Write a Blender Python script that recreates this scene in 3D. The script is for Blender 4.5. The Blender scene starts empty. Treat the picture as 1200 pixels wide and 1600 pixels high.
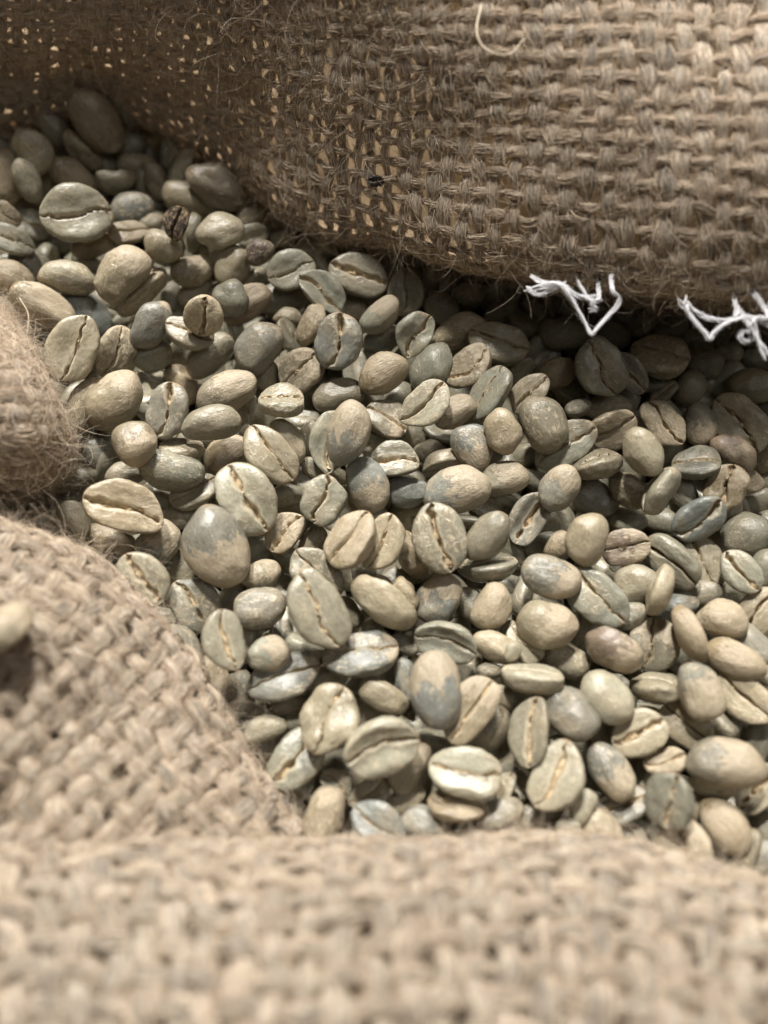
import bpy, math, random
import numpy as np
from mathutils import Vector, Quaternion, noise

S = bpy.context.scene
COL = S.collection
MM = 0.001

# ------------------------------------------------------------ camera, world, lamps, exposure
cam = bpy.data.cameras.new("camera")
cam.sensor_width = 36.0
cam.lens = 36.0 * 1209.0 / 1600.0
cam.clip_start, cam.clip_end = 0.005, 20.0
cam.dof.use_dof = True
cam.dof.focus_distance = 0.124
cam.dof.aperture_fstop = 8.6
cam_o = bpy.data.objects.new("camera", cam)
cam_o.location = (0, 0, 0.112)
cam_o.rotation_euler = (math.radians(22), 0, 0)
COL.objects.link(cam_o)
S.camera = cam_o

world = bpy.data.worlds.new("World")
S.world = world
world.use_nodes = True
wb = world.node_tree.nodes["Background"]
wb.inputs[0].default_value = (1.0, 0.93, 0.85, 1)
wb.inputs[1].default_value = 0.045


def lamp(name, loc, target, size, power, color):
    d = bpy.data.lights.new(name, 'AREA')
    d.shape = 'DISK'
    d.size = size
    d.energy = power
    d.color = color
    o = bpy.data.objects.new(name, d)
    o.location = loc
    o.rotation_euler = (Vector(target) - Vector(loc)).to_track_quat('-Z', 'Y').to_euler()
    COL.objects.link(o)
    return o


lamp("ceiling_spot", (-0.16, 0.58, 0.88), (0.0, 0.06, 0.0), 0.09, 16.0, (1.0, 0.96, 0.90))
lamp("ceiling_panel", (0.06, 0.78, 0.66), (0.0, 0.06, 0.0), 0.16, 14.5, (1.0, 0.96, 0.90))
lamp("added_fill_lamp", (0.40, -0.05, 1.0), (0.0, 0.06, 0.0), 0.50, 1.7, (1.0, 0.96, 0.90))  # added soft fill to lift the shade under the flap, not a known fitting

S.view_settings.view_transform = 'Standard'
S.view_settings.look = 'None'
S.view_settings.exposure = 0.0
S.view_settings.gamma = 1.0
S.cycles.use_denoising = True
S.cycles.max_bounces = 8
S.cycles.diffuse_bounces = 4
S.cycles.transmission_bounces = 4
S.cycles.caustics_reflective = False
S.cycles_curves.shape = 'RIBBONS'
S.cycles_curves.subdivisions = 1

# ------------------------------------------------------------ tables (millimetres)
PANELS={'A':[[(-97.4,144.9,-21.0),(-75.9,144.3,-21.0),(-56.8,145.1,-21.0),(-37.0,135.8,-21.0),(-17.6,119.5,-21.0),(0.0,108.0,-21.0),(24.9,95.1,-21.0),(47.1,88.1,-21.0),(69.4,82.6,-21.0)],[(-97.4,137.9,-6.9),(-75.9,137.3,-7.2),(-56.8,138.1,-6.3),(-37.0,128.8,-6.3),(-17.6,112.5,-4.8),(0.0,101.0,-0.8),(24.9,88.1,8.0),(47.1,81.1,12.2),(69.4,75.6,15.3)],[(-97.4,130.4,-2.4),(-75.9,129.8,-2.7),(-56.8,130.6,-1.8),(-37.0,121.3,-1.8),(-17.6,105.0,-0.3),(0.0,93.5,3.7),(24.9,80.6,12.5),(47.1,73.6,16.7),(69.4,68.1,19.8)],[(-95.0,130.0,3.7),(-74.0,129.4,3.4),(-55.3,130.1,4.3),(-36.0,120.9,4.3),(-17.1,104.7,5.8),(0.0,93.1,9.8),(24.1,80.0,18.5),(45.6,72.9,22.6),(67.0,67.3,25.8)],[(-91.7,129.7,9.1),(-71.6,129.7,8.7),(-53.7,130.3,9.0),(-34.6,122.5,11.0),(-16.3,109.3,14.8),(0.0,99.6,19.4),(23.0,87.9,27.4),(43.5,81.5,31.5),(63.7,76.2,34.9)],[(-86.0,128.4,18.3),(-67.3,129.0,17.8),(-50.6,129.5,17.7),(-32.4,122.9,21.0),(-15.1,112.7,26.0),(0.0,105.0,30.5),(22.2,97.0,35.6),(42.9,93.3,37.8),(63.9,89.7,40.0)],[(-81.7,129.7,26.0),(-64.2,130.7,25.4),(-48.3,131.2,25.0),(-30.7,125.2,29.1),(-14.4,117.1,34.4),(0.0,111.0,38.4),(22.0,107.5,40.8),(43.9,107.3,40.9),(66.7,106.0,41.8)],[(-74.0,132.0,39.8),(-58.3,133.9,39.9),(-43.6,134.7,39.9),(-27.5,129.5,44.2),(-13.2,124.5,48.5),(0.0,120.7,51.1),(21.7,121.8,47.9),(45.0,122.9,44.4),(69.4,121.7,43.5)]],'B':[[(-90.3,79.9,7.3),(-82.7,80.5,6.5),(-77.4,81.8,4.8),(-73.7,83.7,2.4),(-74.1,87.5,-2.6),(-79.7,95.6,-13.3)],[(-81.8,70.6,16.5),(-73.8,71.2,15.7),(-68.2,72.4,14.0),(-64.2,74.3,11.5),(-64.3,78.0,6.5),(-69.5,85.9,-4.3)],[(-74.7,60.3,23.1),(-65.9,60.8,22.3),(-59.8,62.0,20.6),(-55.2,63.7,18.0),(-54.8,67.2,12.9),(-59.4,74.6,1.9)],[(-71.8,50.8,23.6),(-62.3,51.4,22.7),(-55.4,52.4,21.0),(-50.2,53.9,18.4),(-49.3,56.9,13.1),(-53.4,63.4,1.7)],[(-74.0,45.3,18.2),(-63.6,45.8,17.2),(-56.0,46.6,15.4),(-50.3,48.0,12.7),(-49.0,50.6,7.3),(-52.7,56.2,-4.4)],[(-80.4,45.6,8.6),(-70.7,46.0,7.6),(-63.8,46.8,5.8),(-58.7,48.0,3.1),(-57.9,50.5,-2.4),(-62.3,55.7,-14.3)],[(-90.3,49.5,-5.0),(-81.6,49.9,-5.9),(-75.5,50.7,-7.7),(-71.0,51.9,-10.5),(-70.9,54.2,-16.0),(-76.1,59.3,-28.0)]],'C':[[(-78.7,48.4,-0.0),(-61.6,43.7,-1.9),(-50.5,39.9,-3.4),(-41.4,34.5,-5.6),(-33.8,25.2,-9.4),(-25.5,14.6,-11.0),(-17.5,4.5,-14.5),(-7.8,-6.5,-18.4),(2.9,-18.2,-22.6)],[(-71.1,44.9,9.9),(-55.5,40.6,8.2),(-45.3,37.2,6.8),(-37.0,32.2,4.8),(-30.1,23.7,1.3),(-22.5,14.0,0.1),(-15.2,4.8,-3.1),(-6.4,-5.2,-6.6),(3.4,-15.9,-10.4)],[(-68.1,41.8,15.1),(-53.2,37.8,13.5),(-43.6,34.5,12.2),(-35.8,29.8,10.3),(-29.2,21.7,7.0),(-22.0,12.5,6.0),(-15.1,3.8,3.0),(-6.8,-5.6,-0.3),(2.5,-15.7,-3.8)],[(-67.8,36.2,19.3),(-53.8,32.4,17.8),(-44.8,29.4,16.5),(-37.4,24.9,14.8),(-31.2,17.3,11.7),(-24.2,8.7,10.9),(-17.7,0.5,8.1),(-9.8,-8.3,5.1),(-1.1,-17.8,1.8)],[(-70.7,27.9,22.4),(-57.5,24.3,21.0),(-49.0,21.4,19.8),(-42.1,17.2,18.1),(-36.3,10.1,15.2),(-29.5,2.1,14.7),(-23.4,-5.5,12.2),(-15.9,-13.8,9.4),(-7.7,-22.6,6.3)],[(-76.4,17.9,23.8),(-63.9,14.5,22.4),(-55.9,11.8,21.3),(-49.3,7.9,19.7),(-43.8,1.1,17.0),(-37.1,-6.2,16.7),(-31.2,-13.4,14.4),(-24.2,-21.1,11.8),(-16.3,-29.4,9.0)],[(-86.5,5.5,22.6),(-74.6,2.3,21.2),(-66.8,-0.3,20.2),(-60.5,-4.1,18.7),(-55.2,-10.6,16.0),(-48.4,-17.3,16.0),(-42.6,-24.1,13.8),(-35.8,-31.4,11.4),(-28.2,-39.3,8.7)]],'D':[[(-66.2,-2.0,-1.0),(-52.6,-2.9,-3.4),(-34.7,-3.7,-2.8),(-17.0,-4.7,-0.6),(-3.4,-4.0,0.1),(8.6,-3.2,-1.9),(20.2,-2.5,-3.3),(30.3,-3.5,-2.3),(39.8,-5.9,-0.8),(50.9,-8.5,-1.9),(66.8,-11.5,-5.7)],[(-60.2,-0.5,9.9),(-47.9,-1.3,7.5),(-31.6,-2.0,8.2),(-15.4,-3.0,10.4),(-3.1,-2.4,11.0),(7.9,-1.6,9.0),(18.4,-0.9,7.5),(27.5,-1.9,8.6),(36.1,-4.1,10.2),(46.1,-6.4,9.1),(60.7,-9.2,5.5)],[(-56.4,-1.1,16.1),(-44.9,-1.8,13.8),(-29.6,-2.4,14.5),(-14.4,-3.3,16.7),(-2.9,-2.8,17.3),(7.4,-2.0,15.3),(17.2,-1.4,13.8),(25.8,-2.3,14.9),(33.8,-4.4,16.6),(43.2,-6.5,15.6),(56.9,-9.1,11.9)],[(-52.5,-3.7,21.5),(-41.9,-4.4,19.1),(-27.6,-5.0,19.9),(-13.4,-5.8,22.2),(-2.7,-5.2,22.8),(6.9,-4.6,20.7),(16.1,-4.1,19.2),(24.1,-4.9,20.4),(31.4,-6.7,22.1),(40.2,-8.7,21.1),(53.1,-11.3,17.6)],[(-48.7,-8.4,26.1),(-38.9,-9.2,23.7),(-25.7,-9.7,24.5),(-12.4,-10.2,26.8),(-2.5,-9.7,27.5),(6.4,-9.3,25.3),(14.9,-8.9,23.7),(22.3,-9.6,24.9),(29.1,-11.1,26.8),(37.2,-13.0,25.9),(49.3,-15.5,22.3)],[(-44.9,-15.3,29.8),(-35.9,-16.3,27.3),(-23.7,-16.7,28.1),(-11.4,-16.8,30.6),(-2.3,-16.3,31.3),(5.9,-16.2,29.0),(13.8,-16.0,27.3),(20.6,-16.5,28.6),(26.8,-17.6,30.6),(34.2,-19.3,29.8),(45.4,-22.0,26.2)],[(-41.7,-24.3,31.5),(-33.5,-25.5,29.0),(-22.0,-25.7,29.9),(-10.6,-25.5,32.6),(-2.1,-24.9,33.2),(5.5,-25.2,30.7),(12.8,-25.3,29.0),(19.1,-25.4,30.4),(24.8,-26.1,32.6),(31.7,-27.7,31.8),(42.3,-30.6,28.1)]]}
THREADS=[[(20.8,71.6,20.1),(22.2,72.0,20.3),(24.9,72.4,20.5),(26.6,71.3,20.0),(28.1,69.2,19.1),(29.2,67.2,18.3),(30.0,65.8,17.8),(30.9,66.6,18.1),(32.4,68.2,18.7),(33.6,69.4,19.3),(34.0,70.7,19.8),(33.0,72.0,20.3),(34.0,78.5,18.8)],[(21.3,74.2,20.1),(23.4,73.4,19.8),(25.9,73.1,19.7),(27.6,71.9,19.2),(29.0,71.4,19.0),(31.2,71.1,18.8),(32.2,77.6,17.3)],[(20.7,73.0,19.1),(22.8,72.1,18.7),(25.0,73.0,19.1),(26.8,73.6,19.3)],[(28.7,79.2,16.4),(29.7,72.7,17.9),(31.4,72.5,17.8),(31.9,71.9,17.5),(30.6,71.4,17.4),(31.6,70.8,17.1),(30.3,70.7,17.1)],[(41.2,68.0,23.5),(41.6,66.8,23.0),(43.1,65.0,22.3),(44.5,63.4,21.7),(45.2,62.6,21.3),(45.9,63.4,21.7),(47.4,64.5,22.1),(49.2,65.2,22.4),(50.4,65.4,22.5),(52.2,65.0,22.3),(54.2,64.2,22.0),(55.2,70.7,20.5)],[(42.1,68.3,22.0),(43.6,67.2,21.6),(45.2,66.2,21.2),(46.9,65.9,21.1),(48.5,65.9,21.1),(49.6,66.7,21.4),(50.6,73.2,19.9)],[(52.2,71.7,21.5),(53.2,65.2,23.0),(51.6,64.9,22.8),(51.0,64.2,22.5),(51.6,62.4,21.8),(52.4,60.9,21.2),(53.0,59.6,20.7)],[(50.5,70.9,19.5),(51.5,64.4,21.0),(50.4,64.2,20.9),(50.0,63.4,20.6),(50.6,62.8,20.3),(51.4,63.0,20.4),(51.9,63.9,20.8)]]
FIBRES=[[(-51.1,128.6,17.3),(-51.8,126.4,15.3),(-52.1,126.3,12.0),(-52.4,127.1,8.0),(-52.8,127.2,5.9),(-54.8,126.6,3.5)],[(13.3,103.9,39.7),(12.5,99.7,39.6),(13.1,97.2,39.1),(15.0,95.6,39.0),(17.2,96.2,38.7),(18.9,98.8,38.7)],[(-35.6,122.3,15.8),(-32.4,121.3,15.4),(-28.5,119.9,14.9),(-27.0,120.2,13.9)],[(15.5,92.1,23.0),(17.3,91.0,23.6),(19.2,91.1,23.7)],[(26.7,82.6,25.1),(27.5,80.9,25.0),(29.8,80.5,24.8),(32.1,80.9,25.0),(33.4,82.6,25.1)],[(-20.1,95.2,0.6),(-19.2,92.5,1.6),(-19.1,89.5,1.5),(-18.8,88.6,0.0)],[(35.0,99.4,42.1),(37.8,98.8,42.5),(40.7,98.2,42.2),(43.0,98.3,41.7)],[(-55.6,74.5,14.8),(-52.9,70.4,16.4),(-52.1,66.6,17.0)]]
SPECKS=[(-1.3, 96.0, 16.5), (38.3, 86.8, 31.1), (26.3, 99.3, 36.7), (45.8, 93.8, 37.7)]
FRONT_BEAN=(-45.0, 20.9, 23.9)
BEANS="""
-64.97,142.7,-3.83,-0.216,0.928,0.3,0.041,6.65,3.99,2.47,d,0|small shaded olive bean, round back up, above and left of the large brown bean
-55.14,125.26,2.24,-0.281,0.812,-0.393,-0.329,12.87,9.1,5.64,D,0|large brown bean leaning on the dark cloth
-62.07,136.25,-2.75,-0.436,0.739,0.508,0.077,9.55,6.51,4.04,D,0|brown bean, round back up, above and left of the large brown bean
-51.71,130.51,1.6,0.704,-0.493,0.509,0.038,10.01,6.79,4.21,d,0|shaded olive bean, on edge, above and right of the large brown bean
-47.39,132.43,-3.02,-0.334,0.854,-0.295,-0.268,8.19,6.46,4.01,D,0|brown bean, round back up, right of the large brown bean
-65.7,129.12,-1.65,-0.253,0.796,-0.418,-0.357,9.75,5.85,3.63,n,0|grey-green bean, round back up, above and right of the cream egg-shaped bean
-70.23,136.95,-3.85,0.641,-0.668,-0.361,0.114,7.0,5.23,3.24,n,0|small grey-green bean, round back up, above the cream egg-shaped bean
-74.0,130.07,-3.76,-0.401,0.894,0.082,-0.182,9.47,5.68,3.52,D,0|brown bean, round back up, above and left of the cream egg-shaped bean
-65.12,116.17,3.61,-0.387,0.519,0.739,0.186,8.54,6.75,4.19,p,0|cream egg-shaped bean near the top left corner
-59.31,122.25,-2.58,0.515,-0.754,0.35,0.21,9.22,5.53,3.43,t,0|tan bean, round back up, below and left of the large brown bean
-66.06,110.78,2.01,-0.187,0.764,-0.49,-0.375,8.31,4.98,3.09,n,0|grey-green bean, round back up, below the cream egg-shaped bean
-70.73,112.41,0.66,-0.412,0.64,0.642,0.094,10.42,6.25,3.88,T,0|golden tan bean, round back up, below and left of the cream egg-shaped bean
-60.33,116.29,-2.65,-0.39,0.856,-0.231,-0.25,10.33,6.26,3.88,Tp,0|two-toned tan bean, round back up, above the big cream bean
-65.88,116.96,-3.85,-0.415,0.748,0.516,0.038,7.09,4.59,2.84,n,0|small grey-green bean, round back up, below and right of the cream egg-shaped bean
-51.16,113.41,-1.65,0.844,-0.478,-0.185,-0.159,7.75,7.13,4.34,n,0|grey-green bean, on edge, above and right of the big cream bean
-49.26,121.48,-5.04,-0.387,0.911,0.055,-0.13,8.07,5.1,3.16,t,0|tan bean, round back up, below and right of the large brown bean
-44.14,115.87,-3.3,-0.242,0.779,-0.484,-0.318,8.29,4.97,3.08,t,0|tan bean, round back up, above and left of the blackened shrivelled bean perched
-40.71,123.55,-2.24,-0.399,0.764,0.496,0.105,10.07,6.04,3.75,d,0|shaded olive bean, round back up, above and left of the plump brown bean
-39.12,115.81,-0.6,0.185,0.819,0.332,0.429,9.37,6.42,3.98,d,1|shaded olive bean, on edge, left of the plump brown bean
-37.83,125.85,-4.36,-0.295,0.811,-0.418,-0.285,6.41,3.85,2.39,d,0|small shaded olive bean, round back up, above and left of the plump brown bean
-31.22,110.46,1.04,-0.351,0.906,-0.162,-0.171,11.93,7.36,4.56,D,0|plump brown bean against the foot of the dark cloth
-36.72,110.29,-3.05,0.515,-0.846,0.062,0.128,12.24,7.34,4.55,n,0|grey-green bean, round back up, above and right of the blackened shrivelled bean perched
-54.89,100.91,3.67,0.952,0.245,0.134,0.123,12.83,10.12,6.27,p,1|big cream bean with a wide level crease
-47.5,107.31,-2.1,-0.383,0.896,0.213,-0.071,9.26,7.25,4.49,g,0|slate-grey bean, round back up, left of the blackened shrivelled bean perched
-68.64,111.87,-5.53,0.599,-0.771,-0.108,0.187,7.9,4.74,2.94,n,0|grey-green bean, round back up, left of the big cream bean
-68.56,107.82,-6.01,0.953,0.153,0.258,-0.043,7.85,6.43,3.99,n,1|grey-green bean, crease up, left of the big cream bean
-70.09,104.84,-0.55,0.857,0.241,0.33,-0.314,5.54,4.36,2.7,t,1|small tan bean, crease up, below and left of the cream egg-shaped bean
-66.88,96.93,1.66,0.938,0.121,0.305,-0.113,8.41,5.16,3.2,n,1|grey-green bean, crease up, above and left of the wrinkled olive bean
-35.48,95.15,8.11,0.761,0.295,-0.161,0.555,6.91,4.96,3.07,K,1|blackened shrivelled bean perched near the dark cloth
-43.73,105.03,-3.24,0.526,-0.8,-0.277,0.079,5.24,3.77,2.33,p,0|small pale bean, round back up, left of the blackened shrivelled bean perched
-29.07,97.84,3.87,-0.113,0.985,0.128,-0.028,9.06,6.16,3.82,p,0|pale bean, round back up, below the plump brown bean
-35.39,101.76,-1.58,0.725,-0.244,-0.548,0.34,7.51,5.74,3.56,n,1|grey-green bean, on edge, below and right of the blackened shrivelled bean perched
-38.65,93.51,3.69,-0.474,0.854,-0.146,-0.158,7.1,6.01,3.73,p,0|pale bean, round back up, below and left of the blackened shrivelled bean perched
-47.48,101.62,-1.7,0.982,0.108,0.096,0.123,7.52,4.51,2.8,t,1|tan bean, crease up, above the mottled bean
-54.18,99.93,-2.9,0.515,-0.83,-0.157,0.142,8.34,5.0,3.1,t,0|tan bean, round back up, below and right of the big cream bean
-25.26,107.5,-3.97,-0.371,0.909,0.19,-0.009,6.11,4.48,2.78,d,0|small shaded olive bean, round back up, above the bean with a purplish black knob
-63.35,106.52,-10.16,-0.359,0.911,0.145,-0.143,6.76,4.05,2.51,d,0|small shaded olive bean, round back up, below and left of the big cream bean
-66.57,90.82,-0.96,-0.249,0.9,-0.209,-0.29,8.42,6.5,4.03,T,0|golden tan bean, round back up, above and left of the wrinkled olive bean
-58.63,82.67,1.59,-0.238,0.906,-0.219,-0.274,11.76,7.17,4.44,T,0|wrinkled olive bean above the left fold
-54.98,88.36,2.39,-0.311,0.929,-0.019,-0.202,10.03,6.02,3.73,n,0|grey-green bean, round back up, above and right of the wrinkled olive bean
-65.24,95.88,-3.93,-0.246,0.889,-0.25,-0.293,8.7,6.72,4.17,g,0|slate-grey bean, round back up, above the wrinkled olive bean
-45.55,88.4,4.02,-0.212,0.889,0.4,0.061,11.39,8.39,5.2,np,0|mottled bean with a notched tip and tan streaks
-43.45,88.36,-1.4,0.915,-0.169,-0.179,0.318,11.82,7.59,4.71,t,1|tan bean, on edge, below and right of the mottled bean
-34.7,92.59,-1.4,-0.342,0.929,0.12,-0.08,7.71,5.78,3.59,t,0|tan bean, round back up, above the round bean capped over a cracked pale one
-27.35,93.43,-0.97,-0.335,0.796,0.495,0.094,8.09,6.55,4.06,n,0|grey-green bean, round back up, below and left of the bean with a purplish black knob
-22.19,94.44,1.78,-0.352,0.897,0.267,0.021,5.69,4.55,2.82,B,0|bean with a purplish black knob
-34.92,91.1,-5.53,-0.49,0.826,0.271,-0.07,7.89,4.73,2.94,n,0|grey-green bean, round back up, above the round bean capped over a cracked pale one
-26.85,84.83,1.4,-0.272,0.945,-0.184,0.02,7.04,5.93,3.67,d,0|shaded olive bean, round back up, below and left of the cream bean
-29.4,76.96,6.98,0.689,0.432,-0.26,0.521,7.31,6.61,4.09,p,1|round bean capped over a cracked pale one
-32.69,75.88,2.88,0.978,0.02,0.192,-0.082,8.58,5.83,3.61,n,1|grey-green bean, crease up, above the grey bean
-30.24,75.52,-2.63,0.522,-0.775,-0.343,0.092,10.39,6.86,4.25,n,0|grey-green bean, round back up, below the round bean capped over a cracked pale one
-39.03,77.53,3.26,-0.4,0.784,0.474,-0.022,9.67,6.32,3.92,g,0|slate-grey bean, round back up, left of the round bean capped over a cracked pale one
-39.78,74.8,-1.86,-0.459,0.86,0.187,-0.119,7.37,5.35,3.32,d,0|shaded olive bean, round back up, above the grey bean
-53.05,85.38,-3.88,-0.063,0.91,-0.255,-0.321,11.53,6.92,4.29,g,0|slate-grey bean, round back up, above and right of the pale bean split wide open
-50.24,71.57,5.84,0.777,0.304,-0.028,0.55,11.74,7.96,4.94,p,1|pale bean split wide open with ragged white insides
-45.32,73.59,1.59,0.682,0.484,0.098,0.539,9.67,6.46,4.0,t,1|tan bean, crease up, right of the pale bean split wide open
-59.82,79.73,-2.97,-0.335,0.905,-0.124,-0.229,7.15,4.56,2.83,n,0|grey-green bean, round back up, below the wrinkled olive bean
-43.58,63.74,2.98,-0.226,0.867,0.443,0.003,11.37,8.0,4.96,t,0|smooth tan bean lying close to the left fold
-48.81,63.9,-0.06,0.502,-0.694,-0.491,0.157,10.57,6.34,3.93,t,0|tan bean, round back up, left of the smooth tan bean lying
-34.31,60.96,3.74,0.791,0.199,-0.098,0.571,9.85,6.71,4.16,g,1|grey bean with a long brown crease
-38.32,54.44,6.43,-0.111,0.876,-0.468,-0.013,7.66,6.98,4.29,t,0|nearly round tan bean with a lipped edge
-27.42,59.01,3.44,-0.336,0.932,0.103,-0.093,9.82,6.08,3.77,n,0|grey-green bean, round back up, right of the grey bean
-26.15,66.36,0.58,-0.279,0.931,0.233,-0.036,11.31,6.89,4.27,tp,0|large two-toned tan bean, round back up, right of the grey bean
-32.71,55.72,-0.18,0.95,-0.287,0.093,0.087,7.58,5.87,3.64,t,1|tan bean, on edge, below the grey bean
-47.2,57.37,-4.7,-0.152,0.915,-0.291,-0.235,7.87,5.01,3.1,g,0|slate-grey bean, round back up, below and left of the nearly round tan bean
-33.77,51.27,1.26,-0.358,0.915,-0.124,-0.139,11.09,6.65,4.13,n,0|large grey-green bean, round back up, below and right of the nearly round tan bean
-41.73,52.61,-1.65,-0.308,0.934,0.106,-0.147,6.9,4.14,2.57,n,0|grey-green bean, round back up, above the big biscuit-coloured bean
-39.25,44.65,3.65,0.969,0.077,0.2,-0.12,12.76,8.15,5.05,t,1|big biscuit-coloured bean with crossing folds
-47.6,43.69,1.24,-0.066,0.853,-0.452,-0.252,6.89,4.6,2.85,d,0|shaded olive bean, round back up, left of the big biscuit-coloured bean
-40.33,64.61,-2.75,-0.187,0.912,-0.292,-0.22,4.68,2.88,1.79,n,0|small grey-green bean, round back up, left of the grey bean
-35.39,72.09,-6.14,-0.172,0.844,-0.448,-0.238,7.91,5.65,3.5,t,0|tan bean, round back up, above and right of the grey bean
-21.4,74.54,1.43,-0.294,0.835,0.461,0.067,10.43,7.55,4.68,g,0|slate-grey bean, round back up, left of the blue-grey round bean
-26.19,56.62,-3.58,-0.245,0.903,0.353,-0.015,8.85,6.73,4.17,t,0|tan bean, round back up, above and left of the big pale bean
-30.6,49.87,-3.12,0.958,0.06,0.012,0.281,8.99,5.39,3.34,n,1|grey-green bean, crease up, left of the big pale bean
-27.78,56.05,-6.5,-0.388,0.815,0.424,-0.075,6.86,4.11,2.55,n,0|grey-green bean, round back up, above and left of the big pale bean
-39.46,90.56,-5.76,-0.323,0.692,0.635,0.111,5.92,3.95,2.45,g,0|small slate-grey bean, round back up, below and right of the mottled bean
-24.7,85.99,-1.92,-0.404,0.874,0.27,-0.02,10.26,6.16,3.82,r,0|reddish tan bean, round back up, below the bean with a purplish black knob
-51.56,89.43,-5.84,-0.337,0.911,0.215,-0.101,7.48,5.12,3.17,g,0|slate-grey bean, round back up, below and left of the mottled bean
-16.48,91.15,0.66,0.949,0.258,-0.021,0.181,9.09,7.07,4.39,p,1|cream bean catching a single pale fibre
-19.09,89.05,-4.42,-0.32,0.945,0.021,-0.061,10.13,6.62,4.11,d,0|shaded olive bean, round back up, above and left of the blue-grey round bean
-10.84,86.62,0.84,0.935,0.093,0.209,-0.273,9.71,6.53,4.05,n,1|grey-green bean, crease up, below and right of the cream bean
-4.56,90.54,-0.03,0.964,0.202,0.093,-0.148,11.4,7.95,4.93,n,1|long grey bean under the foot of the dark cloth
4.18,87.71,-1.15,0.753,0.142,-0.296,0.571,8.74,6.98,4.33,n,1|grey-green bean, crease up, above the small oval bean
8.57,92.34,-3.15,-0.236,0.729,0.599,0.234,5.85,3.51,2.17,d,0|small shaded olive bean, round back up, above the small oval bean
15.32,89.19,-3.68,-0.322,0.945,-0.017,0.049,6.59,5.04,3.13,d,0|small shaded olive bean, round back up, above and left of the dark oval bean
10.4,86.48,-3.8,-0.308,0.887,-0.335,-0.076,7.71,5.78,3.58,d,0|shaded olive bean, round back up, above and right of the small oval bean
13.04,79.63,-1.56,-0.364,0.905,0.201,0.092,10.43,6.26,3.88,t,0|tan bean, round back up, left of the dark oval bean
5.12,77.94,0.55,0.829,0.251,-0.166,0.472,8.4,6.58,4.08,p,1|small oval bean with a thin straight crease
-0.37,80.77,1.18,-0.442,0.829,0.339,0.047,8.43,5.14,3.19,pp,0|pale patchy bean, round back up, above and left of the small oval bean
-0.57,79.56,-3.37,-0.452,0.875,0.172,0.02,8.3,5.09,3.16,g,0|slate-grey bean, round back up, left of the small oval bean
-7.36,73.44,4.6,0.788,0.223,-0.171,0.548,9.81,8.25,5.12,g,1|blue-grey round bean with an upright crease
-12.69,79.81,0.37,0.296,0.789,0.319,0.433,8.09,6.95,4.31,t,1|tan bean, on edge, above and left of the blue-grey round bean
-6.21,86.58,-4.89,-0.312,0.934,0.171,0.034,6.99,5.05,3.13,p,0|pale bean, round back up, above the blue-grey round bean
-16.92,79.48,-2.94,0.837,-0.219,0.402,-0.3,7.14,4.87,3.02,n,1|grey-green bean, on edge, left of the blue-grey round bean
-17.1,83.87,-2.77,-0.31,0.949,0.019,-0.057,5.32,3.42,2.12,n,0|small grey-green bean, round back up, below the cream bean
-14.0,71.84,-1.24,0.912,0.21,-0.241,0.257,8.73,7.8,4.84,t,1|tan bean, crease up, below and left of the blue-grey round bean
-0.17,68.42,2.86,-0.343,0.89,0.295,0.057,9.09,7.06,4.38,T,0|wrinkled tan bean marked with fine veins
7.53,71.54,0.55,0.069,0.863,0.388,0.316,9.69,7.27,4.51,p,0|pale bean, round back up, below and right of the small oval bean
14.33,70.94,0.5,0.948,0.087,-0.179,0.247,9.32,6.88,4.27,t,1|tan bean, crease up, below and left of the dark oval bean
19.34,76.16,-0.01,0.974,0.174,-0.01,-0.148,10.95,7.27,4.51,d,1|dark oval bean beneath the first white thread
17.51,65.6,1.51,0.862,-0.066,-0.32,0.387,10.16,6.67,4.13,n,1|grey-green bean, crease up, above the small egg-like tan bean
-19.99,72.11,-3.71,-0.433,0.631,0.642,-0.045,5.92,4.43,2.75,n,0|small grey-green bean, round back up, below and left of the blue-grey round bean
-16.4,62.57,3.65,0.964,-0.258,0.046,0.046,7.86,6.98,4.33,n,1|grey-green bean, on edge, below and left of the blue-grey round bean
-7.66,66.44,-0.6,-0.265,0.955,0.134,0.006,8.91,6.06,3.76,n,0|grey-green bean, round back up, above the upright grey bean hugging a pale rimmed one
-5.44,56.12,5.66,-0.204,0.767,0.595,0.129,11.21,6.93,4.29,gp,0|upright grey bean hugging a pale rimmed one
-8.76,57.19,0.72,0.763,0.07,-0.233,0.599,10.65,6.42,3.98,p,1|pale bean, crease up, above the rounded pale bean
0.36,62.39,-1.67,0.966,-0.01,0.126,-0.226,8.17,6.95,4.31,t,1|tan bean, crease up, right of the upright grey bean hugging a pale rimmed one
6.86,62.36,2.98,0.933,0.111,-0.154,0.306,9.61,6.48,4.02,p,1|tilted bean with a deep slanting crease
11.53,62.71,0.63,-0.233,0.936,0.239,0.108,7.69,5.24,3.25,tp,0|two-toned tan bean, round back up, right of the tilted bean
-12.59,59.37,-2.75,-0.221,0.788,0.566,0.097,6.74,4.26,2.64,d,0|shaded olive bean, round back up, above the rounded pale bean
1.73,54.72,-0.87,0.999,0.051,-0.006,-0.003,8.28,6.45,4.0,n,1|grey-green bean, crease up, below and left of the tilted bean
7.59,58.34,-5.85,-0.224,0.97,0.078,0.048,6.15,4.7,2.91,d,0|small shaded olive bean, round back up, above and left of the large grey bean
14.27,55.94,1.66,-0.229,0.834,-0.497,-0.068,8.16,6.97,4.32,gp,0|two-toned grey bean, round back up, below and left of the small egg-like tan bean
18.35,56.57,5.52,-0.239,0.782,-0.57,-0.078,7.77,5.95,3.69,t,0|small egg-like tan bean touching a grey one
-18.12,53.83,2.51,0.899,0.096,0.194,-0.38,11.07,7.11,4.41,p,1|large pale bean, crease up, above and right of the big pale bean
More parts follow.
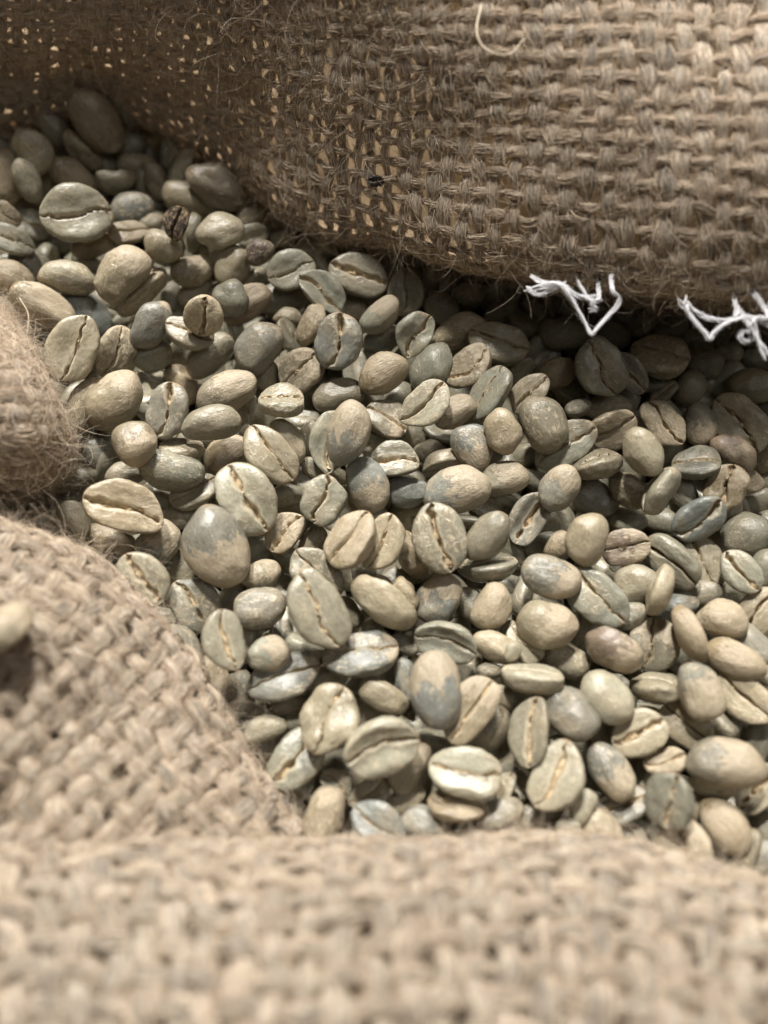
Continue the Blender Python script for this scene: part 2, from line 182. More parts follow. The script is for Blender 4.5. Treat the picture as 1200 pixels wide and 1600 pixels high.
-15.53,57.46,0.18,-0.173,0.847,-0.473,-0.169,8.63,5.18,3.21,t,0|tan bean, round back up, left of the upright grey bean hugging a pale rimmed one
-20.66,46.22,3.42,0.854,0.13,0.173,-0.473,12.04,8.78,5.45,p,1|big pale bean with an S-shaped crease
-9.38,46.23,1.97,0.772,0.18,-0.09,0.602,8.23,7.4,4.59,p,1|rounded pale bean with a tan crease
-2.54,50.13,-0.33,-0.165,0.802,-0.559,-0.128,9.83,7.12,4.41,gp,0|two-toned grey bean, round back up, right of the rounded pale bean
3.65,50.14,-3.75,-0.203,0.979,-0.003,0.014,7.65,5.56,3.45,g,0|slate-grey bean, round back up, left of the large grey bean
-11.41,54.39,-3.39,-0.2,0.944,-0.243,-0.099,5.27,3.51,2.18,n,0|small grey-green bean, round back up, above the rounded pale bean
10.55,55.59,-3.07,0.732,0.675,-0.014,0.095,9.14,6.71,4.16,t,1|tan bean, on edge, above the large grey bean
11.18,47.86,2.75,-0.197,0.971,0.118,0.072,11.18,7.72,4.79,gp,0|large grey bean with a scuffed tan end
18.76,50.49,1.35,-0.2,0.968,0.111,0.102,8.38,5.7,3.53,np,0|mottled bean, round back up, below the small egg-like tan bean
15.56,79.17,-4.44,-0.28,0.943,0.15,0.103,5.31,3.41,2.12,d,0|small shaded olive bean, round back up, left of the dark oval bean
31.47,78.97,-0.93,-0.299,0.948,-0.034,0.107,9.63,5.92,3.67,d,0|shaded olive bean, round back up, above and left of the broad dim bean
40.43,80.79,-3.85,-0.321,0.902,-0.285,0.051,7.21,5.31,3.29,d,0|shaded olive bean, round back up, above the broad dim bean
29.22,71.47,-2.01,-0.253,0.946,0.137,0.149,8.04,5.48,3.4,t,0|tan bean, round back up, left of the broad dim bean
35.66,69.91,2.12,0.825,0.247,0.063,-0.505,10.59,8.35,5.18,d,1|broad dim bean with a curved crease below the white threads
41.24,70.19,0.69,0.843,0.31,-0.016,-0.439,8.21,5.0,3.1,g,1|slate-grey bean, crease up, right of the broad dim bean
46.27,72.96,0.62,0.981,0.042,-0.096,-0.16,10.08,8.02,4.98,n,1|grey-green bean, crease up, right of the broad dim bean
55.63,73.87,-2.75,-0.241,0.937,0.11,0.23,6.65,5.54,3.44,d,0|shaded olive bean, round back up, above the smooth slate-grey egg
52.7,69.24,-3.19,-0.25,0.772,0.546,0.206,6.59,5.32,3.3,d,0|shaded olive bean, round back up, above and left of the long dim bean
51.22,60.18,0.93,-0.304,0.726,-0.617,0.0,7.61,5.88,3.65,gp,0|smooth slate-grey egg in the half shade
45.12,60.51,0.69,0.87,0.215,-0.008,-0.444,9.37,6.13,3.8,t,1|tan bean, crease up, above and right of the bright yellow-cream bean
57.59,60.14,1.0,0.86,0.231,-0.046,-0.453,11.76,7.68,4.76,n,1|long dim bean with an open crease at the right edge
62.56,69.32,-2.28,-0.263,0.94,-0.058,0.209,8.37,6.55,4.06,d,0|shaded olive bean, round back up, above the long dim bean
55.63,54.89,1.88,-0.275,0.893,-0.332,0.128,8.12,4.87,3.02,r,0|reddish tan bean, round back up, below the long dim bean
36.76,59.49,0.39,0.9,0.375,-0.151,0.162,9.02,6.66,4.13,t,1|tan bean, crease up, above and left of the bright yellow-cream bean
32.51,64.61,-1.65,-0.229,0.95,0.136,0.16,4.64,3.39,2.1,n,0|small grey-green bean, round back up, above and right of the domed grey bean
38.07,65.74,-3.28,-0.254,0.957,-0.036,0.135,8.34,5.0,3.1,d,0|shaded olive bean, round back up, below the broad dim bean
39.07,52.25,6.81,-0.342,0.764,-0.544,0.058,8.39,5.7,3.54,y,0|bright yellow-cream bean, smooth and upright
25.4,58.65,4.1,-0.26,0.8,-0.539,-0.048,10.09,7.4,4.59,n,0|domed grey bean with a brown dimple at its tip
29.15,57.1,0.14,0.929,0.188,-0.175,0.265,11.38,6.9,4.28,p,1|large pale bean, crease up, below and right of the domed grey bean
24.02,66.17,0.55,0.895,0.124,-0.224,0.366,8.12,5.35,3.32,p,1|pale bean, crease up, above and left of the domed grey bean
33.62,52.38,1.65,0.902,-0.389,-0.185,-0.011,8.07,7.22,4.47,n,1|grey-green bean, on edge, left of the bright yellow-cream bean
26.81,47.9,3.48,-0.123,0.854,0.466,0.197,8.17,6.05,3.75,gp,0|two-toned grey bean, round back up, below the domed grey bean
49.73,53.05,0.64,0.972,-0.132,-0.183,-0.067,7.81,6.29,3.9,n,1|grey-green bean, crease up, below the smooth slate-grey egg
38.69,49.1,-0.92,-0.392,0.843,-0.342,0.132,7.81,5.28,3.28,n,0|grey-green bean, round back up, left of the curved cream bean
42.49,47.26,3.72,0.711,-0.479,-0.479,0.188,8.47,6.67,4.13,p,1|curved cream bean standing on its edge
53.69,48.86,0.46,0.81,-0.022,-0.324,0.488,8.39,6.78,4.2,t,1|tan bean, crease up, right of the curved cream bean
57.74,51.48,-1.65,-0.253,0.91,-0.291,0.15,6.87,4.81,2.98,r,0|reddish tan bean, round back up, below and right of the smooth slate-grey egg
48.64,49.59,-2.9,-0.262,0.815,-0.514,0.057,6.55,4.14,2.57,n,0|grey-green bean, round back up, right of the curved cream bean
34.08,49.6,-4.7,-0.224,0.932,-0.277,0.073,9.09,6.64,4.12,g,0|slate-grey bean, round back up, above the upright grey bean overlapping a pinkish one
22.68,44.87,-1.3,0.856,0.117,-0.171,0.474,9.74,5.85,3.62,g,1|slate-grey bean, crease up, left of the upright grey bean overlapping a pinkish one
62.7,56.21,-1.94,-0.081,0.847,0.429,0.302,6.99,5.24,3.25,t,0|tan bean, round back up, below and right of the long dim bean
62.86,52.72,-5.24,-0.163,0.946,0.119,0.253,6.02,3.9,2.42,d,0|small shaded olive bean, round back up, below the long dim bean
47.97,43.58,1.95,0.868,0.356,-0.16,0.308,9.14,6.56,4.07,g,1|slate-grey bean, crease up, below and right of the curved cream bean
45.46,70.21,-3.06,-0.439,0.88,-0.102,0.152,5.5,3.3,2.05,n,0|small grey-green bean, round back up, right of the broad dim bean
48.1,68.95,-3.77,0.926,-0.052,-0.309,0.21,5.51,3.59,2.23,n,1|small grey-green bean, crease up, above and left of the smooth slate-grey egg
60.29,76.7,-4.41,-0.243,0.934,0.106,0.24,6.41,4.52,2.8,d,0|small shaded olive bean, round back up, above the long dim bean
51.37,82.05,-3.72,-0.246,0.92,0.192,0.236,6.47,4.57,2.83,d,0|small shaded olive bean, round back up, above and right of the broad dim bean
55.1,46.97,-2.89,-0.014,0.761,0.586,0.277,7.87,4.72,2.93,p,0|pale bean, round back up, right of the curved cream bean
-43.6,41.69,-3.36,-0.138,0.961,-0.14,-0.194,8.79,5.27,3.27,t,0|tan bean, round back up, below and left of the big biscuit-coloured bean
-35.29,40.49,-2.5,-0.213,0.855,0.472,-0.046,9.03,6.52,4.04,gp,0|two-toned grey bean, round back up, below and right of the big biscuit-coloured bean
-25.0,38.16,3.62,-0.077,0.813,-0.547,-0.182,13.1,9.81,6.08,gp,0|biggest bean, grey with a tan upper half
-35.04,33.52,3.14,0.866,0.154,0.152,-0.45,9.39,7.14,4.42,p,1|pale bean with a ragged crease beside the lower left cloth
-28.44,31.03,-1.89,0.899,0.07,0.162,-0.402,9.37,7.27,4.51,n,1|grey-green bean, crease up, above and left of the dish-shaped bean
-22.41,23.67,5.48,0.79,-0.044,0.197,-0.578,8.9,6.14,3.81,n,1|dish-shaped bean with a hollow shaded face
-29.29,23.03,0.69,-0.025,0.861,-0.482,-0.159,9.87,6.17,3.82,n,0|large grey-green bean, round back up, left of the dish-shaped bean
-25.04,20.6,-2.91,-0.024,0.862,-0.487,-0.135,6.62,3.97,2.46,t,0|tan bean, round back up, below the dish-shaped bean
-20.99,17.45,-2.57,-0.115,0.756,0.644,-0.02,7.46,4.66,2.89,n,0|grey-green bean, round back up, below the dish-shaped bean
-18.77,35.27,-1.43,-0.161,0.969,0.183,-0.05,6.53,4.9,3.04,t,0|tan bean, round back up, below and right of the biggest bean
-23.25,31.96,-4.09,-0.163,0.848,0.504,-0.015,4.29,2.97,1.84,g,0|small slate-grey bean, round back up, above the dish-shaped bean
-53.24,43.25,-3.18,-0.074,0.889,-0.374,-0.255,9.5,6.1,3.78,d,0|shaded olive bean, round back up, below and left of the nearly round tan bean
-45.47,37.74,-1.65,-0.106,0.945,-0.223,-0.213,5.93,4.28,2.66,n,0|grey-green bean, round back up, below and left of the big biscuit-coloured bean
-39.71,31.29,-1.65,-0.069,0.926,-0.314,-0.196,8.39,5.49,3.4,n,0|grey-green bean, round back up, below the big biscuit-coloured bean
-15.52,42.4,-1.4,0.904,0.031,-0.092,0.416,7.67,5.89,3.65,t,1|tan bean, crease up, below and left of the rounded pale bean
-11.26,41.0,-2.93,-0.17,0.849,0.499,0.046,7.06,4.24,2.63,d,0|shaded olive bean, round back up, left of the golden brown bean leaning
-4.56,38.67,4.52,0.88,-0.108,-0.197,0.418,9.76,7.4,4.59,T,1|golden brown bean leaning with its crease to the left
0.32,39.15,2.24,0.843,-0.003,-0.183,0.505,9.31,6.33,3.93,p,1|pale bean, crease up, right of the golden brown bean leaning
4.47,38.52,-1.88,0.691,-0.483,0.427,-0.326,8.27,7.47,4.63,t,1|tan bean, on edge, above and right of the smooth yellowish banana-shaped bean
8.1,39.32,4.59,0.783,0.126,0.105,-0.6,11.19,8.21,5.09,n,1|large upright bean split by a tan crease
15.67,39.89,3.01,-0.207,0.881,0.415,0.098,8.95,5.81,3.6,n,0|grey-green bean, round back up, right of the large upright bean split by a tan crease
16.03,36.25,-1.31,0.894,-0.442,-0.078,-0.015,9.49,6.54,4.05,n,1|grey-green bean, on edge, above and right of the curled bean
-9.97,35.06,0.33,0.915,0.124,0.097,-0.372,9.97,7.08,4.39,n,1|grey-green bean, crease up, above the long grey-green bean
-9.54,28.1,4.86,0.864,0.052,0.122,-0.486,12.42,8.05,4.99,n,1|long grey-green bean with a deep brown crease
-18.29,29.55,0.55,-0.135,0.984,0.096,-0.066,7.89,6.62,4.11,g,0|slate-grey bean, round back up, above and right of the dish-shaped bean
-0.31,29.41,2.86,0.645,-0.703,0.267,-0.137,11.45,7.79,4.83,p,0|smooth yellowish banana-shaped bean
2.86,31.7,0.44,-0.19,0.797,-0.573,-0.019,5.72,3.85,2.39,t,0|tan bean, round back up, above and right of the smooth yellowish banana-shaped bean
0.0,33.3,-1.65,-0.116,0.811,-0.568,-0.081,4.87,2.92,1.81,t,0|small tan bean, round back up, above the smooth yellowish banana-shaped bean
8.49,31.51,-0.63,-0.1,0.86,0.491,0.099,8.65,6.73,4.17,gp,0|two-toned grey bean, round back up, above the curled bean
13.39,31.34,-3.05,-0.142,0.853,-0.501,-0.018,6.2,4.57,2.83,d,0|shaded olive bean, round back up, above and right of the curled bean
16.16,29.82,0.13,-0.078,0.861,0.487,0.124,7.92,5.7,3.54,T,0|golden tan bean, round back up, above and right of the curled bean
-3.37,22.32,1.13,0.989,-0.117,-0.013,0.087,11.34,6.98,4.33,g,1|slate bean with a shadowed level crease
8.92,24.68,1.65,0.921,0.365,-0.058,-0.123,9.54,6.35,3.94,n,1|curled bean with a folded lower lip
7.03,16.98,5.25,-0.029,0.675,0.733,0.08,11.33,7.55,4.68,gp,0|tall two-toned bean, tan left and grey right
11.83,14.82,2.31,0.885,0.035,-0.078,0.457,10.94,6.56,4.07,t,1|frosted bean beneath the tall two-toned one
3.09,19.66,-1.07,-0.076,0.79,-0.607,-0.042,6.81,4.08,2.53,g,0|slate-grey bean, round back up, left of the tall two-toned bean
-0.3,16.38,0.55,-0.32,0.922,-0.213,0.039,7.85,5.09,3.15,n,0|grey-green bean, round back up, above the olive bean
-14.48,19.58,-0.59,0.983,0.01,0.031,0.181,11.4,7.15,4.43,g,1|large slate-grey bean, crease up, above and left of the thick bean
-16.36,22.49,2.55,-0.107,0.988,0.094,-0.063,6.36,5.45,3.38,np,0|mottled bean, round back up, right of the dish-shaped bean
-13.68,16.02,-3.19,-0.074,0.992,0.091,-0.052,5.91,3.55,2.2,d,0|shaded olive bean, round back up, left of the thick bean
-7.17,13.31,2.86,0.842,-0.042,-0.075,0.532,9.95,7.77,4.82,n,1|thick bean with a gaping groove
-0.57,9.87,5.1,0.938,0.299,0.04,0.169,10.49,8.01,4.97,p,1|olive bean with one swollen lobe
-16.99,12.53,-1.65,-0.152,0.97,0.171,-0.078,6.68,4.01,2.48,d,0|shaded olive bean, round back up, above and left of the glassy grey bean
-12.15,8.12,-0.67,0.905,-0.024,-0.004,0.425,9.78,7.18,4.45,n,1|glassy grey bean beside the lower cloth edge
14.93,12.31,-0.99,-0.185,0.904,0.386,0.014,7.84,5.63,3.49,n,0|grey-green bean, round back up, below and right of the frosted bean
16.34,23.97,-0.09,-0.201,0.953,-0.217,0.065,7.47,4.48,2.78,p,0|pale bean, round back up, above and left of the flat-topped cream wedge of a bean
-5.53,30.03,-3.16,-0.099,0.86,-0.493,-0.084,5.86,3.9,2.42,d,0|shaded olive bean, round back up, right of the long grey-green bean
17.45,16.9,-0.96,-0.095,0.932,-0.345,0.046,4.59,3.06,1.9,d,0|small shaded olive bean, round back up, right of the frosted bean
15.29,20.84,-1.65,-0.09,0.994,-0.006,0.065,4.06,2.5,1.55,d,0|small shaded olive bean, round back up, above and right of the frosted bean
3.36,7.19,0.68,-0.175,0.869,0.459,-0.052,8.18,4.91,3.04,t,0|tan bean, round back up, below and right of the olive bean
10.82,6.21,3.14,0.99,-0.097,-0.035,-0.094,10.53,6.83,4.24,p,1|heavy kidney-shaped bean near the front cloth
2.83,24.63,-0.95,-0.108,0.979,-0.174,-0.007,5.03,3.02,1.87,g,0|small slate-grey bean, round back up, left of the curled bean
18.6,26.92,-2.56,-0.061,0.862,0.487,0.125,3.85,2.57,1.59,p,0|small pale bean, round back up, right of the curled bean
29.54,38.84,5.43,-0.061,0.788,0.577,0.204,8.44,6.25,3.88,n,0|upright grey bean overlapping a pinkish one
36.82,39.12,0.89,0.973,0.153,-0.163,0.06,7.46,6.0,3.72,r,1|pinkish brown bean with a dark torn end
24.34,33.43,3.43,-0.164,0.966,-0.186,0.077,9.05,6.55,4.06,gp,0|two-toned grey bean, round back up, above and left of the long pale bean
26.81,39.97,-0.55,-0.092,0.858,0.474,0.178,5.26,3.62,2.24,t,0|small tan bean, round back up, left of the upright grey bean overlapping a pinkish one
31.12,31.05,1.57,0.9,0.175,-0.069,-0.392,11.0,7.07,4.39,n,1|long pale bean with an open diagonal crease
37.8,33.43,0.19,-0.198,0.953,0.162,0.163,7.37,6.63,4.11,p,0|pale bean, round back up, below the pinkish brown bean
39.84,31.39,4.34,0.634,-0.509,-0.514,0.274,8.0,5.57,3.46,p,1|pale bean, on edge, above and left of the narrow tan bean
43.81,37.05,0.95,0.836,0.364,-0.17,-0.374,10.31,6.19,3.83,n,1|large grey-green bean, crease up, right of the pinkish brown bean
49.54,37.68,-1.97,0.851,0.085,0.002,-0.519,8.26,6.17,3.83,n,1|grey-green bean, crease up, above the veined sandy bean
52.76,34.72,2.44,0.858,0.156,-0.076,-0.483,7.58,5.26,3.26,p,1|pale bean, crease up, above the veined sandy bean
55.73,41.47,0.14,-0.111,0.938,0.212,0.251,8.22,7.07,4.38,n,0|grey-green bean, round back up, above the veined sandy bean
57.68,35.91,0.81,-0.019,0.851,0.45,0.27,7.07,5.14,3.19,n,0|grey-green bean, round back up, above and right of the veined sandy bean
48.33,32.49,-1.76,-0.119,0.97,0.058,0.202,6.49,4.54,2.82,n,0|grey-green bean, round back up, above and left of the veined sandy bean
23.53,26.6,2.76,-0.127,0.983,-0.098,0.092,9.2,7.12,4.41,pp,0|round bean with a cream scab over grey skin
36.4,28.63,-0.26,-0.08,0.952,0.236,0.177,5.7,3.96,2.45,n,0|grey-green bean, round back up, above and left of the round grey bean
44.3,30.74,-2.08,-0.088,0.957,0.188,0.201,6.79,4.53,2.81,g,0|slate-grey bean, round back up, above and left of the narrow tan bean
48.9,27.61,2.48,-0.138,0.966,-0.11,0.19,7.4,5.86,3.63,T,0|veined sandy bean close to the right edge
55.43,29.23,-0.09,0.889,0.02,-0.251,0.383,9.18,6.33,3.93,t,1|tan bean, crease up, right of the veined sandy bean
43.35,25.08,3.96,0.657,-0.477,0.387,-0.437,8.76,6.42,3.98,T,1|narrow tan bean standing on edge
53.43,24.42,0.71,0.045,0.888,-0.456,0.035,8.36,5.02,3.11,g,0|slate-grey bean, round back up, below and right of the veined sandy bean
32.57,22.73,2.1,0.59,-0.754,0.178,-0.229,8.83,7.26,4.5,r,0|reddish tan bean, on edge, left of the round grey bean
39.77,24.59,-1.52,0.789,-0.016,-0.193,0.583,8.84,7.89,4.89,np,1|round grey bean with a frosted upright crease
49.45,21.61,3.13,-0.138,0.946,-0.231,0.181,8.72,5.41,3.36,T,0|golden tan bean, round back up, below the veined sandy bean
20.56,24.46,-0.91,0.903,-0.024,0.04,-0.427,6.91,4.56,2.83,p,1|pale bean, crease up, above the flat-topped cream wedge of a bean
18.45,22.78,1.88,-0.269,0.821,0.503,-0.01,3.49,2.65,1.64,p,0|small pale bean, round back up, above and right of the frosted bean
26.71,22.3,-1.93,-0.204,0.938,-0.258,0.107,7.54,5.39,3.34,n,0|grey-green bean, round back up, above and right of the flat-topped cream wedge of a bean
34.18,25.45,-0.39,-0.133,0.966,-0.187,0.122,4.08,2.51,1.56,p,0|small pale bean, round back up, left of the round grey bean
20.76,18.7,2.72,0.862,-0.493,-0.026,-0.112,9.26,6.41,3.97,p,1|flat-topped cream wedge of a bean
31.2,16.68,2.49,0.148,0.887,-0.435,-0.041,8.62,7.05,4.37,p,0|pale bean, round back up, above and right of the smooth pearl-grey bean
38.82,17.87,0.57,0.893,-0.417,-0.111,-0.129,7.89,5.99,3.72,n,1|grey-green bean, on edge, left of the big tan bean
43.2,16.87,5.02,-0.175,0.768,-0.608,0.102,8.44,6.17,3.82,tp,0|big tan bean with a greyish lower half
50.88,16.67,0.62,0.877,0.154,-0.16,-0.426,9.36,6.34,3.93,p,1|pale bean, crease up, right of the big tan bean
25.41,14.04,2.78,-0.102,0.913,-0.386,0.08,9.1,6.76,4.19,g,0|smooth pearl-grey bean with a brown tip
19.98,11.77,2.68,0.75,-0.149,-0.212,0.608,9.92,5.95,3.69,n,1|large grey-green bean, crease up, below and left of the smooth pearl-grey bean
35.56,11.88,0.39,0.965,0.018,-0.16,0.206,8.63,6.61,4.1,p,1|dusty pale bean with a short black crack
42.73,12.98,-0.46,0.903,0.121,-0.144,-0.385,8.12,6.32,3.92,p,1|pale bean, crease up, below the big tan bean
48.05,13.4,-1.54,-0.122,0.916,-0.346,0.166,5.17,3.65,2.26,n,0|small grey-green bean, round back up, below and right of the big tan bean
31.41,12.65,-2.75,0.019,0.861,0.489,0.142,4.9,3.37,2.09,n,0|small grey-green bean, round back up, left of the dusty pale bean
44.96,7.7,5.2,-0.044,0.978,-0.05,0.196,10.4,6.74,4.18,tp,0|large tan bean with a grey window in its skin
53.25,11.06,-1.56,0.015,0.809,0.566,0.156,6.94,4.16,2.58,n,0|grey-green bean, round back up, above and right of the large tan bean
30.78,6.71,1.65,-0.094,0.856,-0.499,0.102,8.38,5.49,3.4,gp,0|two-toned grey bean, round back up, below and left of the dusty pale bean
38.68,7.75,0.51,0.971,-0.151,-0.179,0.05,6.15,4.26,2.64,t,1|tan bean, crease up, above the twisted bean
23.41,5.83,2.69,0.856,-0.105,-0.147,0.484,9.99,7.2,4.47,p,1|pale cleft bean with a torn tip
54.85,20.47,0.39,-0.188,0.831,-0.503,0.148,4.6,3.06,1.9,p,0|small pale bean, round back up, below and right of the veined sandy bean
24.02,10.39,-0.55,-0.027,0.979,0.168,0.111,3.88,2.69,1.67,n,0|small grey-green bean, round back up, below and left of the smooth pearl-grey bean
-7.87,1.07,0.55,-0.024,0.819,0.573,-0.026,8.29,5.72,3.55,t,0|tan bean, round back up, below and right of the glassy grey bean
-0.71,-0.12,1.59,0.953,-0.043,0.016,-0.3,8.46,5.66,3.51,g,1|slate-grey bean, crease up, below the olive bean
-1.76,3.67,-0.99,0.954,-0.15,-0.042,0.256,6.44,4.4,2.73,d,1|shaded olive bean, crease up, below the olive bean
2.94,2.74,-1.97,-0.176,0.95,0.257,-0.03,6.77,4.28,2.65,d,0|shaded olive bean, round back up, below and right of the olive bean
9.53,2.12,1.58,0.967,-0.247,-0.03,-0.054,7.97,4.79,2.97,t,1|tan bean, crease up, below the heavy kidney-shaped bean
5.33,0.01,-0.67,-0.09,0.98,-0.171,0.038,7.2,4.94,3.06,g,0|slate-grey bean, round back up, below and left of the heavy kidney-shaped bean
15.57,1.07,0.68,0.007,0.982,0.173,0.069,6.86,4.86,3.01,g,0|slate-grey bean, round back up, below and right of the heavy kidney-shaped bean
16.53,4.76,-0.51,0.848,-0.168,-0.159,0.477,4.68,3.04,1.88,n,1|small grey-green bean, crease up, right of the heavy kidney-shaped bean
-6.52,5.37,-1.68,0.937,-0.07,0.065,-0.337,5.33,3.29,2.04,d,1|shaded olive bean, crease up, below and right of the glassy grey bean
32.75,2.45,-1.41,0.958,-0.183,-0.167,0.144,8.19,5.62,3.48,g,1|slate-grey bean, crease up, left of the twisted bean
26.63,2.26,1.49,-0.1,0.856,0.507,0.02,5.13,3.4,2.11,p,0|pale bean, round back up, below and right of the pale cleft bean
37.22,3.09,5.0,0.711,-0.176,-0.371,0.571,7.47,6.81,4.18,n,1|twisted bean with a swirled crease
28.81,-0.78,0.09,-0.04,0.932,-0.339,0.119,6.85,5.71,3.54,t,0|tan bean, round back up, below and right of the pale cleft bean
24.3,-0.51,1.9,0.002,0.994,0.0,0.108,3.46,2.53,1.57,p,0|small pale bean, round back up, below the pale cleft bean
34.42,-2.27,-2.07,0.856,-0.085,-0.044,-0.509,6.65,4.05,2.51,n,1|grey-green bean, crease up, left of the speckled bean split by an upright tan crease
39.23,-2.7,2.07,0.753,-0.119,-0.123,0.635,8.07,6.96,4.31,t,1|speckled bean split by an upright tan crease
44.76,-0.12,2.16,-0.096,0.85,-0.491,0.167,8.14,5.75,3.57,T,0|golden tan bean, round back up, below and right of the twisted bean
47.28,-3.51,0.5,-0.036,0.854,0.514,0.077,7.32,4.39,2.72,n,0|grey-green bean, round back up, right of the speckled bean split by an upright tan crease
49.77,-4.34,-1.01,0.088,0.918,0.338,0.187,6.83,4.27,2.65,g,0|slate-grey bean, round back up, right of the speckled bean split by an upright tan crease
52.01,-0.66,-1.94,0.109,0.846,0.489,0.183,5.23,3.78,2.34,d,0|shaded olive bean, round back up, below and right of the large tan bean
50.59,4.85,0.55,0.905,-0.061,-0.203,0.37,8.12,5.36,3.33,n,1|grey-green bean, crease up, below and right of the large tan bean
44.15,4.94,1.49,0.819,0.527,-0.226,-0.023,6.33,4.12,2.55,p,1|pale bean, on edge, below and left of the large tan bean
43.42,2.59,-1.33,0.081,0.853,0.49,0.163,4.97,3.22,1.99,t,0|small tan bean, round back up, right of the twisted bean
"""
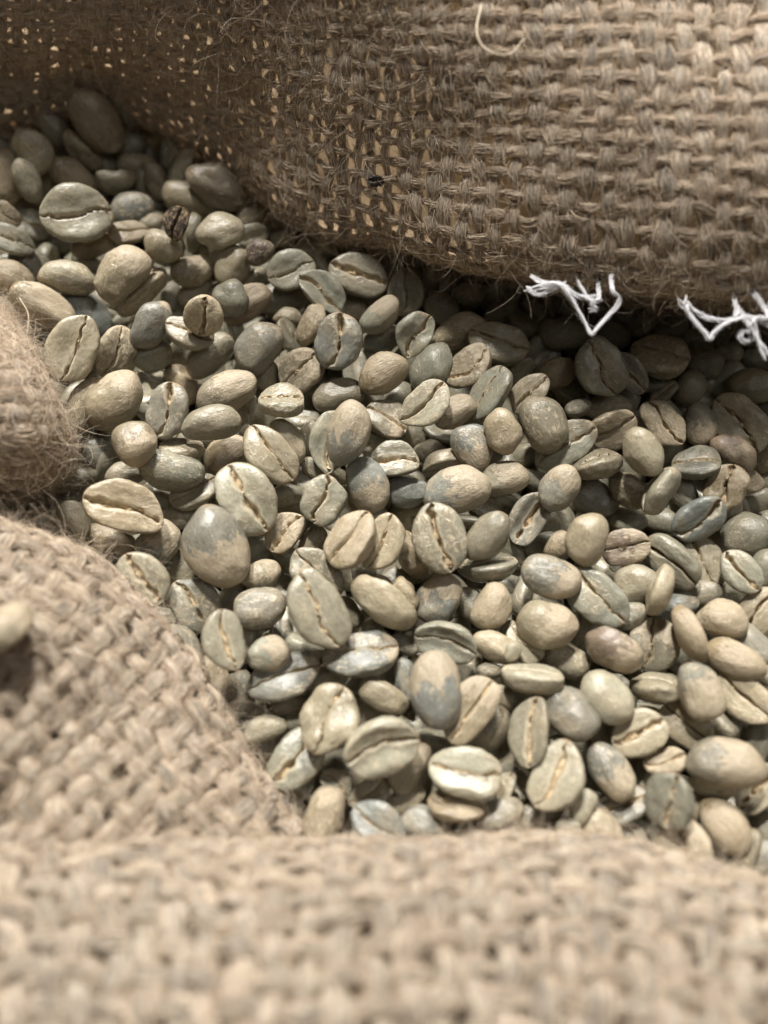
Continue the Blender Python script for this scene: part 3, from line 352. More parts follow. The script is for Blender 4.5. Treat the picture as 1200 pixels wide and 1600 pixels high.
FILL="""
53.8,115.43,-8.5,-0.011,0.305,0.794,0.526,8.56,6.28,3.89,g,0
7.45,21.45,-8.51,0.968,0.041,0.07,-0.237,9.18,6.65,4.12,n,1
-66.37,39.01,-8.5,0.786,0.147,0.048,0.599,9.89,7.26,4.5,n,1
-9.64,-21.85,-8.5,0.283,-0.534,-0.499,0.621,9.44,8.68,5.29,p,1
-68.17,152.02,-10.24,-0.009,-0.512,0.73,0.453,9.42,6.81,4.22,n,0
30.17,12.54,-11.73,-0.452,0.346,0.721,-0.395,10.03,9.23,5.62,n,1
-5.41,145.35,-8.5,-0.158,0.779,0.351,0.495,8.42,6.99,4.34,n,0
68.63,121.96,-8.5,0.64,0.643,0.122,-0.403,8.37,6.23,3.86,t,1
-12.26,58.96,-8.94,0.876,-0.406,0.056,0.253,8.68,7.98,4.86,n,1
33.27,-19.06,-8.5,0.094,0.24,0.946,-0.197,8.38,6.23,3.86,g,0
65.74,-18.44,-8.5,-0.345,0.85,0.039,0.396,8.31,7.46,4.62,n,0
33.67,126.62,-8.5,0.016,0.697,-0.648,-0.307,9.33,7.55,4.68,n,0
-38.83,131.88,-9.14,0.984,0.015,0.178,-0.011,8.32,7.16,4.44,g,1
64.55,-26.67,-8.5,0.948,-0.181,-0.044,-0.256,9.63,7.23,4.48,p,1
38.2,-29.78,-8.5,0.043,-0.359,-0.123,0.924,9.37,7.26,4.5,p,1
5.71,50.11,-12.24,0.981,0.059,0.172,-0.061,9.15,6.76,4.19,T,1
-42.48,28.49,-8.5,-0.42,0.834,-0.252,-0.253,8.9,7.38,4.57,t,0
55.28,27.6,-11.37,-0.109,0.023,-0.658,0.745,8.85,8.14,4.96,n,1
-52.74,98.7,-12.23,-0.278,-0.35,0.793,0.414,9.67,7.15,4.43,n,0
-3.23,113.81,-8.5,-0.118,0.262,0.844,-0.452,8.67,7.98,4.86,n,1
52.98,61.27,-8.5,-0.26,0.874,-0.079,0.403,9.59,6.92,4.29,n,0
6.08,12.63,-9.61,0.163,0.802,-0.574,0.018,8.49,6.31,3.91,n,0
-73.96,140.41,-10.63,-0.172,0.737,-0.289,-0.587,9.79,7.36,4.56,n,0
-61.68,122.91,-9.31,0.555,-0.398,0.703,-0.198,10.06,9.25,5.63,n,1
-16.14,141.18,-8.5,0.416,0.363,-0.542,0.633,8.85,6.53,4.05,p,1
14.01,13.25,-8.74,0.116,0.153,0.974,-0.119,9.21,6.87,4.26,t,0
44.62,93.48,-11.25,0.516,0.82,-0.132,0.209,9.24,8.5,5.17,n,1
34.47,53.49,-8.5,0.979,-0.103,0.168,-0.055,8.21,6.79,4.21,T,1
-39.95,86.35,-9.89,-0.119,0.754,0.644,0.052,9.22,6.77,4.19,p,0
26.66,37.77,-8.5,0.033,0.568,0.822,-0.039,8.97,6.68,4.14,n,0
53.7,5.01,-10.63,0.62,-0.038,-0.188,-0.761,10.01,7.26,4.5,p,1
-12.53,113.63,-8.5,0.854,-0.519,-0.029,0.022,9.92,9.13,5.56,n,1
-14.48,100.84,-11.5,0.014,0.14,0.975,0.17,10.1,7.47,4.63,n,0
23.0,139.38,-8.5,0.829,-0.221,0.511,-0.054,8.93,8.22,5.0,n,1
83.67,100.26,-8.5,0.976,0.211,0.034,-0.044,8.58,6.34,3.93,n,1
-10.8,69.59,-8.5,0.345,0.221,-0.631,0.659,8.34,7.23,4.48,T,1
-24.24,42.38,-8.5,-0.276,0.012,0.905,0.323,8.84,6.57,4.07,n,0
-74.85,45.63,-8.5,0.477,-0.461,0.711,-0.232,8.94,8.23,5.01,g,1
72.79,28.92,-8.5,-0.242,-0.554,0.355,0.713,8.36,7.69,4.68,g,1
83.22,3.78,-8.5,0.153,0.771,0.609,0.103,9.47,6.91,4.29,g,0
-52.63,64.88,-8.5,-0.1,0.126,0.928,0.335,9.29,6.84,4.24,n,0
-33.7,58.52,-8.5,0.588,0.385,0.003,-0.712,9.63,8.45,5.24,n,1
13.55,-10.91,-8.87,0.183,0.026,-0.224,0.957,8.89,6.85,4.24,n,1
63.3,20.17,-8.5,0.823,-0.233,-0.36,0.372,8.76,6.76,4.19,g,1
-74.87,5.15,-9.01,0.657,-0.096,-0.321,-0.675,8.55,7.86,4.79,T,1
67.36,56.49,-8.5,0.071,-0.153,0.358,0.918,8.33,7.67,4.67,n,1
-2.27,91.42,-10.32,-0.27,0.595,0.597,0.466,9.81,7.25,4.5,p,0
63.72,31.36,-11.04,-0.488,-0.089,-0.568,0.657,9.18,8.44,5.14,t,1
53.05,42.68,-10.97,0.039,0.842,0.482,0.239,9.91,7.17,4.44,t,0
20.16,103.34,-9.2,0.143,-0.152,0.963,0.172,9.3,6.91,4.29,n,0
5.36,96.95,-11.83,0.242,0.156,0.828,-0.482,9.6,8.83,5.38,p,1
-68.75,-3.17,-8.5,0.352,0.828,-0.226,-0.374,9.7,7.86,4.87,p,0
-40.82,6.58,-8.5,-0.344,0.382,-0.228,0.827,9.22,7.1,4.4,t,1
-66.93,9.07,-8.07,0.765,-0.624,0.027,0.158,9.55,8.79,5.35,p,1
21.15,129.49,-8.5,0.452,-0.104,0.833,-0.303,9.95,9.15,5.57,n,1
-19.28,36.34,-9.78,0.731,-0.493,-0.305,0.359,8.62,7.93,4.83,g,1
50.64,139.37,-8.5,0.373,-0.159,0.885,0.231,8.84,6.57,4.07,T,0
-20.34,118.32,-8.5,-0.025,0.117,-0.697,0.707,9.28,8.0,4.96,n,1
4.09,-20.92,-8.5,-0.003,-0.058,0.997,0.056,9.07,6.7,4.15,t,0
-68.12,65.39,-8.5,-0.323,0.197,0.879,-0.29,9.68,8.69,5.39,g,0
3.5,77.64,-8.5,0.189,-0.428,0.857,0.215,9.54,6.89,4.27,n,0
41.73,64.45,-8.5,0.675,0.653,0.025,0.342,9.67,8.89,5.41,n,1
15.35,59.53,-10.58,0.307,0.164,0.365,0.864,9.63,8.86,5.4,g,1
13.71,92.98,-11.08,0.22,-0.234,-0.488,0.811,9.8,7.55,4.68,t,1
-44.42,148.27,-8.5,0.593,0.793,-0.012,0.139,9.11,8.25,5.1,n,1
-28.81,51.33,-12.13,-0.115,0.673,-0.634,-0.363,10.25,7.42,4.6,n,0
-33.17,-21.6,-8.5,-0.119,0.949,-0.291,-0.023,8.66,6.74,4.18,t,0
62.8,-0.54,-8.5,0.414,-0.238,0.849,-0.226,8.41,6.4,3.97,n,0
72.99,6.3,-9.17,0.48,-0.213,0.767,-0.368,9.98,8.66,5.37,t,0
42.24,15.2,-8.5,0.953,-0.157,-0.073,-0.247,8.7,6.83,4.23,t,1
-60.16,138.37,-8.5,0.134,-0.537,0.814,0.174,8.84,6.83,4.23,t,0
-16.9,1.68,-10.86,0.848,-0.066,-0.051,0.523,9.55,7.06,4.38,p,1
-75.0,-19.12,-8.5,0.282,0.938,-0.025,-0.2,9.85,7.43,4.6,n,0
-40.66,45.18,-8.5,-0.299,0.236,0.896,0.228,8.62,6.25,3.87,T,0
-23.98,84.72,-11.55,0.546,-0.835,-0.011,-0.074,10.25,8.04,4.98,p,0
2.33,40.83,-11.49,0.161,0.212,0.937,-0.226,9.32,7.72,4.79,n,0
76.6,37.38,-8.5,0.149,-0.394,0.879,-0.224,9.17,6.73,4.17,n,0
68.39,47.17,-13.37,-0.147,0.477,0.866,0.006,8.99,7.57,4.69,n,0
-65.4,19.92,-8.5,-0.35,0.933,-0.086,0.009,9.58,7.66,4.75,t,0
71.99,-5.95,-8.5,0.316,-0.17,0.911,0.204,8.29,6.46,4.01,n,0
-57.7,44.42,-10.28,0.666,-0.63,0.302,0.264,8.56,7.87,4.79,p,1
53.18,-26.56,-8.5,0.33,0.111,0.442,0.827,8.78,8.08,4.92,n,1
68.28,141.98,-9.37,0.74,-0.06,0.606,-0.284,10.07,9.26,5.64,g,1
-7.02,39.89,-9.6,-0.052,0.325,0.942,-0.057,10.04,7.51,4.66,p,0
34.14,111.9,-8.5,0.412,-0.481,0.773,0.029,8.57,6.6,4.09,T,0
76.51,60.39,-8.5,-0.096,0.876,-0.392,0.263,8.7,6.43,3.98,t,0
14.21,79.41,-8.97,0.753,0.367,-0.353,0.417,9.58,6.92,4.29,n,1
15.75,114.8,-8.5,0.873,0.441,-0.143,0.151,8.43,6.13,3.8,n,1
-33.56,27.06,-8.82,0.674,-0.345,0.242,-0.608,8.44,6.76,4.19,T,1
0.82,128.59,-8.5,0.877,-0.428,0.105,-0.194,8.81,8.11,4.93,t,1
84.89,141.95,-8.5,0.712,0.435,0.051,-0.549,8.87,6.39,3.96,n,1
34.12,5.52,-10.5,-0.275,-0.145,-0.322,0.894,8.5,6.97,4.32,p,1
-48.29,127.2,-14.76,-0.266,0.744,-0.603,-0.106,9.77,7.31,4.53,g,0
-35.95,118.58,-8.5,-0.131,0.685,-0.573,-0.43,8.93,6.55,4.06,t,0
-33.29,76.6,-10.76,0.673,-0.071,0.341,-0.653,10.14,7.56,4.69,t,1
16.6,20.7,-8.5,0.123,-0.45,0.881,0.073,9.22,6.64,4.12,t,0
42.53,148.61,-8.5,0.92,0.346,0.144,-0.115,8.65,6.35,3.94,g,1
20.24,-14.88,-8.13,-0.007,0.804,-0.584,-0.107,8.25,6.04,3.74,g,0
54.77,90.83,-9.57,-0.222,-0.325,-0.361,0.846,8.75,6.37,3.95,n,1
19.33,2.87,-10.1,0.237,0.84,0.303,0.382,10.13,8.3,5.14,T,0
68.61,113.79,-8.5,0.171,0.213,0.93,0.248,9.36,6.88,4.27,g,0
-21.79,74.96,-8.5,-0.242,0.128,0.139,0.952,9.2,7.98,4.95,n,1
8.66,104.55,-10.66,-0.085,0.857,0.468,0.196,9.95,7.43,4.61,n,0
83.04,23.95,-8.5,0.712,0.637,-0.241,0.17,8.49,7.81,4.75,n,1
-33.98,-2.28,-8.5,0.36,0.835,0.297,-0.291,9.81,8.12,5.03,n,0
41.98,103.76,-8.5,0.048,-0.655,0.742,0.134,8.55,6.32,3.92,T,0
49.57,70.23,-8.54,-0.315,-0.314,-0.576,0.686,8.4,7.32,4.54,g,1
29.39,75.79,-10.05,0.041,0.753,0.645,0.128,9.35,6.74,4.18,n,0
-55.04,33.63,-8.5,0.429,0.391,-0.169,0.797,9.97,7.21,4.47,t,1
-7.28,8.9,-10.39,-0.331,0.236,-0.155,0.9,9.85,7.38,4.58,p,1
41.7,121.05,-8.5,0.235,-0.613,0.723,0.214,8.35,6.05,3.75,g,0
8.2,-3.32,-10.82,-0.019,0.83,0.557,-0.03,10.15,7.35,4.56,t,0
-1.75,-10.92,-8.87,0.78,0.176,0.02,-0.601,9.6,7.09,4.4,t,1
-70.75,92.96,-11.54,-0.476,-0.22,0.129,0.842,9.57,8.81,5.36,g,1
-1.76,-2.67,-9.31,0.628,-0.319,0.03,-0.709,8.78,6.74,4.18,n,1
-30.26,103.38,-9.2,0.126,0.072,0.988,-0.059,9.48,8.23,5.11,t,0
-38.74,67.62,-12.06,-0.487,0.629,0.584,0.161,10.08,7.34,4.55,T,0
59.97,109.47,-8.5,0.578,0.388,0.142,0.703,9.21,8.47,5.16,T,1
21.16,67.73,-8.5,-0.419,0.356,0.726,-0.414,8.44,7.76,4.72,p,1
16.03,148.03,-8.5,0.608,0.755,0.037,0.242,9.0,8.28,5.04,p,1
78.76,88.26,-9.36,0.9,-0.207,0.303,-0.234,9.0,8.28,5.04,T,1
1.9,139.69,-8.5,0.191,0.013,0.914,-0.359,9.97,9.17,5.58,T,1
-65.05,-21.69,-8.5,-0.254,-0.084,0.84,-0.472,8.61,7.66,4.75,g,0
-59.84,94.9,-11.26,0.792,0.329,0.018,0.514,9.42,6.79,4.21,n,1
61.55,10.19,-11.3,-0.126,-0.259,0.476,0.831,9.77,8.98,5.47,n,1
-56.69,56.43,-9.6,0.694,0.015,-0.13,0.708,8.8,6.95,4.31,p,1
53.11,52.3,-9.7,0.447,-0.149,-0.118,0.874,9.88,7.2,4.47,n,1
56.63,-16.38,-8.5,0.592,-0.318,-0.159,0.723,9.53,7.0,4.34,p,1
39.98,47.8,-13.41,0.856,-0.51,0.028,-0.084,9.87,9.08,5.52,g,1
-28.12,137.16,-8.5,0.557,0.593,0.295,0.5,8.24,7.58,4.62,n,1
-26.13,5.64,-8.5,0.553,-0.432,0.663,-0.261,8.28,7.62,4.64,n,1
-3.24,50.82,-9.49,-0.286,0.957,-0.02,0.037,9.06,6.59,4.09,n,0
-17.47,-11.55,-8.5,0.381,-0.497,-0.363,0.69,9.61,8.84,5.38,t,1
-72.28,58.13,-8.5,0.99,0.029,0.134,0.041,9.83,7.39,4.58,n,1
-74.81,-27.97,-8.5,-0.059,0.923,0.375,-0.064,8.32,6.01,3.72,n,0
-74.73,30.95,-8.5,-0.022,0.891,0.232,-0.388,9.17,6.7,4.15,t,0
81.97,70.36,-8.5,0.136,0.183,0.851,0.472,8.86,6.61,4.1,n,0
69.49,149.7,-8.5,0.932,0.168,-0.303,0.111,9.28,7.09,4.39,n,1
-20.28,58.47,-9.4,-0.057,0.098,0.974,0.194,9.19,6.62,4.1,T,0
-68.02,112.6,-14.35,0.632,-0.671,0.263,0.286,8.8,7.69,4.77,T,0
59.28,70.27,-11.64,0.435,0.015,0.822,-0.366,9.54,8.77,5.34,n,1
-58.91,12.72,-8.5,0.883,0.016,0.125,-0.453,9.81,7.17,4.44,p,1
56.3,16.37,-12.03,0.607,-0.155,0.537,-0.566,8.83,8.13,4.95,g,1
-20.81,-23.14,-8.5,0.37,0.911,-0.165,0.075,8.23,6.33,3.93,n,0
-54.71,-27.98,-8.5,-0.065,0.866,0.496,-0.02,8.82,6.38,3.96,n,0
14.84,139.93,-8.5,0.103,0.244,0.964,0.016,8.75,7.45,4.62,t,0
-53.24,135.15,-12.87,-0.488,0.187,0.694,-0.496,9.8,9.02,5.49,n,1
-56.83,104.02,-10.66,0.766,0.158,-0.137,0.608,8.81,6.68,4.14,T,1
-55.35,84.1,-11.75,0.058,0.196,0.858,0.47,9.76,7.66,4.75,T,0
70.31,78.75,-10.39,0.177,-0.622,0.748,0.148,9.78,7.31,4.53,p,0
-57.73,-0.82,-8.5,-0.296,0.489,0.619,-0.538,8.57,7.68,4.76,n,0
2.44,67.78,-9.83,0.564,0.45,-0.226,0.654,8.75,6.53,4.05,n,1
22.05,30.83,-9.69,0.137,0.583,0.786,0.152,9.61,6.98,4.33,n,0
42.17,75.38,-8.5,0.296,-0.168,0.687,-0.642,8.22,7.56,4.6,n,1
-31.46,17.64,-8.5,0.037,-0.162,0.978,0.129,9.64,6.94,4.3,g,0
-57.32,-10.37,-8.5,-0.142,0.141,0.131,0.971,9.96,7.32,4.54,n,1
18.46,-28.18,-8.5,-0.471,0.748,-0.078,0.461,9.59,8.82,5.37,p,1
-2.64,25.51,-10.8,0.76,0.596,0.014,-0.257,9.57,8.8,5.36,p,1
-67.96,-10.94,-8.5,-0.449,0.076,0.873,-0.176,9.04,6.65,4.13,n,0
-75.64,115.93,-11.7,0.207,0.284,0.45,0.821,8.77,8.06,4.91,t,1
-3.64,59.68,-9.52,0.619,0.035,-0.181,0.763,9.33,6.77,4.2,g,1
-16.42,47.97,-11.56,-0.237,0.11,0.916,0.303,9.39,6.87,4.26,g,0
79.0,110.36,-8.5,0.01,0.086,0.903,0.421,9.44,6.8,4.22,n,0
27.36,-5.36,-10.95,-0.432,0.855,-0.285,-0.027,8.56,7.18,4.45,g,0
50.84,82.31,-9.66,-0.259,0.941,0.154,0.152,9.26,6.67,4.13,p,0
-18.92,90.16,-8.74,-0.114,0.274,-0.319,0.9,8.23,5.93,3.68,T,1
7.86,119.42,-8.57,0.118,-0.558,0.71,0.412,9.55,7.13,4.42,t,0
-61.65,80.68,-8.5,-0.084,0.902,-0.369,-0.206,9.94,7.18,4.45,n,0
50.87,149.85,-8.5,0.058,0.483,0.786,0.382,8.73,6.29,3.9,n,0
82.07,-29.59,-8.5,-0.338,-0.126,0.161,0.919,9.55,6.93,4.29,t,1
79.02,130.75,-8.5,-0.356,0.893,0.024,0.273,8.56,6.17,3.82,n,0
-42.93,77.63,-8.5,0.197,-0.493,0.831,0.166,8.53,6.52,4.04,n,0
-5.95,100.25,-11.59,-0.133,0.854,-0.502,0.02,9.0,6.49,4.02,g,0
-46.15,56.96,-13.57,0.968,0.2,0.147,0.034,10.03,7.22,4.48,t,1
-45.46,-17.14,-8.5,0.621,0.183,0.541,0.536,9.63,8.09,5.01,T,1
-48.42,94.26,-14.69,-0.304,-0.347,-0.103,0.881,9.97,8.52,5.28,n,1
51.14,-5.73,-10.25,0.611,-0.506,0.405,-0.455,8.84,8.13,4.95,p,1
-72.68,83.79,-10.59,-0.317,0.647,0.663,0.204,9.2,6.8,4.22,g,0
-36.59,142.92,-8.5,-0.327,-0.232,-0.081,0.913,8.49,7.34,4.55,g,1
72.88,94.68,-8.5,0.643,0.148,0.323,-0.678,9.48,7.78,4.82,n,1
-74.75,21.54,-8.5,-0.309,0.368,0.867,0.134,9.13,6.74,4.18,t,0
41.99,3.69,-8.5,0.23,-0.17,0.937,-0.2,9.17,6.91,4.28,n,0
-42.95,114.88,-12.46,-0.127,0.321,0.937,0.048,8.64,6.5,4.03,n,0
-16.95,149.7,-8.5,-0.341,0.32,0.796,-0.384,8.32,7.66,4.66,n,1
-27.67,-11.97,-8.5,0.326,0.466,0.53,0.629,8.33,7.66,4.66,n,1
0.07,-28.15,-8.74,0.177,0.171,0.187,0.951,9.7,7.08,4.39,T,1
77.11,143.28,-8.5,-0.138,0.64,0.599,0.461,8.31,5.99,3.71,T,0
8.42,-27.72,-8.26,0.29,-0.112,0.159,0.937,9.33,6.73,4.17,g,1
-44.67,16.26,-8.5,0.633,-0.544,0.437,-0.334,9.66,8.89,5.41,p,1
-33.34,40.22,-8.61,0.18,-0.017,-0.208,0.961,8.21,5.99,3.71,T,1
14.86,-8.22,-1.0,0.82,-0.235,-0.277,0.442,8.43,6.63,4.11,g,1
140.26,86.75,-1.0,0.401,-0.508,-0.461,0.608,9.53,7.3,4.52,g,1
74.03,-19.34,-1.0,0.574,-0.817,-0.054,-0.017,8.52,7.84,4.77,n,1
86.08,-26.26,-1.0,-0.259,0.827,0.291,0.406,8.76,7.64,4.74,n,0
-60.49,26.6,-1.0,0.501,-0.149,-0.834,0.175,8.95,7.12,4.42,n,0
-89.83,-12.11,-1.0,-0.083,0.717,0.637,-0.272,8.41,6.1,3.78,n,0
101.02,-9.75,-1.0,0.813,-0.206,-0.269,-0.472,8.81,7.25,4.5,g,1
26.46,-8.87,-1.0,0.107,0.507,0.83,0.205,9.9,7.32,4.54,n,0
72.86,15.74,-1.0,-0.233,0.668,0.692,0.141,8.89,7.46,4.62,p,0
-75.33,-33.31,-1.0,0.21,0.798,-0.354,-0.44,9.11,6.61,4.1,p,0
138.43,-30.76,-1.0,0.199,0.414,0.839,-0.291,9.58,8.5,5.27,t,0
-70.01,-19.39,-0.9,0.842,0.399,-0.072,-0.355,9.99,9.19,5.6,t,1
84.24,153.57,-1.0,0.639,0.61,0.059,0.465,9.29,8.54,5.2,t,1
137.84,98.02,-1.0,0.122,0.006,0.901,0.416,9.49,6.89,4.27,T,0
81.19,20.72,-1.0,0.622,0.688,-0.289,-0.236,9.17,8.44,5.14,p,1
66.37,88.16,1.19,0.612,-0.733,0.174,-0.239,8.78,7.18,4.45,n,0
-86.52,123.94,-1.0,-0.379,0.837,-0.358,-0.165,9.72,7.26,4.5,n,0
11.22,101.86,-1.0,-0.149,0.473,0.851,-0.17,8.46,7.58,4.7,n,0
114.95,114.29,-1.0,0.897,0.322,-0.155,-0.259,8.33,6.09,3.77,n,1
31.88,129.98,-1.0,0.586,0.392,0.19,-0.683,9.95,7.2,4.47,n,1
-88.92,78.1,-1.0,0.572,-0.799,0.161,0.088,8.48,7.26,4.5,T,0
105.5,160.82,-1.0,0.536,-0.776,0.332,-0.022,8.71,6.27,3.89,n,0
-55.98,-33.82,-1.0,-0.336,0.152,0.083,0.926,9.5,6.87,4.26,n,1
106.24,13.0,-1.0,0.737,-0.302,-0.588,-0.139,9.88,8.52,5.28,g,1
56.28,115.17,-1.02,0.715,-0.547,-0.409,0.151,8.78,8.08,4.92,p,1
122.63,51.62,-1.0,0.461,-0.012,0.834,0.304,9.3,6.88,4.26,t,0
14.88,-28.51,-1.0,-0.043,0.499,0.858,-0.119,8.33,6.1,3.78,n,0
94.39,101.18,-1.0,0.043,-0.314,0.823,0.471,8.57,6.97,4.32,T,0
125.52,137.78,-1.0,-0.05,0.327,0.914,0.234,10.06,8.16,5.06,T,0
121.26,89.27,-1.0,-0.26,0.92,0.057,0.286,9.22,6.64,4.11,n,0
22.05,152.04,-1.28,-0.178,-0.335,-0.523,0.763,9.83,7.14,4.42,n,1
106.0,102.44,-1.0,0.581,-0.466,0.664,0.059,9.6,7.0,4.34,p,0
103.09,-18.84,-1.0,0.937,0.008,-0.351,-0.005,8.8,6.37,3.95,n,1
-15.24,119.27,-1.0,0.601,0.615,-0.009,0.51,9.26,7.72,4.78,n,1
75.61,118.11,-1.0,0.794,0.047,-0.59,0.14,9.09,7.36,4.56,n,1
10.47,151.25,-1.0,-0.38,0.476,0.638,0.471,9.77,7.04,4.36,n,0
74.67,60.22,-1.0,0.55,0.555,-0.042,0.623,9.45,8.69,5.29,n,1
102.75,111.23,-1.0,0.5,0.799,-0.334,-0.016,9.87,9.08,5.53,t,1
12.53,-18.63,-1.0,0.203,-0.5,0.798,-0.267,9.24,7.2,4.46,n,0
93.26,74.25,-1.0,0.557,0.662,-0.288,-0.412,9.94,8.7,5.39,n,1
-44.76,-30.21,-1.0,0.089,-0.512,0.808,-0.277,9.0,7.74,4.8,n,0
122.49,-29.66,-1.0,0.777,0.215,-0.075,-0.587,8.4,6.25,3.87,n,1
79.52,-3.74,-1.0,-0.098,0.837,-0.226,0.489,9.29,6.76,4.19,n,0
110.63,55.76,-1.0,0.696,-0.03,0.552,-0.457,9.34,8.59,5.23,n,1
-85.41,108.08,-1.0,0.846,0.314,0.431,-0.016,9.22,6.64,4.12,n,1
107.94,24.77,-1.0,0.744,0.56,-0.306,0.195,10.04,9.24,5.62,n,1
80.65,100.8,-1.0,0.923,0.053,0.063,-0.375,8.96,7.79,4.83,p,1
70.43,75.84,-0.07,0.823,-0.04,-0.339,0.454,8.48,6.21,3.85,n,1
25.03,96.25,0.3,-0.033,0.166,0.698,-0.696,9.92,8.87,5.5,p,1
-69.05,15.98,-0.76,0.316,0.538,0.507,0.594,8.37,7.7,4.68,n,1
53.2,154.2,-1.0,0.305,0.083,0.924,-0.218,8.91,8.19,4.99,n,1
140.28,158.33,-1.0,0.74,0.405,-0.375,-0.383,8.4,6.05,3.75,T,1
-88.71,2.32,-1.0,0.597,0.718,0.305,0.187,8.69,7.99,4.86,n,1
-100.65,54.88,-1.0,0.054,-0.487,0.732,0.474,9.44,6.81,4.22,n,0
110.51,88.17,-1.0,0.731,-0.21,0.642,-0.096,8.91,7.5,4.65,n,0
-84.18,145.04,-1.0,-0.208,0.705,-0.647,-0.204,8.46,6.38,3.95,n,0
67.19,-12.88,-1.0,0.639,0.256,-0.32,-0.651,9.46,7.01,4.34,n,1
118.2,7.87,-1.0,-0.468,0.607,-0.29,0.573,9.98,8.85,5.49,g,0
-49.32,15.36,-1.0,0.276,-0.111,-0.346,0.89,8.53,7.55,4.68,g,1
132.49,-4.39,-1.0,-0.024,0.282,0.805,-0.521,8.84,8.14,4.95,g,1
47.12,132.23,-0.82,0.118,-0.251,0.747,0.604,10.06,8.06,5.0,g,0
-85.15,27.5,-1.0,0.514,-0.511,0.325,-0.608,10.05,7.91,4.9,n,1
36.86,143.71,-1.0,-0.098,-0.352,-0.543,0.756,9.84,7.24,4.49,n,1
-82.09,91.57,-1.0,-0.314,0.005,0.855,0.413,9.76,7.16,4.44,n,0
-91.62,40.92,-1.0,0.656,-0.55,-0.088,0.51,9.57,8.8,5.36,t,1
-33.68,137.26,-1.0,-0.489,0.121,0.786,-0.359,8.73,8.03,4.89,t,1
87.4,143.6,-1.0,0.77,0.06,0.55,-0.318,9.9,9.11,5.54,n,1
48.06,-18.39,-1.0,0.921,-0.206,-0.317,0.097,8.78,6.45,4.0,t,1
20.14,-15.85,-1.33,0.632,-0.287,0.098,-0.713,8.37,7.07,4.38,T,1
1.27,-27.14,-0.77,-0.345,-0.456,0.811,0.121,9.25,7.71,4.78,n,0
61.84,133.38,-1.0,0.759,0.506,-0.389,-0.127,10.0,7.37,4.57,g,1
67.7,156.04,-1.0,0.489,-0.283,0.751,0.341,8.33,6.01,3.73,T,0
105.97,144.26,-1.0,0.516,-0.77,0.286,-0.243,8.33,6.07,3.76,T,0
139.45,-17.88,-1.0,-0.288,0.744,-0.39,0.459,9.33,6.92,4.29,p,0
-40.41,-19.95,-1.0,-0.329,-0.576,0.747,0.049,10.03,7.31,4.53,t,0
128.22,123.06,-1.0,0.862,0.482,-0.115,0.106,9.14,6.79,4.21,n,1
21.42,109.58,-1.0,-0.374,0.773,-0.42,-0.294,9.08,6.57,4.08,t,0
-43.47,146.55,-1.0,0.734,0.19,-0.223,0.613,9.94,7.46,4.62,n,1
139.06,27.32,-1.0,-0.267,0.89,-0.244,0.278,9.97,7.18,4.45,n,0
97.57,4.24,-1.0,0.887,0.043,-0.146,-0.435,9.62,7.22,4.48,n,1
140.9,77.7,-1.0,0.419,-0.306,0.815,-0.258,9.19,7.1,4.4,p,0
73.72,26.57,-1.0,0.148,-0.196,0.969,-0.035,8.45,6.1,3.78,t,0
126.79,-13.42,-1.0,0.85,-0.175,-0.451,-0.208,9.71,7.34,4.55,n,1
77.49,7.4,-0.36,0.191,-0.324,0.551,0.745,8.28,7.62,4.64,p,1
-24.87,-31.08,-1.33,0.64,-0.161,0.123,0.741,8.8,6.48,4.02,n,1
-93.93,106.25,-0.88,0.887,-0.262,-0.272,0.265,9.77,8.99,5.47,n,1
-81.92,68.93,-1.0,-0.133,-0.343,0.814,0.449,9.21,6.72,4.17,n,0
137.59,142.54,-1.0,-0.392,0.851,-0.318,0.145,9.2,6.69,4.15,n,0
-22.37,-14.35,-0.26,-0.206,0.79,0.298,-0.495,8.53,7.31,4.53,g,0
0.33,159.03,-1.0,-0.201,0.817,0.476,0.256,8.76,6.53,4.05,n,0
-14.78,146.38,-1.0,-0.473,-0.27,-0.457,0.703,9.86,7.11,4.41,T,1
-38.06,15.44,-1.32,-0.041,0.826,-0.535,-0.172,8.96,6.48,4.02,n,0
-89.23,132.02,-1.0,0.126,-0.358,0.842,0.384,8.46,6.27,3.89,n,0
83.01,62.04,-1.0,0.467,-0.092,0.723,0.501,9.12,7.53,4.67,t,0
71.13,108.67,-1.0,-0.183,0.837,0.404,0.32,9.61,6.92,4.29,p,0
126.6,82.19,-1.0,-0.5,-0.453,-0.145,0.724,9.3,6.81,4.22,t,1
-75.81,63.41,-1.0,-0.316,0.628,0.711,0.001,8.85,6.38,3.95,n,0
128.41,146.46,-1.0,-0.231,0.836,-0.47,0.164,9.9,7.57,4.7,T,0
128.11,114.61,-1.0,-0.139,-0.254,-0.407,0.866,9.24,6.81,4.22,g,1
-88.63,-21.26,-1.0,-0.018,0.445,0.841,-0.307,8.32,6.01,3.72,t,0
72.2,-27.61,-1.07,0.716,0.558,-0.378,-0.179,10.06,9.26,5.64,p,1
-88.41,62.39,-1.0,0.579,0.283,-0.433,0.63,8.67,7.73,4.79,n,1
105.34,82.17,-1.0,0.583,-0.153,-0.339,0.723,8.3,5.98,3.71,t,1
118.05,33.78,-1.0,-0.462,0.008,-0.168,0.871,9.11,7.91,4.91,T,1
94.78,155.46,-1.0,0.221,0.006,-0.063,0.973,9.13,8.31,5.11,g,1
140.9,121.47,-1.0,0.754,0.023,-0.473,0.455,9.51,6.86,4.25,T,1
61.31,122.47,-1.0,0.078,-0.03,0.89,0.448,8.87,6.42,3.98,T,0
112.95,132.88,-1.0,-0.36,-0.112,-0.579,0.723,8.29,7.34,4.55,T,1
-60.96,158.54,-1.0,0.825,0.281,0.459,-0.173,10.03,7.4,4.59,T,1
-14.03,-8.4,-0.46,0.604,-0.679,0.285,-0.305,9.29,8.54,5.2,t,1
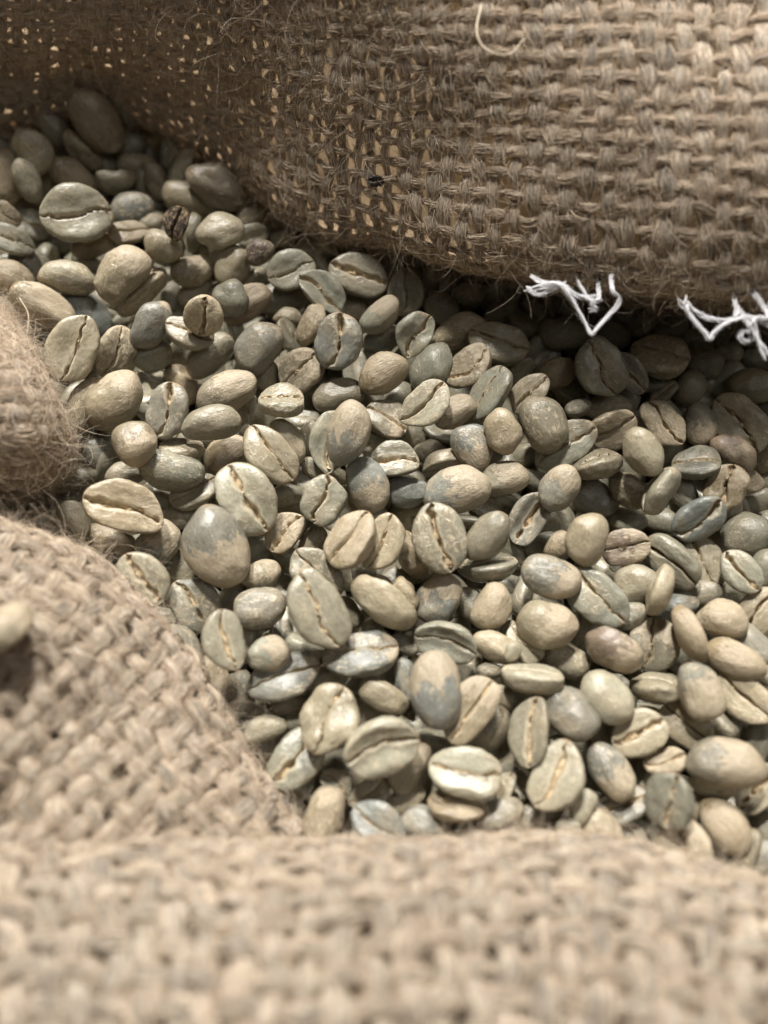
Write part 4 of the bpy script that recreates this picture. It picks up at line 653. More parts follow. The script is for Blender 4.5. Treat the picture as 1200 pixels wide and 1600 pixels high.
-88.89,-29.9,-1.0,0.431,0.858,-0.051,-0.275,8.37,6.7,4.15,n,0
-5.6,-21.84,-1.0,-0.082,0.261,0.885,-0.376,9.28,7.46,4.63,n,0
-33.71,159.03,-1.0,0.562,0.31,0.291,-0.709,9.74,7.2,4.46,T,1
-15.37,-27.26,-1.0,0.137,0.606,0.686,-0.379,9.56,7.0,4.34,n,0
17.25,133.19,-1.0,0.737,0.326,-0.025,0.592,9.14,6.79,4.21,T,1
-80.84,41.5,-1.0,-0.147,0.009,0.949,-0.279,8.99,7.83,4.85,t,0
-72.0,150.1,1.43,-0.3,0.376,0.625,0.615,9.75,8.1,5.02,p,0
-90.9,116.55,-1.0,-0.06,0.157,0.853,0.495,8.8,6.64,4.11,n,0
-67.04,-0.98,-1.0,0.643,-0.283,-0.48,0.526,8.78,8.08,4.92,n,1
-98.9,-26.4,-1.0,0.584,-0.499,0.076,-0.635,8.45,6.12,3.79,n,1
40.59,97.31,-0.81,0.158,-0.041,0.818,-0.551,9.36,8.61,5.24,n,1
29.9,149.43,-0.72,-0.247,0.95,0.053,-0.184,8.4,6.38,3.96,n,0
111.8,75.19,-1.0,0.081,0.897,0.253,0.354,8.29,6.17,3.83,p,0
104.14,-31.74,-1.0,0.392,0.368,0.817,-0.207,9.67,7.36,4.56,n,0
61.01,15.59,0.62,0.001,0.896,0.34,0.287,8.47,6.1,3.78,p,0
-53.71,-21.97,-1.0,0.209,0.963,-0.031,-0.168,9.29,6.78,4.21,p,0
86.45,27.33,-0.86,-0.182,0.46,0.832,-0.252,9.79,9.01,5.48,n,1
89.55,85.39,-1.0,0.179,-0.68,0.699,0.128,9.77,7.57,4.69,p,0
-72.15,26.48,-1.0,0.849,-0.283,0.143,-0.424,9.51,6.99,4.33,T,1
-50.84,159.02,-1.0,0.561,0.768,0.061,-0.304,8.81,8.1,4.93,T,1
77.87,91.2,-1.0,0.326,0.179,0.734,-0.568,9.37,8.62,5.25,p,1
-79.53,-26.22,-1.0,-0.384,0.421,0.135,0.81,9.38,6.84,4.24,n,1
131.32,34.36,-0.86,-0.456,-0.522,0.582,0.426,9.73,8.9,5.45,n,1
-77.41,161.42,-1.0,-0.349,0.226,-0.595,0.688,9.31,7.08,4.39,n,1
-38.28,4.45,-0.89,-0.17,0.193,0.952,-0.165,9.8,7.25,4.49,p,0
-57.79,-0.68,-1.0,-0.084,0.724,-0.638,-0.248,9.44,6.96,4.31,n,0
98.62,36.22,-1.0,0.674,-0.595,-0.432,0.069,9.45,8.69,5.29,n,1
65.56,140.88,-0.17,0.871,-0.147,0.353,-0.308,9.76,8.98,5.47,p,1
119.55,-9.92,-1.0,0.783,0.386,-0.292,0.391,10.06,9.25,5.63,n,1
61.13,6.47,-1.0,0.79,-0.035,-0.113,-0.602,9.94,7.53,4.67,p,1
116.92,65.91,-1.0,0.558,0.429,0.239,-0.669,8.86,6.8,4.21,n,1
95.55,20.57,-1.0,0.288,0.319,0.774,-0.464,9.55,8.79,5.35,T,1
95.48,125.61,-1.0,0.575,-0.599,0.556,0.035,8.94,6.53,4.05,n,0
41.91,159.17,-1.0,0.99,0.063,0.101,0.072,9.97,8.67,5.38,p,1
76.16,139.42,-1.0,0.527,-0.339,-0.728,0.278,8.41,7.74,4.71,g,1
56.91,-11.09,-1.39,0.176,0.077,0.942,0.274,9.37,7.45,4.62,T,0
132.77,45.5,-0.49,0.316,0.643,-0.502,-0.485,8.48,7.8,4.75,g,1
-96.52,5.51,-0.48,-0.322,-0.493,0.606,0.535,9.22,7.45,4.62,n,0
-87.93,156.77,-1.0,0.24,-0.126,0.725,-0.633,9.44,7.68,4.76,t,1
26.35,-32.63,-1.0,0.231,0.103,0.88,-0.403,8.97,7.1,4.4,n,0
93.93,134.39,-0.67,-0.062,0.991,-0.015,0.12,10.03,8.26,5.12,T,0
24.24,127.52,-1.0,0.851,0.334,0.262,-0.31,8.92,6.57,4.07,n,1
94.39,11.59,-1.0,0.27,0.864,0.378,0.192,10.06,7.3,4.53,n,0
104.4,68.35,-1.0,-0.137,-0.375,-0.485,0.778,9.79,7.98,4.95,T,1
-2.61,147.72,-1.0,0.819,-0.168,0.519,-0.179,8.7,8.0,4.87,t,1
56.18,143.37,-1.0,-0.213,-0.431,-0.557,0.677,9.55,7.16,4.44,t,1
45.25,151.71,-1.0,-0.0,0.367,0.822,0.435,9.83,7.08,4.39,p,0
131.12,-24.13,-1.0,0.653,0.206,-0.373,-0.626,9.06,6.52,4.05,n,1
68.64,126.63,-1.0,0.272,0.181,0.945,-0.023,9.29,8.32,5.16,n,0
95.86,-22.2,-1.0,0.358,0.865,-0.174,0.306,9.63,7.93,4.91,t,0
-80.04,-2.61,-1.0,-0.341,0.184,0.918,0.081,8.42,6.2,3.84,n,0
126.96,66.15,-1.0,0.696,0.141,-0.143,0.69,8.98,7.71,4.78,g,1
88.43,48.16,-1.0,0.597,-0.056,0.542,-0.588,10.06,9.25,5.63,g,1
27.71,114.54,-1.0,-0.13,0.742,0.508,0.417,9.01,6.71,4.16,n,0
90.53,117.32,-1.0,-0.329,0.042,0.693,-0.64,8.58,6.7,4.16,n,1
131.56,14.36,-1.0,0.25,0.746,0.368,0.495,9.89,7.33,4.54,n,0
48.54,111.44,-0.98,-0.061,0.135,0.877,0.456,8.96,6.47,4.01,n,0
45.57,143.77,-1.0,0.322,-0.153,0.696,0.623,8.55,6.65,4.12,t,0
-18.71,-0.52,1.15,0.098,0.952,-0.126,-0.261,9.55,6.98,4.33,n,0
85.98,128.54,-1.0,0.508,-0.651,-0.5,-0.259,9.37,7.89,4.89,g,0
96.3,-33.39,-1.0,0.864,-0.068,-0.244,-0.436,8.99,6.65,4.12,t,1
-54.5,6.87,-1.0,-0.001,0.971,-0.135,-0.196,9.92,7.15,4.43,p,0
61.1,100.31,-1.0,-0.45,0.665,-0.526,-0.28,9.97,7.25,4.49,t,0
120.15,76.29,-1.0,-0.359,0.71,-0.596,-0.112,9.29,7.04,4.36,n,0
28.06,157.86,-1.0,-0.247,0.618,-0.588,-0.46,8.45,6.45,4.0,n,0
-96.06,-3.37,-1.0,0.169,0.814,0.112,-0.544,8.35,6.24,3.87,T,0
-90.42,15.14,-0.95,-0.212,-0.069,0.469,0.854,10.04,9.24,5.62,n,1
128.52,95.62,-1.0,0.596,-0.326,0.721,-0.136,8.47,6.63,4.11,n,0
-95.28,71.27,-1.0,-0.356,0.509,0.749,-0.229,8.88,6.58,4.08,p,0
83.16,-33.67,-1.0,0.232,0.827,-0.287,0.424,8.36,6.23,3.86,g,0
-22.37,153.89,-1.0,0.774,0.585,0.216,0.112,9.03,6.74,4.18,n,1
86.06,40.38,-1.0,0.991,0.105,-0.038,-0.078,8.85,6.44,3.99,p,1
109.27,-6.41,-1.31,-0.443,-0.536,0.596,0.403,8.65,7.96,4.85,n,1
-46.53,-7.81,-1.0,-0.023,0.731,0.536,-0.422,9.07,6.6,4.09,n,0
-80.41,82.16,-1.0,-0.064,0.34,-0.144,0.927,9.18,6.78,4.2,t,1
-34.47,-28.09,-1.0,-0.026,0.471,-0.53,0.705,9.83,9.04,5.5,n,1
120.93,23.85,-1.0,0.288,-0.358,0.888,-0.005,9.77,7.13,4.42,n,0
71.24,42.78,-1.0,0.031,-0.425,0.013,0.905,8.3,6.2,3.84,p,1
140.69,55.74,-1.0,0.915,-0.299,-0.272,-0.007,9.22,8.09,5.02,n,1
-100.41,-34.52,-1.0,0.22,0.821,-0.161,-0.503,9.91,7.2,4.46,n,0
-100.52,64.78,-1.0,0.502,-0.845,0.047,0.181,8.37,6.66,4.13,T,0
-28.58,129.93,-1.0,0.35,0.717,0.144,0.586,9.52,8.76,5.33,g,1
87.18,-15.44,-0.75,-0.195,0.734,0.633,0.151,8.58,7.47,4.63,T,0
33.99,-18.0,-1.0,0.359,0.898,0.083,0.242,9.94,7.92,4.91,n,0
132.72,53.84,-1.51,0.536,-0.469,0.681,-0.17,9.45,6.97,4.32,p,0
110.54,36.46,-1.0,0.022,0.711,0.36,0.604,9.53,6.92,4.29,T,0
-66.25,56.01,-1.0,0.637,0.431,-0.164,0.618,9.84,7.11,4.41,t,1
-12.09,106.25,0.66,-0.386,0.439,0.741,0.331,8.65,6.24,3.87,n,0
103.3,124.18,-1.0,0.463,0.131,0.096,0.872,9.26,8.52,5.19,p,1
126.35,6.97,-1.0,0.818,-0.101,-0.551,-0.133,8.37,6.2,3.84,t,1
-52.71,23.45,-1.0,0.985,-0.023,0.164,0.047,9.06,6.65,4.12,n,1
-69.11,-11.03,-1.0,0.019,0.063,-0.075,0.995,9.38,6.87,4.26,t,1
-63.72,-29.1,-1.0,0.46,-0.594,0.637,-0.171,9.24,8.5,5.17,t,1
3.93,-34.9,-1.23,0.098,0.641,0.759,-0.066,8.96,6.45,4.0,n,0
69.33,100.99,-1.0,0.828,0.196,-0.482,0.211,9.43,6.87,4.26,T,1
112.67,-33.22,-1.0,0.863,-0.039,-0.138,-0.484,8.59,6.58,4.08,n,1
-6.2,-9.69,-1.0,0.696,-0.287,0.079,-0.654,9.14,7.04,4.37,n,1
139.01,7.21,-1.0,0.138,-0.434,-0.52,0.722,9.74,8.55,5.3,p,1
136.5,112.14,-1.0,0.576,0.585,-0.546,-0.163,9.85,8.23,5.1,p,1
115.21,-17.87,-1.0,0.44,-0.424,0.495,0.618,10.07,9.27,5.64,n,1
20.99,120.21,-1.0,0.108,-0.118,0.962,0.221,9.36,6.97,4.32,T,0
-99.36,79.35,-1.0,0.032,0.823,-0.404,-0.399,9.76,7.1,4.41,t,0
-99.19,-14.04,-1.0,0.159,0.783,-0.56,0.22,9.38,8.09,5.01,g,0
96.93,52.02,-1.0,0.452,0.348,0.803,0.171,8.85,6.38,3.96,g,0
72.08,-0.61,-1.0,0.394,0.211,0.881,0.154,8.54,6.26,3.88,n,0
63.25,23.66,1.88,0.778,0.202,-0.364,-0.471,8.87,6.45,4.0,n,1
-76.95,19.37,-1.0,0.555,0.193,0.331,0.739,9.65,7.05,4.37,t,1
79.33,48.39,-1.0,0.514,0.23,0.67,-0.483,8.84,8.13,4.95,T,1
136.2,62.53,-1.0,-0.409,0.762,-0.144,0.482,9.8,7.39,4.58,t,0
111.98,0.78,-0.7,0.877,-0.281,-0.276,0.274,9.52,6.97,4.32,p,1
-51.34,32.21,-1.0,0.819,-0.032,0.275,0.503,9.18,6.76,4.19,p,1
115.97,96.21,-1.0,0.046,-0.393,-0.549,0.736,10.05,7.96,4.94,g,1
33.57,-26.57,-1.0,0.167,-0.128,0.952,-0.223,10.02,7.31,4.53,g,0
126.02,158.77,-1.0,0.855,0.128,-0.503,0.029,9.83,7.62,4.73,n,1
12.27,139.88,-0.94,0.548,-0.806,0.094,0.204,8.76,6.4,3.97,n,0
135.33,131.33,-1.0,0.386,-0.461,0.776,0.19,9.63,7.02,4.35,p,0
-23.09,141.77,-1.0,-0.204,-0.229,0.682,-0.664,8.87,7.22,4.48,p,1
13.17,122.14,-1.0,-0.249,0.789,-0.374,-0.419,9.7,7.46,4.63,n,0
101.41,150.74,-1.0,0.493,0.485,-0.264,0.672,8.38,7.6,4.69,n,1
-26.92,1.82,-1.0,-0.462,0.61,-0.339,0.547,9.35,8.6,5.23,t,1
-83.64,50.07,-1.0,-0.241,0.672,0.634,0.297,9.2,7.66,4.75,n,0
-78.03,-16.12,-1.1,0.801,0.422,0.398,-0.15,8.8,8.1,4.93,n,1
-99.16,93.98,-1.0,-0.412,0.874,0.03,-0.256,9.39,6.85,4.25,T,0
-94.01,141.49,-1.0,-0.353,0.926,-0.118,-0.064,9.49,6.83,4.24,p,0
-78.95,101.5,-0.86,-0.359,0.217,0.907,-0.04,8.44,6.65,4.12,t,0
-74.37,76.35,-1.0,-0.455,0.717,0.35,-0.396,9.47,7.28,4.51,T,0
117.11,153.24,-1.04,0.537,-0.269,-0.793,0.099,8.71,8.01,4.88,t,1
-10.36,127.09,-1.0,0.145,0.112,0.835,0.518,9.12,6.72,4.17,n,0
2.0,113.38,-1.0,0.822,0.104,-0.153,0.538,9.49,6.99,4.33,t,1
-96.92,22.76,-1.0,-0.064,0.985,0.077,-0.142,9.35,6.77,4.19,g,0
-61.97,-17.02,-1.0,0.359,0.815,-0.195,-0.41,8.31,6.65,4.12,T,0
-91.3,85.97,-1.0,0.798,0.047,-0.465,0.38,9.38,8.63,5.25,t,1
26.99,141.03,-1.0,0.379,0.695,-0.188,0.581,8.74,8.04,4.9,n,1
-14.83,137.3,-1.0,0.543,-0.753,0.371,-0.027,8.49,6.59,4.09,t,0
121.4,106.92,-1.02,0.815,-0.363,-0.308,-0.332,9.7,8.93,5.43,g,1
-33.72,147.12,-1.0,0.777,0.565,0.257,0.105,8.39,6.24,3.87,n,1
63.0,-26.58,-1.52,-0.038,0.923,-0.336,0.182,9.43,6.79,4.21,p,0
-22.48,-22.92,-1.4,0.024,0.734,-0.678,0.015,10.0,7.28,4.52,n,0
47.7,119.31,-1.0,-0.131,0.529,0.697,0.466,9.87,7.13,4.42,g,0
-69.72,48.14,-1.0,0.598,0.51,0.157,-0.598,8.56,7.88,4.79,T,1
80.31,34.76,-1.14,0.316,0.239,0.783,0.48,8.31,6.69,4.15,n,0
13.07,160.15,-1.0,0.785,0.303,-0.227,0.491,8.74,6.3,3.91,n,1
-81.13,6.59,-1.0,0.55,-0.663,0.304,0.407,8.5,7.82,4.76,p,1
38.2,121.18,-1.0,0.258,-0.244,0.871,0.339,8.36,6.02,3.73,n,0
91.33,-7.97,-1.25,0.689,-0.018,0.144,0.71,8.42,7.54,4.67,T,1
67.88,34.29,-1.0,0.79,-0.537,-0.272,0.114,8.42,7.74,4.71,n,1
53.03,92.88,0.44,-0.435,0.511,0.657,0.345,8.77,6.84,4.24,n,0
-0.39,128.0,-1.0,0.692,0.68,-0.094,-0.223,8.52,7.24,4.49,n,1
-10.65,160.92,-1.0,0.837,0.337,-0.159,0.401,10.05,7.3,4.52,n,1
-73.53,36.8,-1.0,0.852,0.155,0.121,0.484,9.18,6.72,4.17,t,1
117.16,41.67,-1.0,0.741,-0.53,-0.236,-0.339,9.42,8.67,5.28,T,1
88.52,3.13,-1.0,0.113,0.57,0.793,0.183,8.51,6.21,3.85,n,0
28.87,105.74,-1.0,0.507,-0.851,0.047,-0.132,9.29,6.9,4.28,n,0
63.0,149.42,-1.0,0.868,-0.177,0.41,-0.217,8.93,8.22,5.0,T,1
103.11,92.65,-1.0,0.715,0.408,0.078,-0.563,10.05,7.33,4.55,g,1
5.62,135.38,-0.76,0.668,0.024,0.71,-0.222,9.66,8.89,5.41,t,1
80.6,82.05,-1.0,-0.336,0.348,0.871,-0.088,9.58,8.81,5.36,t,1
-98.25,159.47,-1.0,0.532,0.097,-0.039,-0.841,9.93,9.13,5.56,T,1
-58.78,13.57,-1.0,-0.014,0.102,0.994,-0.029,8.87,6.39,3.96,T,0
-99.04,36.34,-1.0,0.819,0.153,0.202,0.515,8.81,6.48,4.02,T,1
85.71,11.01,-1.0,0.848,0.087,-0.498,-0.158,8.92,6.43,3.98,t,1
-30.76,11.4,-0.68,0.072,0.263,0.95,-0.151,9.46,6.88,4.26,p,0
113.66,160.73,-1.0,-0.337,0.732,-0.586,0.086,8.62,6.26,3.88,g,0
41.03,-29.8,-1.22,0.713,0.037,-0.096,-0.693,9.5,6.89,4.27,n,1
58.49,-18.8,-0.62,0.605,-0.291,0.272,-0.689,9.47,8.71,5.3,T,1
-100.01,132.97,-1.0,-0.123,0.25,0.876,0.395,8.39,6.16,3.82,p,0
52.6,-28.2,-1.0,0.424,0.006,0.901,-0.095,9.28,6.68,4.14,T,0
-99.78,121.42,-1.0,0.095,-0.467,0.762,0.439,8.57,6.24,3.87,n,0
-37.02,-4.89,-1.0,0.153,0.953,0.236,-0.118,8.54,6.38,3.96,n,0
94.65,109.26,-1.0,-0.049,0.295,0.736,0.608,8.27,6.05,3.75,n,0
-100.93,102.44,-1.12,-0.154,0.049,0.986,0.034,8.37,6.49,4.03,g,0
-98.82,13.64,-1.51,-0.124,0.601,0.773,-0.161,9.82,7.23,4.48,T,0
79.69,72.5,-1.0,0.21,0.355,0.908,-0.07,8.58,7.31,4.53,n,0
117.89,145.29,-0.96,0.843,0.214,-0.335,-0.362,8.57,6.46,4.0,n,1
-65.25,37.16,-1.0,0.545,0.205,-0.418,0.697,9.59,8.55,5.3,n,1
3.3,-16.99,-1.0,-0.037,0.992,-0.036,0.114,9.95,7.28,4.51,p,0
82.6,111.87,-1.0,0.42,0.057,0.212,0.88,8.64,7.95,4.84,p,1
102.99,136.1,-1.26,0.243,0.001,0.161,0.957,9.64,8.87,5.4,n,1
22.37,-24.05,-0.68,-0.017,0.364,0.903,0.228,9.53,7.22,4.47,n,0
103.06,46.58,-1.0,0.354,-0.426,0.807,-0.203,9.94,7.31,4.53,p,0
132.81,153.8,-1.0,-0.35,0.576,0.523,0.522,8.89,6.65,4.12,g,0
-65.32,8.31,-1.25,0.848,0.097,-0.141,-0.501,9.0,7.63,4.73,t,1
129.55,-35.14,-1.0,0.673,0.459,-0.288,-0.504,8.62,6.38,3.96,n,1
-97.57,151.47,-1.0,-0.184,0.65,-0.425,-0.603,9.13,6.65,4.12,g,0
10.3,112.28,-1.0,0.813,0.144,0.444,-0.347,9.64,7.91,4.91,n,1
55.1,128.87,-1.18,0.491,-0.162,-0.452,0.727,8.59,6.32,3.92,T,1
-5.9,116.58,-1.0,0.238,-0.264,0.935,0.005,9.33,8.12,5.04,p,0
121.7,129.74,-1.0,0.516,-0.283,-0.502,0.634,9.08,6.73,4.17,p,1
-7.73,-31.99,-1.0,0.298,0.869,0.391,-0.064,8.39,6.29,3.9,T,0
133.3,72.59,-1.0,0.754,-0.277,0.205,-0.559,10.05,9.24,5.63,n,1
-42.06,158.4,-1.0,-0.344,0.883,0.063,-0.314,9.22,6.73,4.17,T,0
36.57,109.86,-1.0,0.941,0.281,-0.097,-0.159,9.27,6.76,4.19,n,1
-69.79,69.44,-1.0,0.171,0.142,-0.53,0.819,9.88,8.25,5.11,n,1
90.9,58.8,-1.0,-0.024,-0.537,-0.047,0.842,9.09,6.71,4.16,n,1
69.59,8.5,-1.0,-0.202,0.85,-0.125,0.469,9.73,7.25,4.49,n,0
-45.98,1.6,-1.11,0.959,0.003,-0.055,0.279,9.42,6.9,4.28,n,1
77.04,157.95,-1.0,0.045,-0.387,0.821,0.417,9.63,7.19,4.46,n,0
75.19,-34.97,-0.93,-0.401,0.703,0.587,-0.008,8.73,8.03,4.89,g,1
-29.95,-17.38,-1.0,-0.318,0.503,-0.18,0.783,8.52,7.08,4.39,g,1
141.05,-5.27,-1.0,0.809,0.158,-0.035,-0.565,8.78,6.93,4.3,T,1
-13.5,-19.1,-1.0,0.125,0.855,0.466,-0.191,9.65,6.95,4.31,g,0
-73.35,9.0,-1.0,-0.277,0.674,-0.565,0.386,9.31,8.56,5.21,g,1
120.28,-0.98,-1.0,0.828,-0.5,-0.063,-0.244,8.93,8.22,5.0,n,1
-89.48,97.03,-1.0,0.843,0.172,0.314,0.402,9.29,6.87,4.26,t,1
138.95,19.27,-1.0,0.655,-0.622,-0.293,-0.314,9.14,8.41,5.12,n,1
112.85,124.61,-1.0,0.795,0.132,-0.558,0.199,8.37,6.19,3.84,n,1
-3.0,137.09,-1.0,0.16,0.125,0.263,0.943,9.2,8.46,5.15,g,1
-52.94,151.29,-1.0,-0.025,-0.274,0.898,-0.343,8.68,7.98,4.86,n,1
-98.8,46.25,-1.0,0.775,-0.225,0.354,-0.474,8.71,6.41,3.98,g,1
-19.51,126.77,-1.0,-0.365,0.817,-0.207,-0.396,9.9,7.16,4.44,n,0
89.63,93.42,-1.0,0.459,-0.076,-0.442,0.767,8.78,6.33,3.92,g,1
123.29,15.34,-1.0,0.608,-0.272,0.387,-0.638,8.92,8.2,4.99,t,1
-92.64,52.98,-1.0,0.789,0.16,0.359,0.472,9.54,6.9,4.28,T,1
54.84,106.59,-1.0,0.953,0.132,0.062,-0.264,8.3,6.65,4.12,n,1
98.02,62.63,-1.0,0.136,-0.266,0.875,0.381,9.67,7.71,4.78,n,0
-56.7,-10.16,-1.0,-0.171,0.828,0.532,0.046,8.78,6.37,3.95,p,0
129.11,26.83,-1.15,0.655,-0.613,-0.443,-0.003,9.74,8.96,5.45,n,1
66.66,-35.12,-1.0,0.366,0.56,0.736,-0.099,8.4,6.08,3.77,n,0
61.2,161.12,-1.0,0.878,0.477,0.029,-0.028,8.67,6.24,3.87,g,1
129.63,106.31,-1.0,0.308,-0.361,0.838,0.269,9.04,6.71,4.16,n,0
-92.55,31.39,-1.0,-0.037,0.803,-0.309,-0.508,8.76,6.31,3.91,g,0
56.28,-35.29,-1.0,0.792,-0.505,-0.327,-0.105,9.57,8.41,5.22,T,1
141.05,42.91,-1.0,0.106,0.46,0.838,0.273,9.34,6.92,4.29,p,0
-57.03,37.84,-0.57,0.163,0.776,0.593,-0.14,8.55,6.96,4.31,t,0
120.19,120.72,-1.0,0.876,-0.142,0.238,-0.395,8.55,7.87,4.79,T,1
113.89,16.52,-1.0,0.474,-0.176,0.857,-0.098,8.66,6.3,3.91,n,0
67.58,115.79,-1.0,0.663,0.748,0.004,-0.033,8.62,7.58,4.7,t,1
-100.78,113.49,-1.0,0.635,-0.248,-0.452,0.576,9.52,8.76,5.33,n,1
86.84,161.37,-1.0,0.139,-0.084,0.91,-0.382,9.48,8.72,5.31,n,1
125.19,39.64,-1.0,0.294,0.387,0.782,0.389,9.79,7.13,4.42,n,0
77.19,127.37,-1.0,-0.499,0.231,0.592,-0.59,9.99,8.05,4.99,p,1
74.23,147.5,-1.0,-0.324,0.859,0.27,0.289,9.26,6.67,4.13,n,0
64.65,-3.23,-1.0,0.295,0.582,0.756,-0.046,9.19,6.71,4.16,T,0
34.43,-34.54,-0.78,0.344,0.923,0.169,-0.037,8.63,6.37,3.95,T,0
4.03,121.18,-0.94,0.918,-0.342,0.198,0.04,9.11,8.38,5.1,p,1
-9.69,152.91,-1.0,-0.205,0.522,0.795,0.234,8.34,6.04,3.75,g,0
46.58,103.27,-1.19,0.868,-0.295,0.128,-0.379,9.17,8.44,5.14,n,1
98.37,85.95,-1.0,0.837,0.282,-0.467,-0.044,9.71,6.99,4.34,t,1
-80.41,135.97,0.34,0.534,0.614,0.381,-0.438,9.57,8.27,5.13,t,1
-77.3,55.68,-1.0,-0.016,-0.581,0.753,0.309,9.87,7.14,4.43,g,0
39.11,135.8,-1.0,0.112,0.229,-0.361,0.897,9.64,7.07,4.38,p,1
-50.18,-14.91,-1.0,-0.179,0.108,0.462,0.862,9.25,8.51,5.18,n,1
58.53,87.14,1.44,0.476,-0.561,0.652,0.185,8.87,6.39,3.96,p,0
62.65,109.47,-1.0,0.824,-0.351,0.351,-0.273,8.94,8.22,5.01,n,1
75.61,-10.95,-1.0,-0.372,-0.128,0.222,0.892,9.04,6.51,4.04,n,1
109.99,-24.51,-1.0,0.414,0.297,0.799,-0.318,9.55,7.82,4.85,T,0
96.88,141.93,-0.74,0.551,0.484,-0.108,-0.671,8.93,6.66,4.13,T,1
111.11,47.02,-1.0,-0.123,0.861,0.049,0.492,8.95,6.44,3.99,T,0
-28.54,-8.91,-1.0,0.021,0.496,0.79,-0.36,9.23,6.87,4.26,g,0
99.02,28.33,-1.0,0.868,-0.233,-0.424,0.111,9.57,7.58,4.7,n,1
109.14,152.52,-1.0,0.699,-0.431,0.57,0.02,9.36,7.27,4.51,n,0
-69.39,160.95,-1.0,0.426,0.184,-0.527,0.712,9.13,7.22,4.48,g,1
140.15,150.32,-1.0,0.325,-0.544,0.773,0.024,8.81,6.36,3.94,g,0
5.37,145.0,-1.0,0.001,0.135,0.819,0.558,9.6,7.09,4.4,n,0
113.38,106.52,-0.98,0.552,0.41,-0.32,0.652,9.45,8.25,5.11,n,1
19.3,143.98,-1.29,-0.089,-0.075,0.887,0.448,9.52,6.86,4.25,n,0
2.96,101.83,2.01,0.637,-0.703,0.291,-0.12,8.09,6.97,4.32,n,0
88.2,67.96,-1.0,0.849,-0.511,-0.008,-0.134,9.35,8.6,5.24,p,1
132.43,87.76,-1.0,0.396,-0.378,0.768,0.334,10.05,7.8,4.84,n,0
-17.71,-35.12,-1.0,0.58,-0.075,-0.144,-0.799,9.66,7.03,4.36,n,1
47.33,-35.14,-1.0,0.929,-0.346,-0.128,-0.022,9.9,7.51,4.66,n,1
72.5,87.64,-6.57,0.521,0.603,-0.079,0.599,6.24,4.86,3.02,n,1
29.67,94.12,-5.98,0.585,0.703,-0.04,0.403,8.25,7.59,4.62,p,1
64.45,87.94,-5.82,-0.227,0.072,0.846,-0.478,6.17,5.68,3.46,g,1
45.71,91.19,-5.58,0.71,-0.209,-0.248,0.625,7.72,4.63,2.87,t,1
37.51,92.65,-6.34,-0.142,0.712,0.628,0.28,7.89,5.2,3.22,p,0
19.96,-3.76,-5.72,0.634,-0.672,-0.364,0.12,6.88,6.33,3.86,n,1
-64.1,47.59,-5.8,0.543,-0.306,-0.613,0.486,6.75,5.67,3.51,n,1
-15.42,108.23,-6.46,0.13,-0.065,-0.432,0.89,8.73,5.24,3.25,p,1
22.8,96.77,-7.06,0.113,0.112,-0.518,0.841,7.62,5.39,3.34,t,1
11.94,-3.76,-5.69,0.964,-0.058,-0.216,0.14,8.21,5.66,3.51,n,1
51.39,90.51,-5.82,0.721,-0.11,-0.276,0.627,7.02,4.86,3.01,n,1
69.62,77.21,-4.65,-0.049,0.682,0.663,0.305,8.67,5.31,3.29,g,0
59.67,83.91,-6.07,0.633,0.323,-0.463,0.53,7.78,5.45,3.38,n,1
-4.63,-3.76,-5.67,0.971,0.122,-0.118,0.17,7.59,5.05,3.13,n,1
1.7,101.11,-5.76,0.196,0.366,0.164,0.895,6.41,5.41,3.35,T,1
14.19,98.94,-7.51,0.016,0.043,0.097,0.994,8.43,7.75,4.72,g,1
25.27,-3.76,-5.56,0.323,-0.356,-0.595,0.644,6.15,5.3,3.29,n,1
23.49,87.82,-5.66,0.643,0.402,0.295,0.581,6.61,6.09,3.7,n,1
-71.89,88.78,-5.81,-0.174,0.444,0.874,-0.091,8.27,4.96,3.08,t,0
65.8,49.73,-7.65,0.275,0.087,0.307,0.907,8.11,6.65,4.12,n,1
-13.44,1.72,-5.71,0.625,-0.718,-0.06,0.3,8.74,8.04,4.9,p,1
68.07,66.25,-5.8,-0.118,0.924,0.074,0.357,7.45,5.48,3.4,n,0
32.7,89.27,-5.33,-0.282,0.773,0.568,-0.027,6.2,4.59,2.84,T,0
41.38,90.39,-5.66,0.677,0.155,-0.403,0.596,6.9,4.54,2.82,n,1
56.58,89.09,-5.08,0.981,-0.041,-0.187,-0.012,7.56,4.54,2.81,t,1
66.3,81.3,-4.71,-0.075,0.741,0.557,0.368,6.34,4.37,2.71,n,0
-8.62,104.43,-6.4,0.492,0.633,-0.099,0.59,7.86,4.99,3.09,T,1
-18.95,9.09,-6.66,0.305,0.345,0.079,0.884,6.65,4.87,3.02,g,1
47.08,84.54,-5.79,0.942,0.17,-0.235,0.171,6.73,4.12,2.56,T,1
27.68,87.04,-5.75,-0.46,0.073,0.818,-0.338,6.92,5.78,3.58,n,1
-19.0,104.58,-6.59,0.897,-0.37,-0.186,-0.157,6.34,5.83,3.55,n,1
4.98,-3.76,-5.53,0.182,0.737,0.65,0.035,7.04,4.23,2.62,n,0
-60.05,46.89,-4.07,0.57,0.172,-0.057,0.802,6.7,4.02,2.49,t,1
20.7,-0.29,-5.48,-0.082,0.712,0.696,-0.045,7.34,4.75,2.95,n,0
-79.74,128.29,-6.62,-0.267,0.282,0.704,0.595,8.66,7.27,4.51,g,0
-4.88,102.78,-5.59,-0.335,0.083,0.822,0.453,8.68,5.27,3.26,t,0
63.4,83.29,-5.21,-0.065,0.743,0.262,0.613,6.54,4.37,2.71,n,0
16.85,-2.79,-6.01,0.909,-0.095,-0.187,0.359,8.11,5.7,3.53,n,1
-12.18,101.96,-5.69,0.049,0.249,0.829,-0.498,8.42,7.74,4.71,t,1
60.11,26.37,-5.01,0.207,0.841,-0.14,0.479,7.41,6.26,3.88,g,0
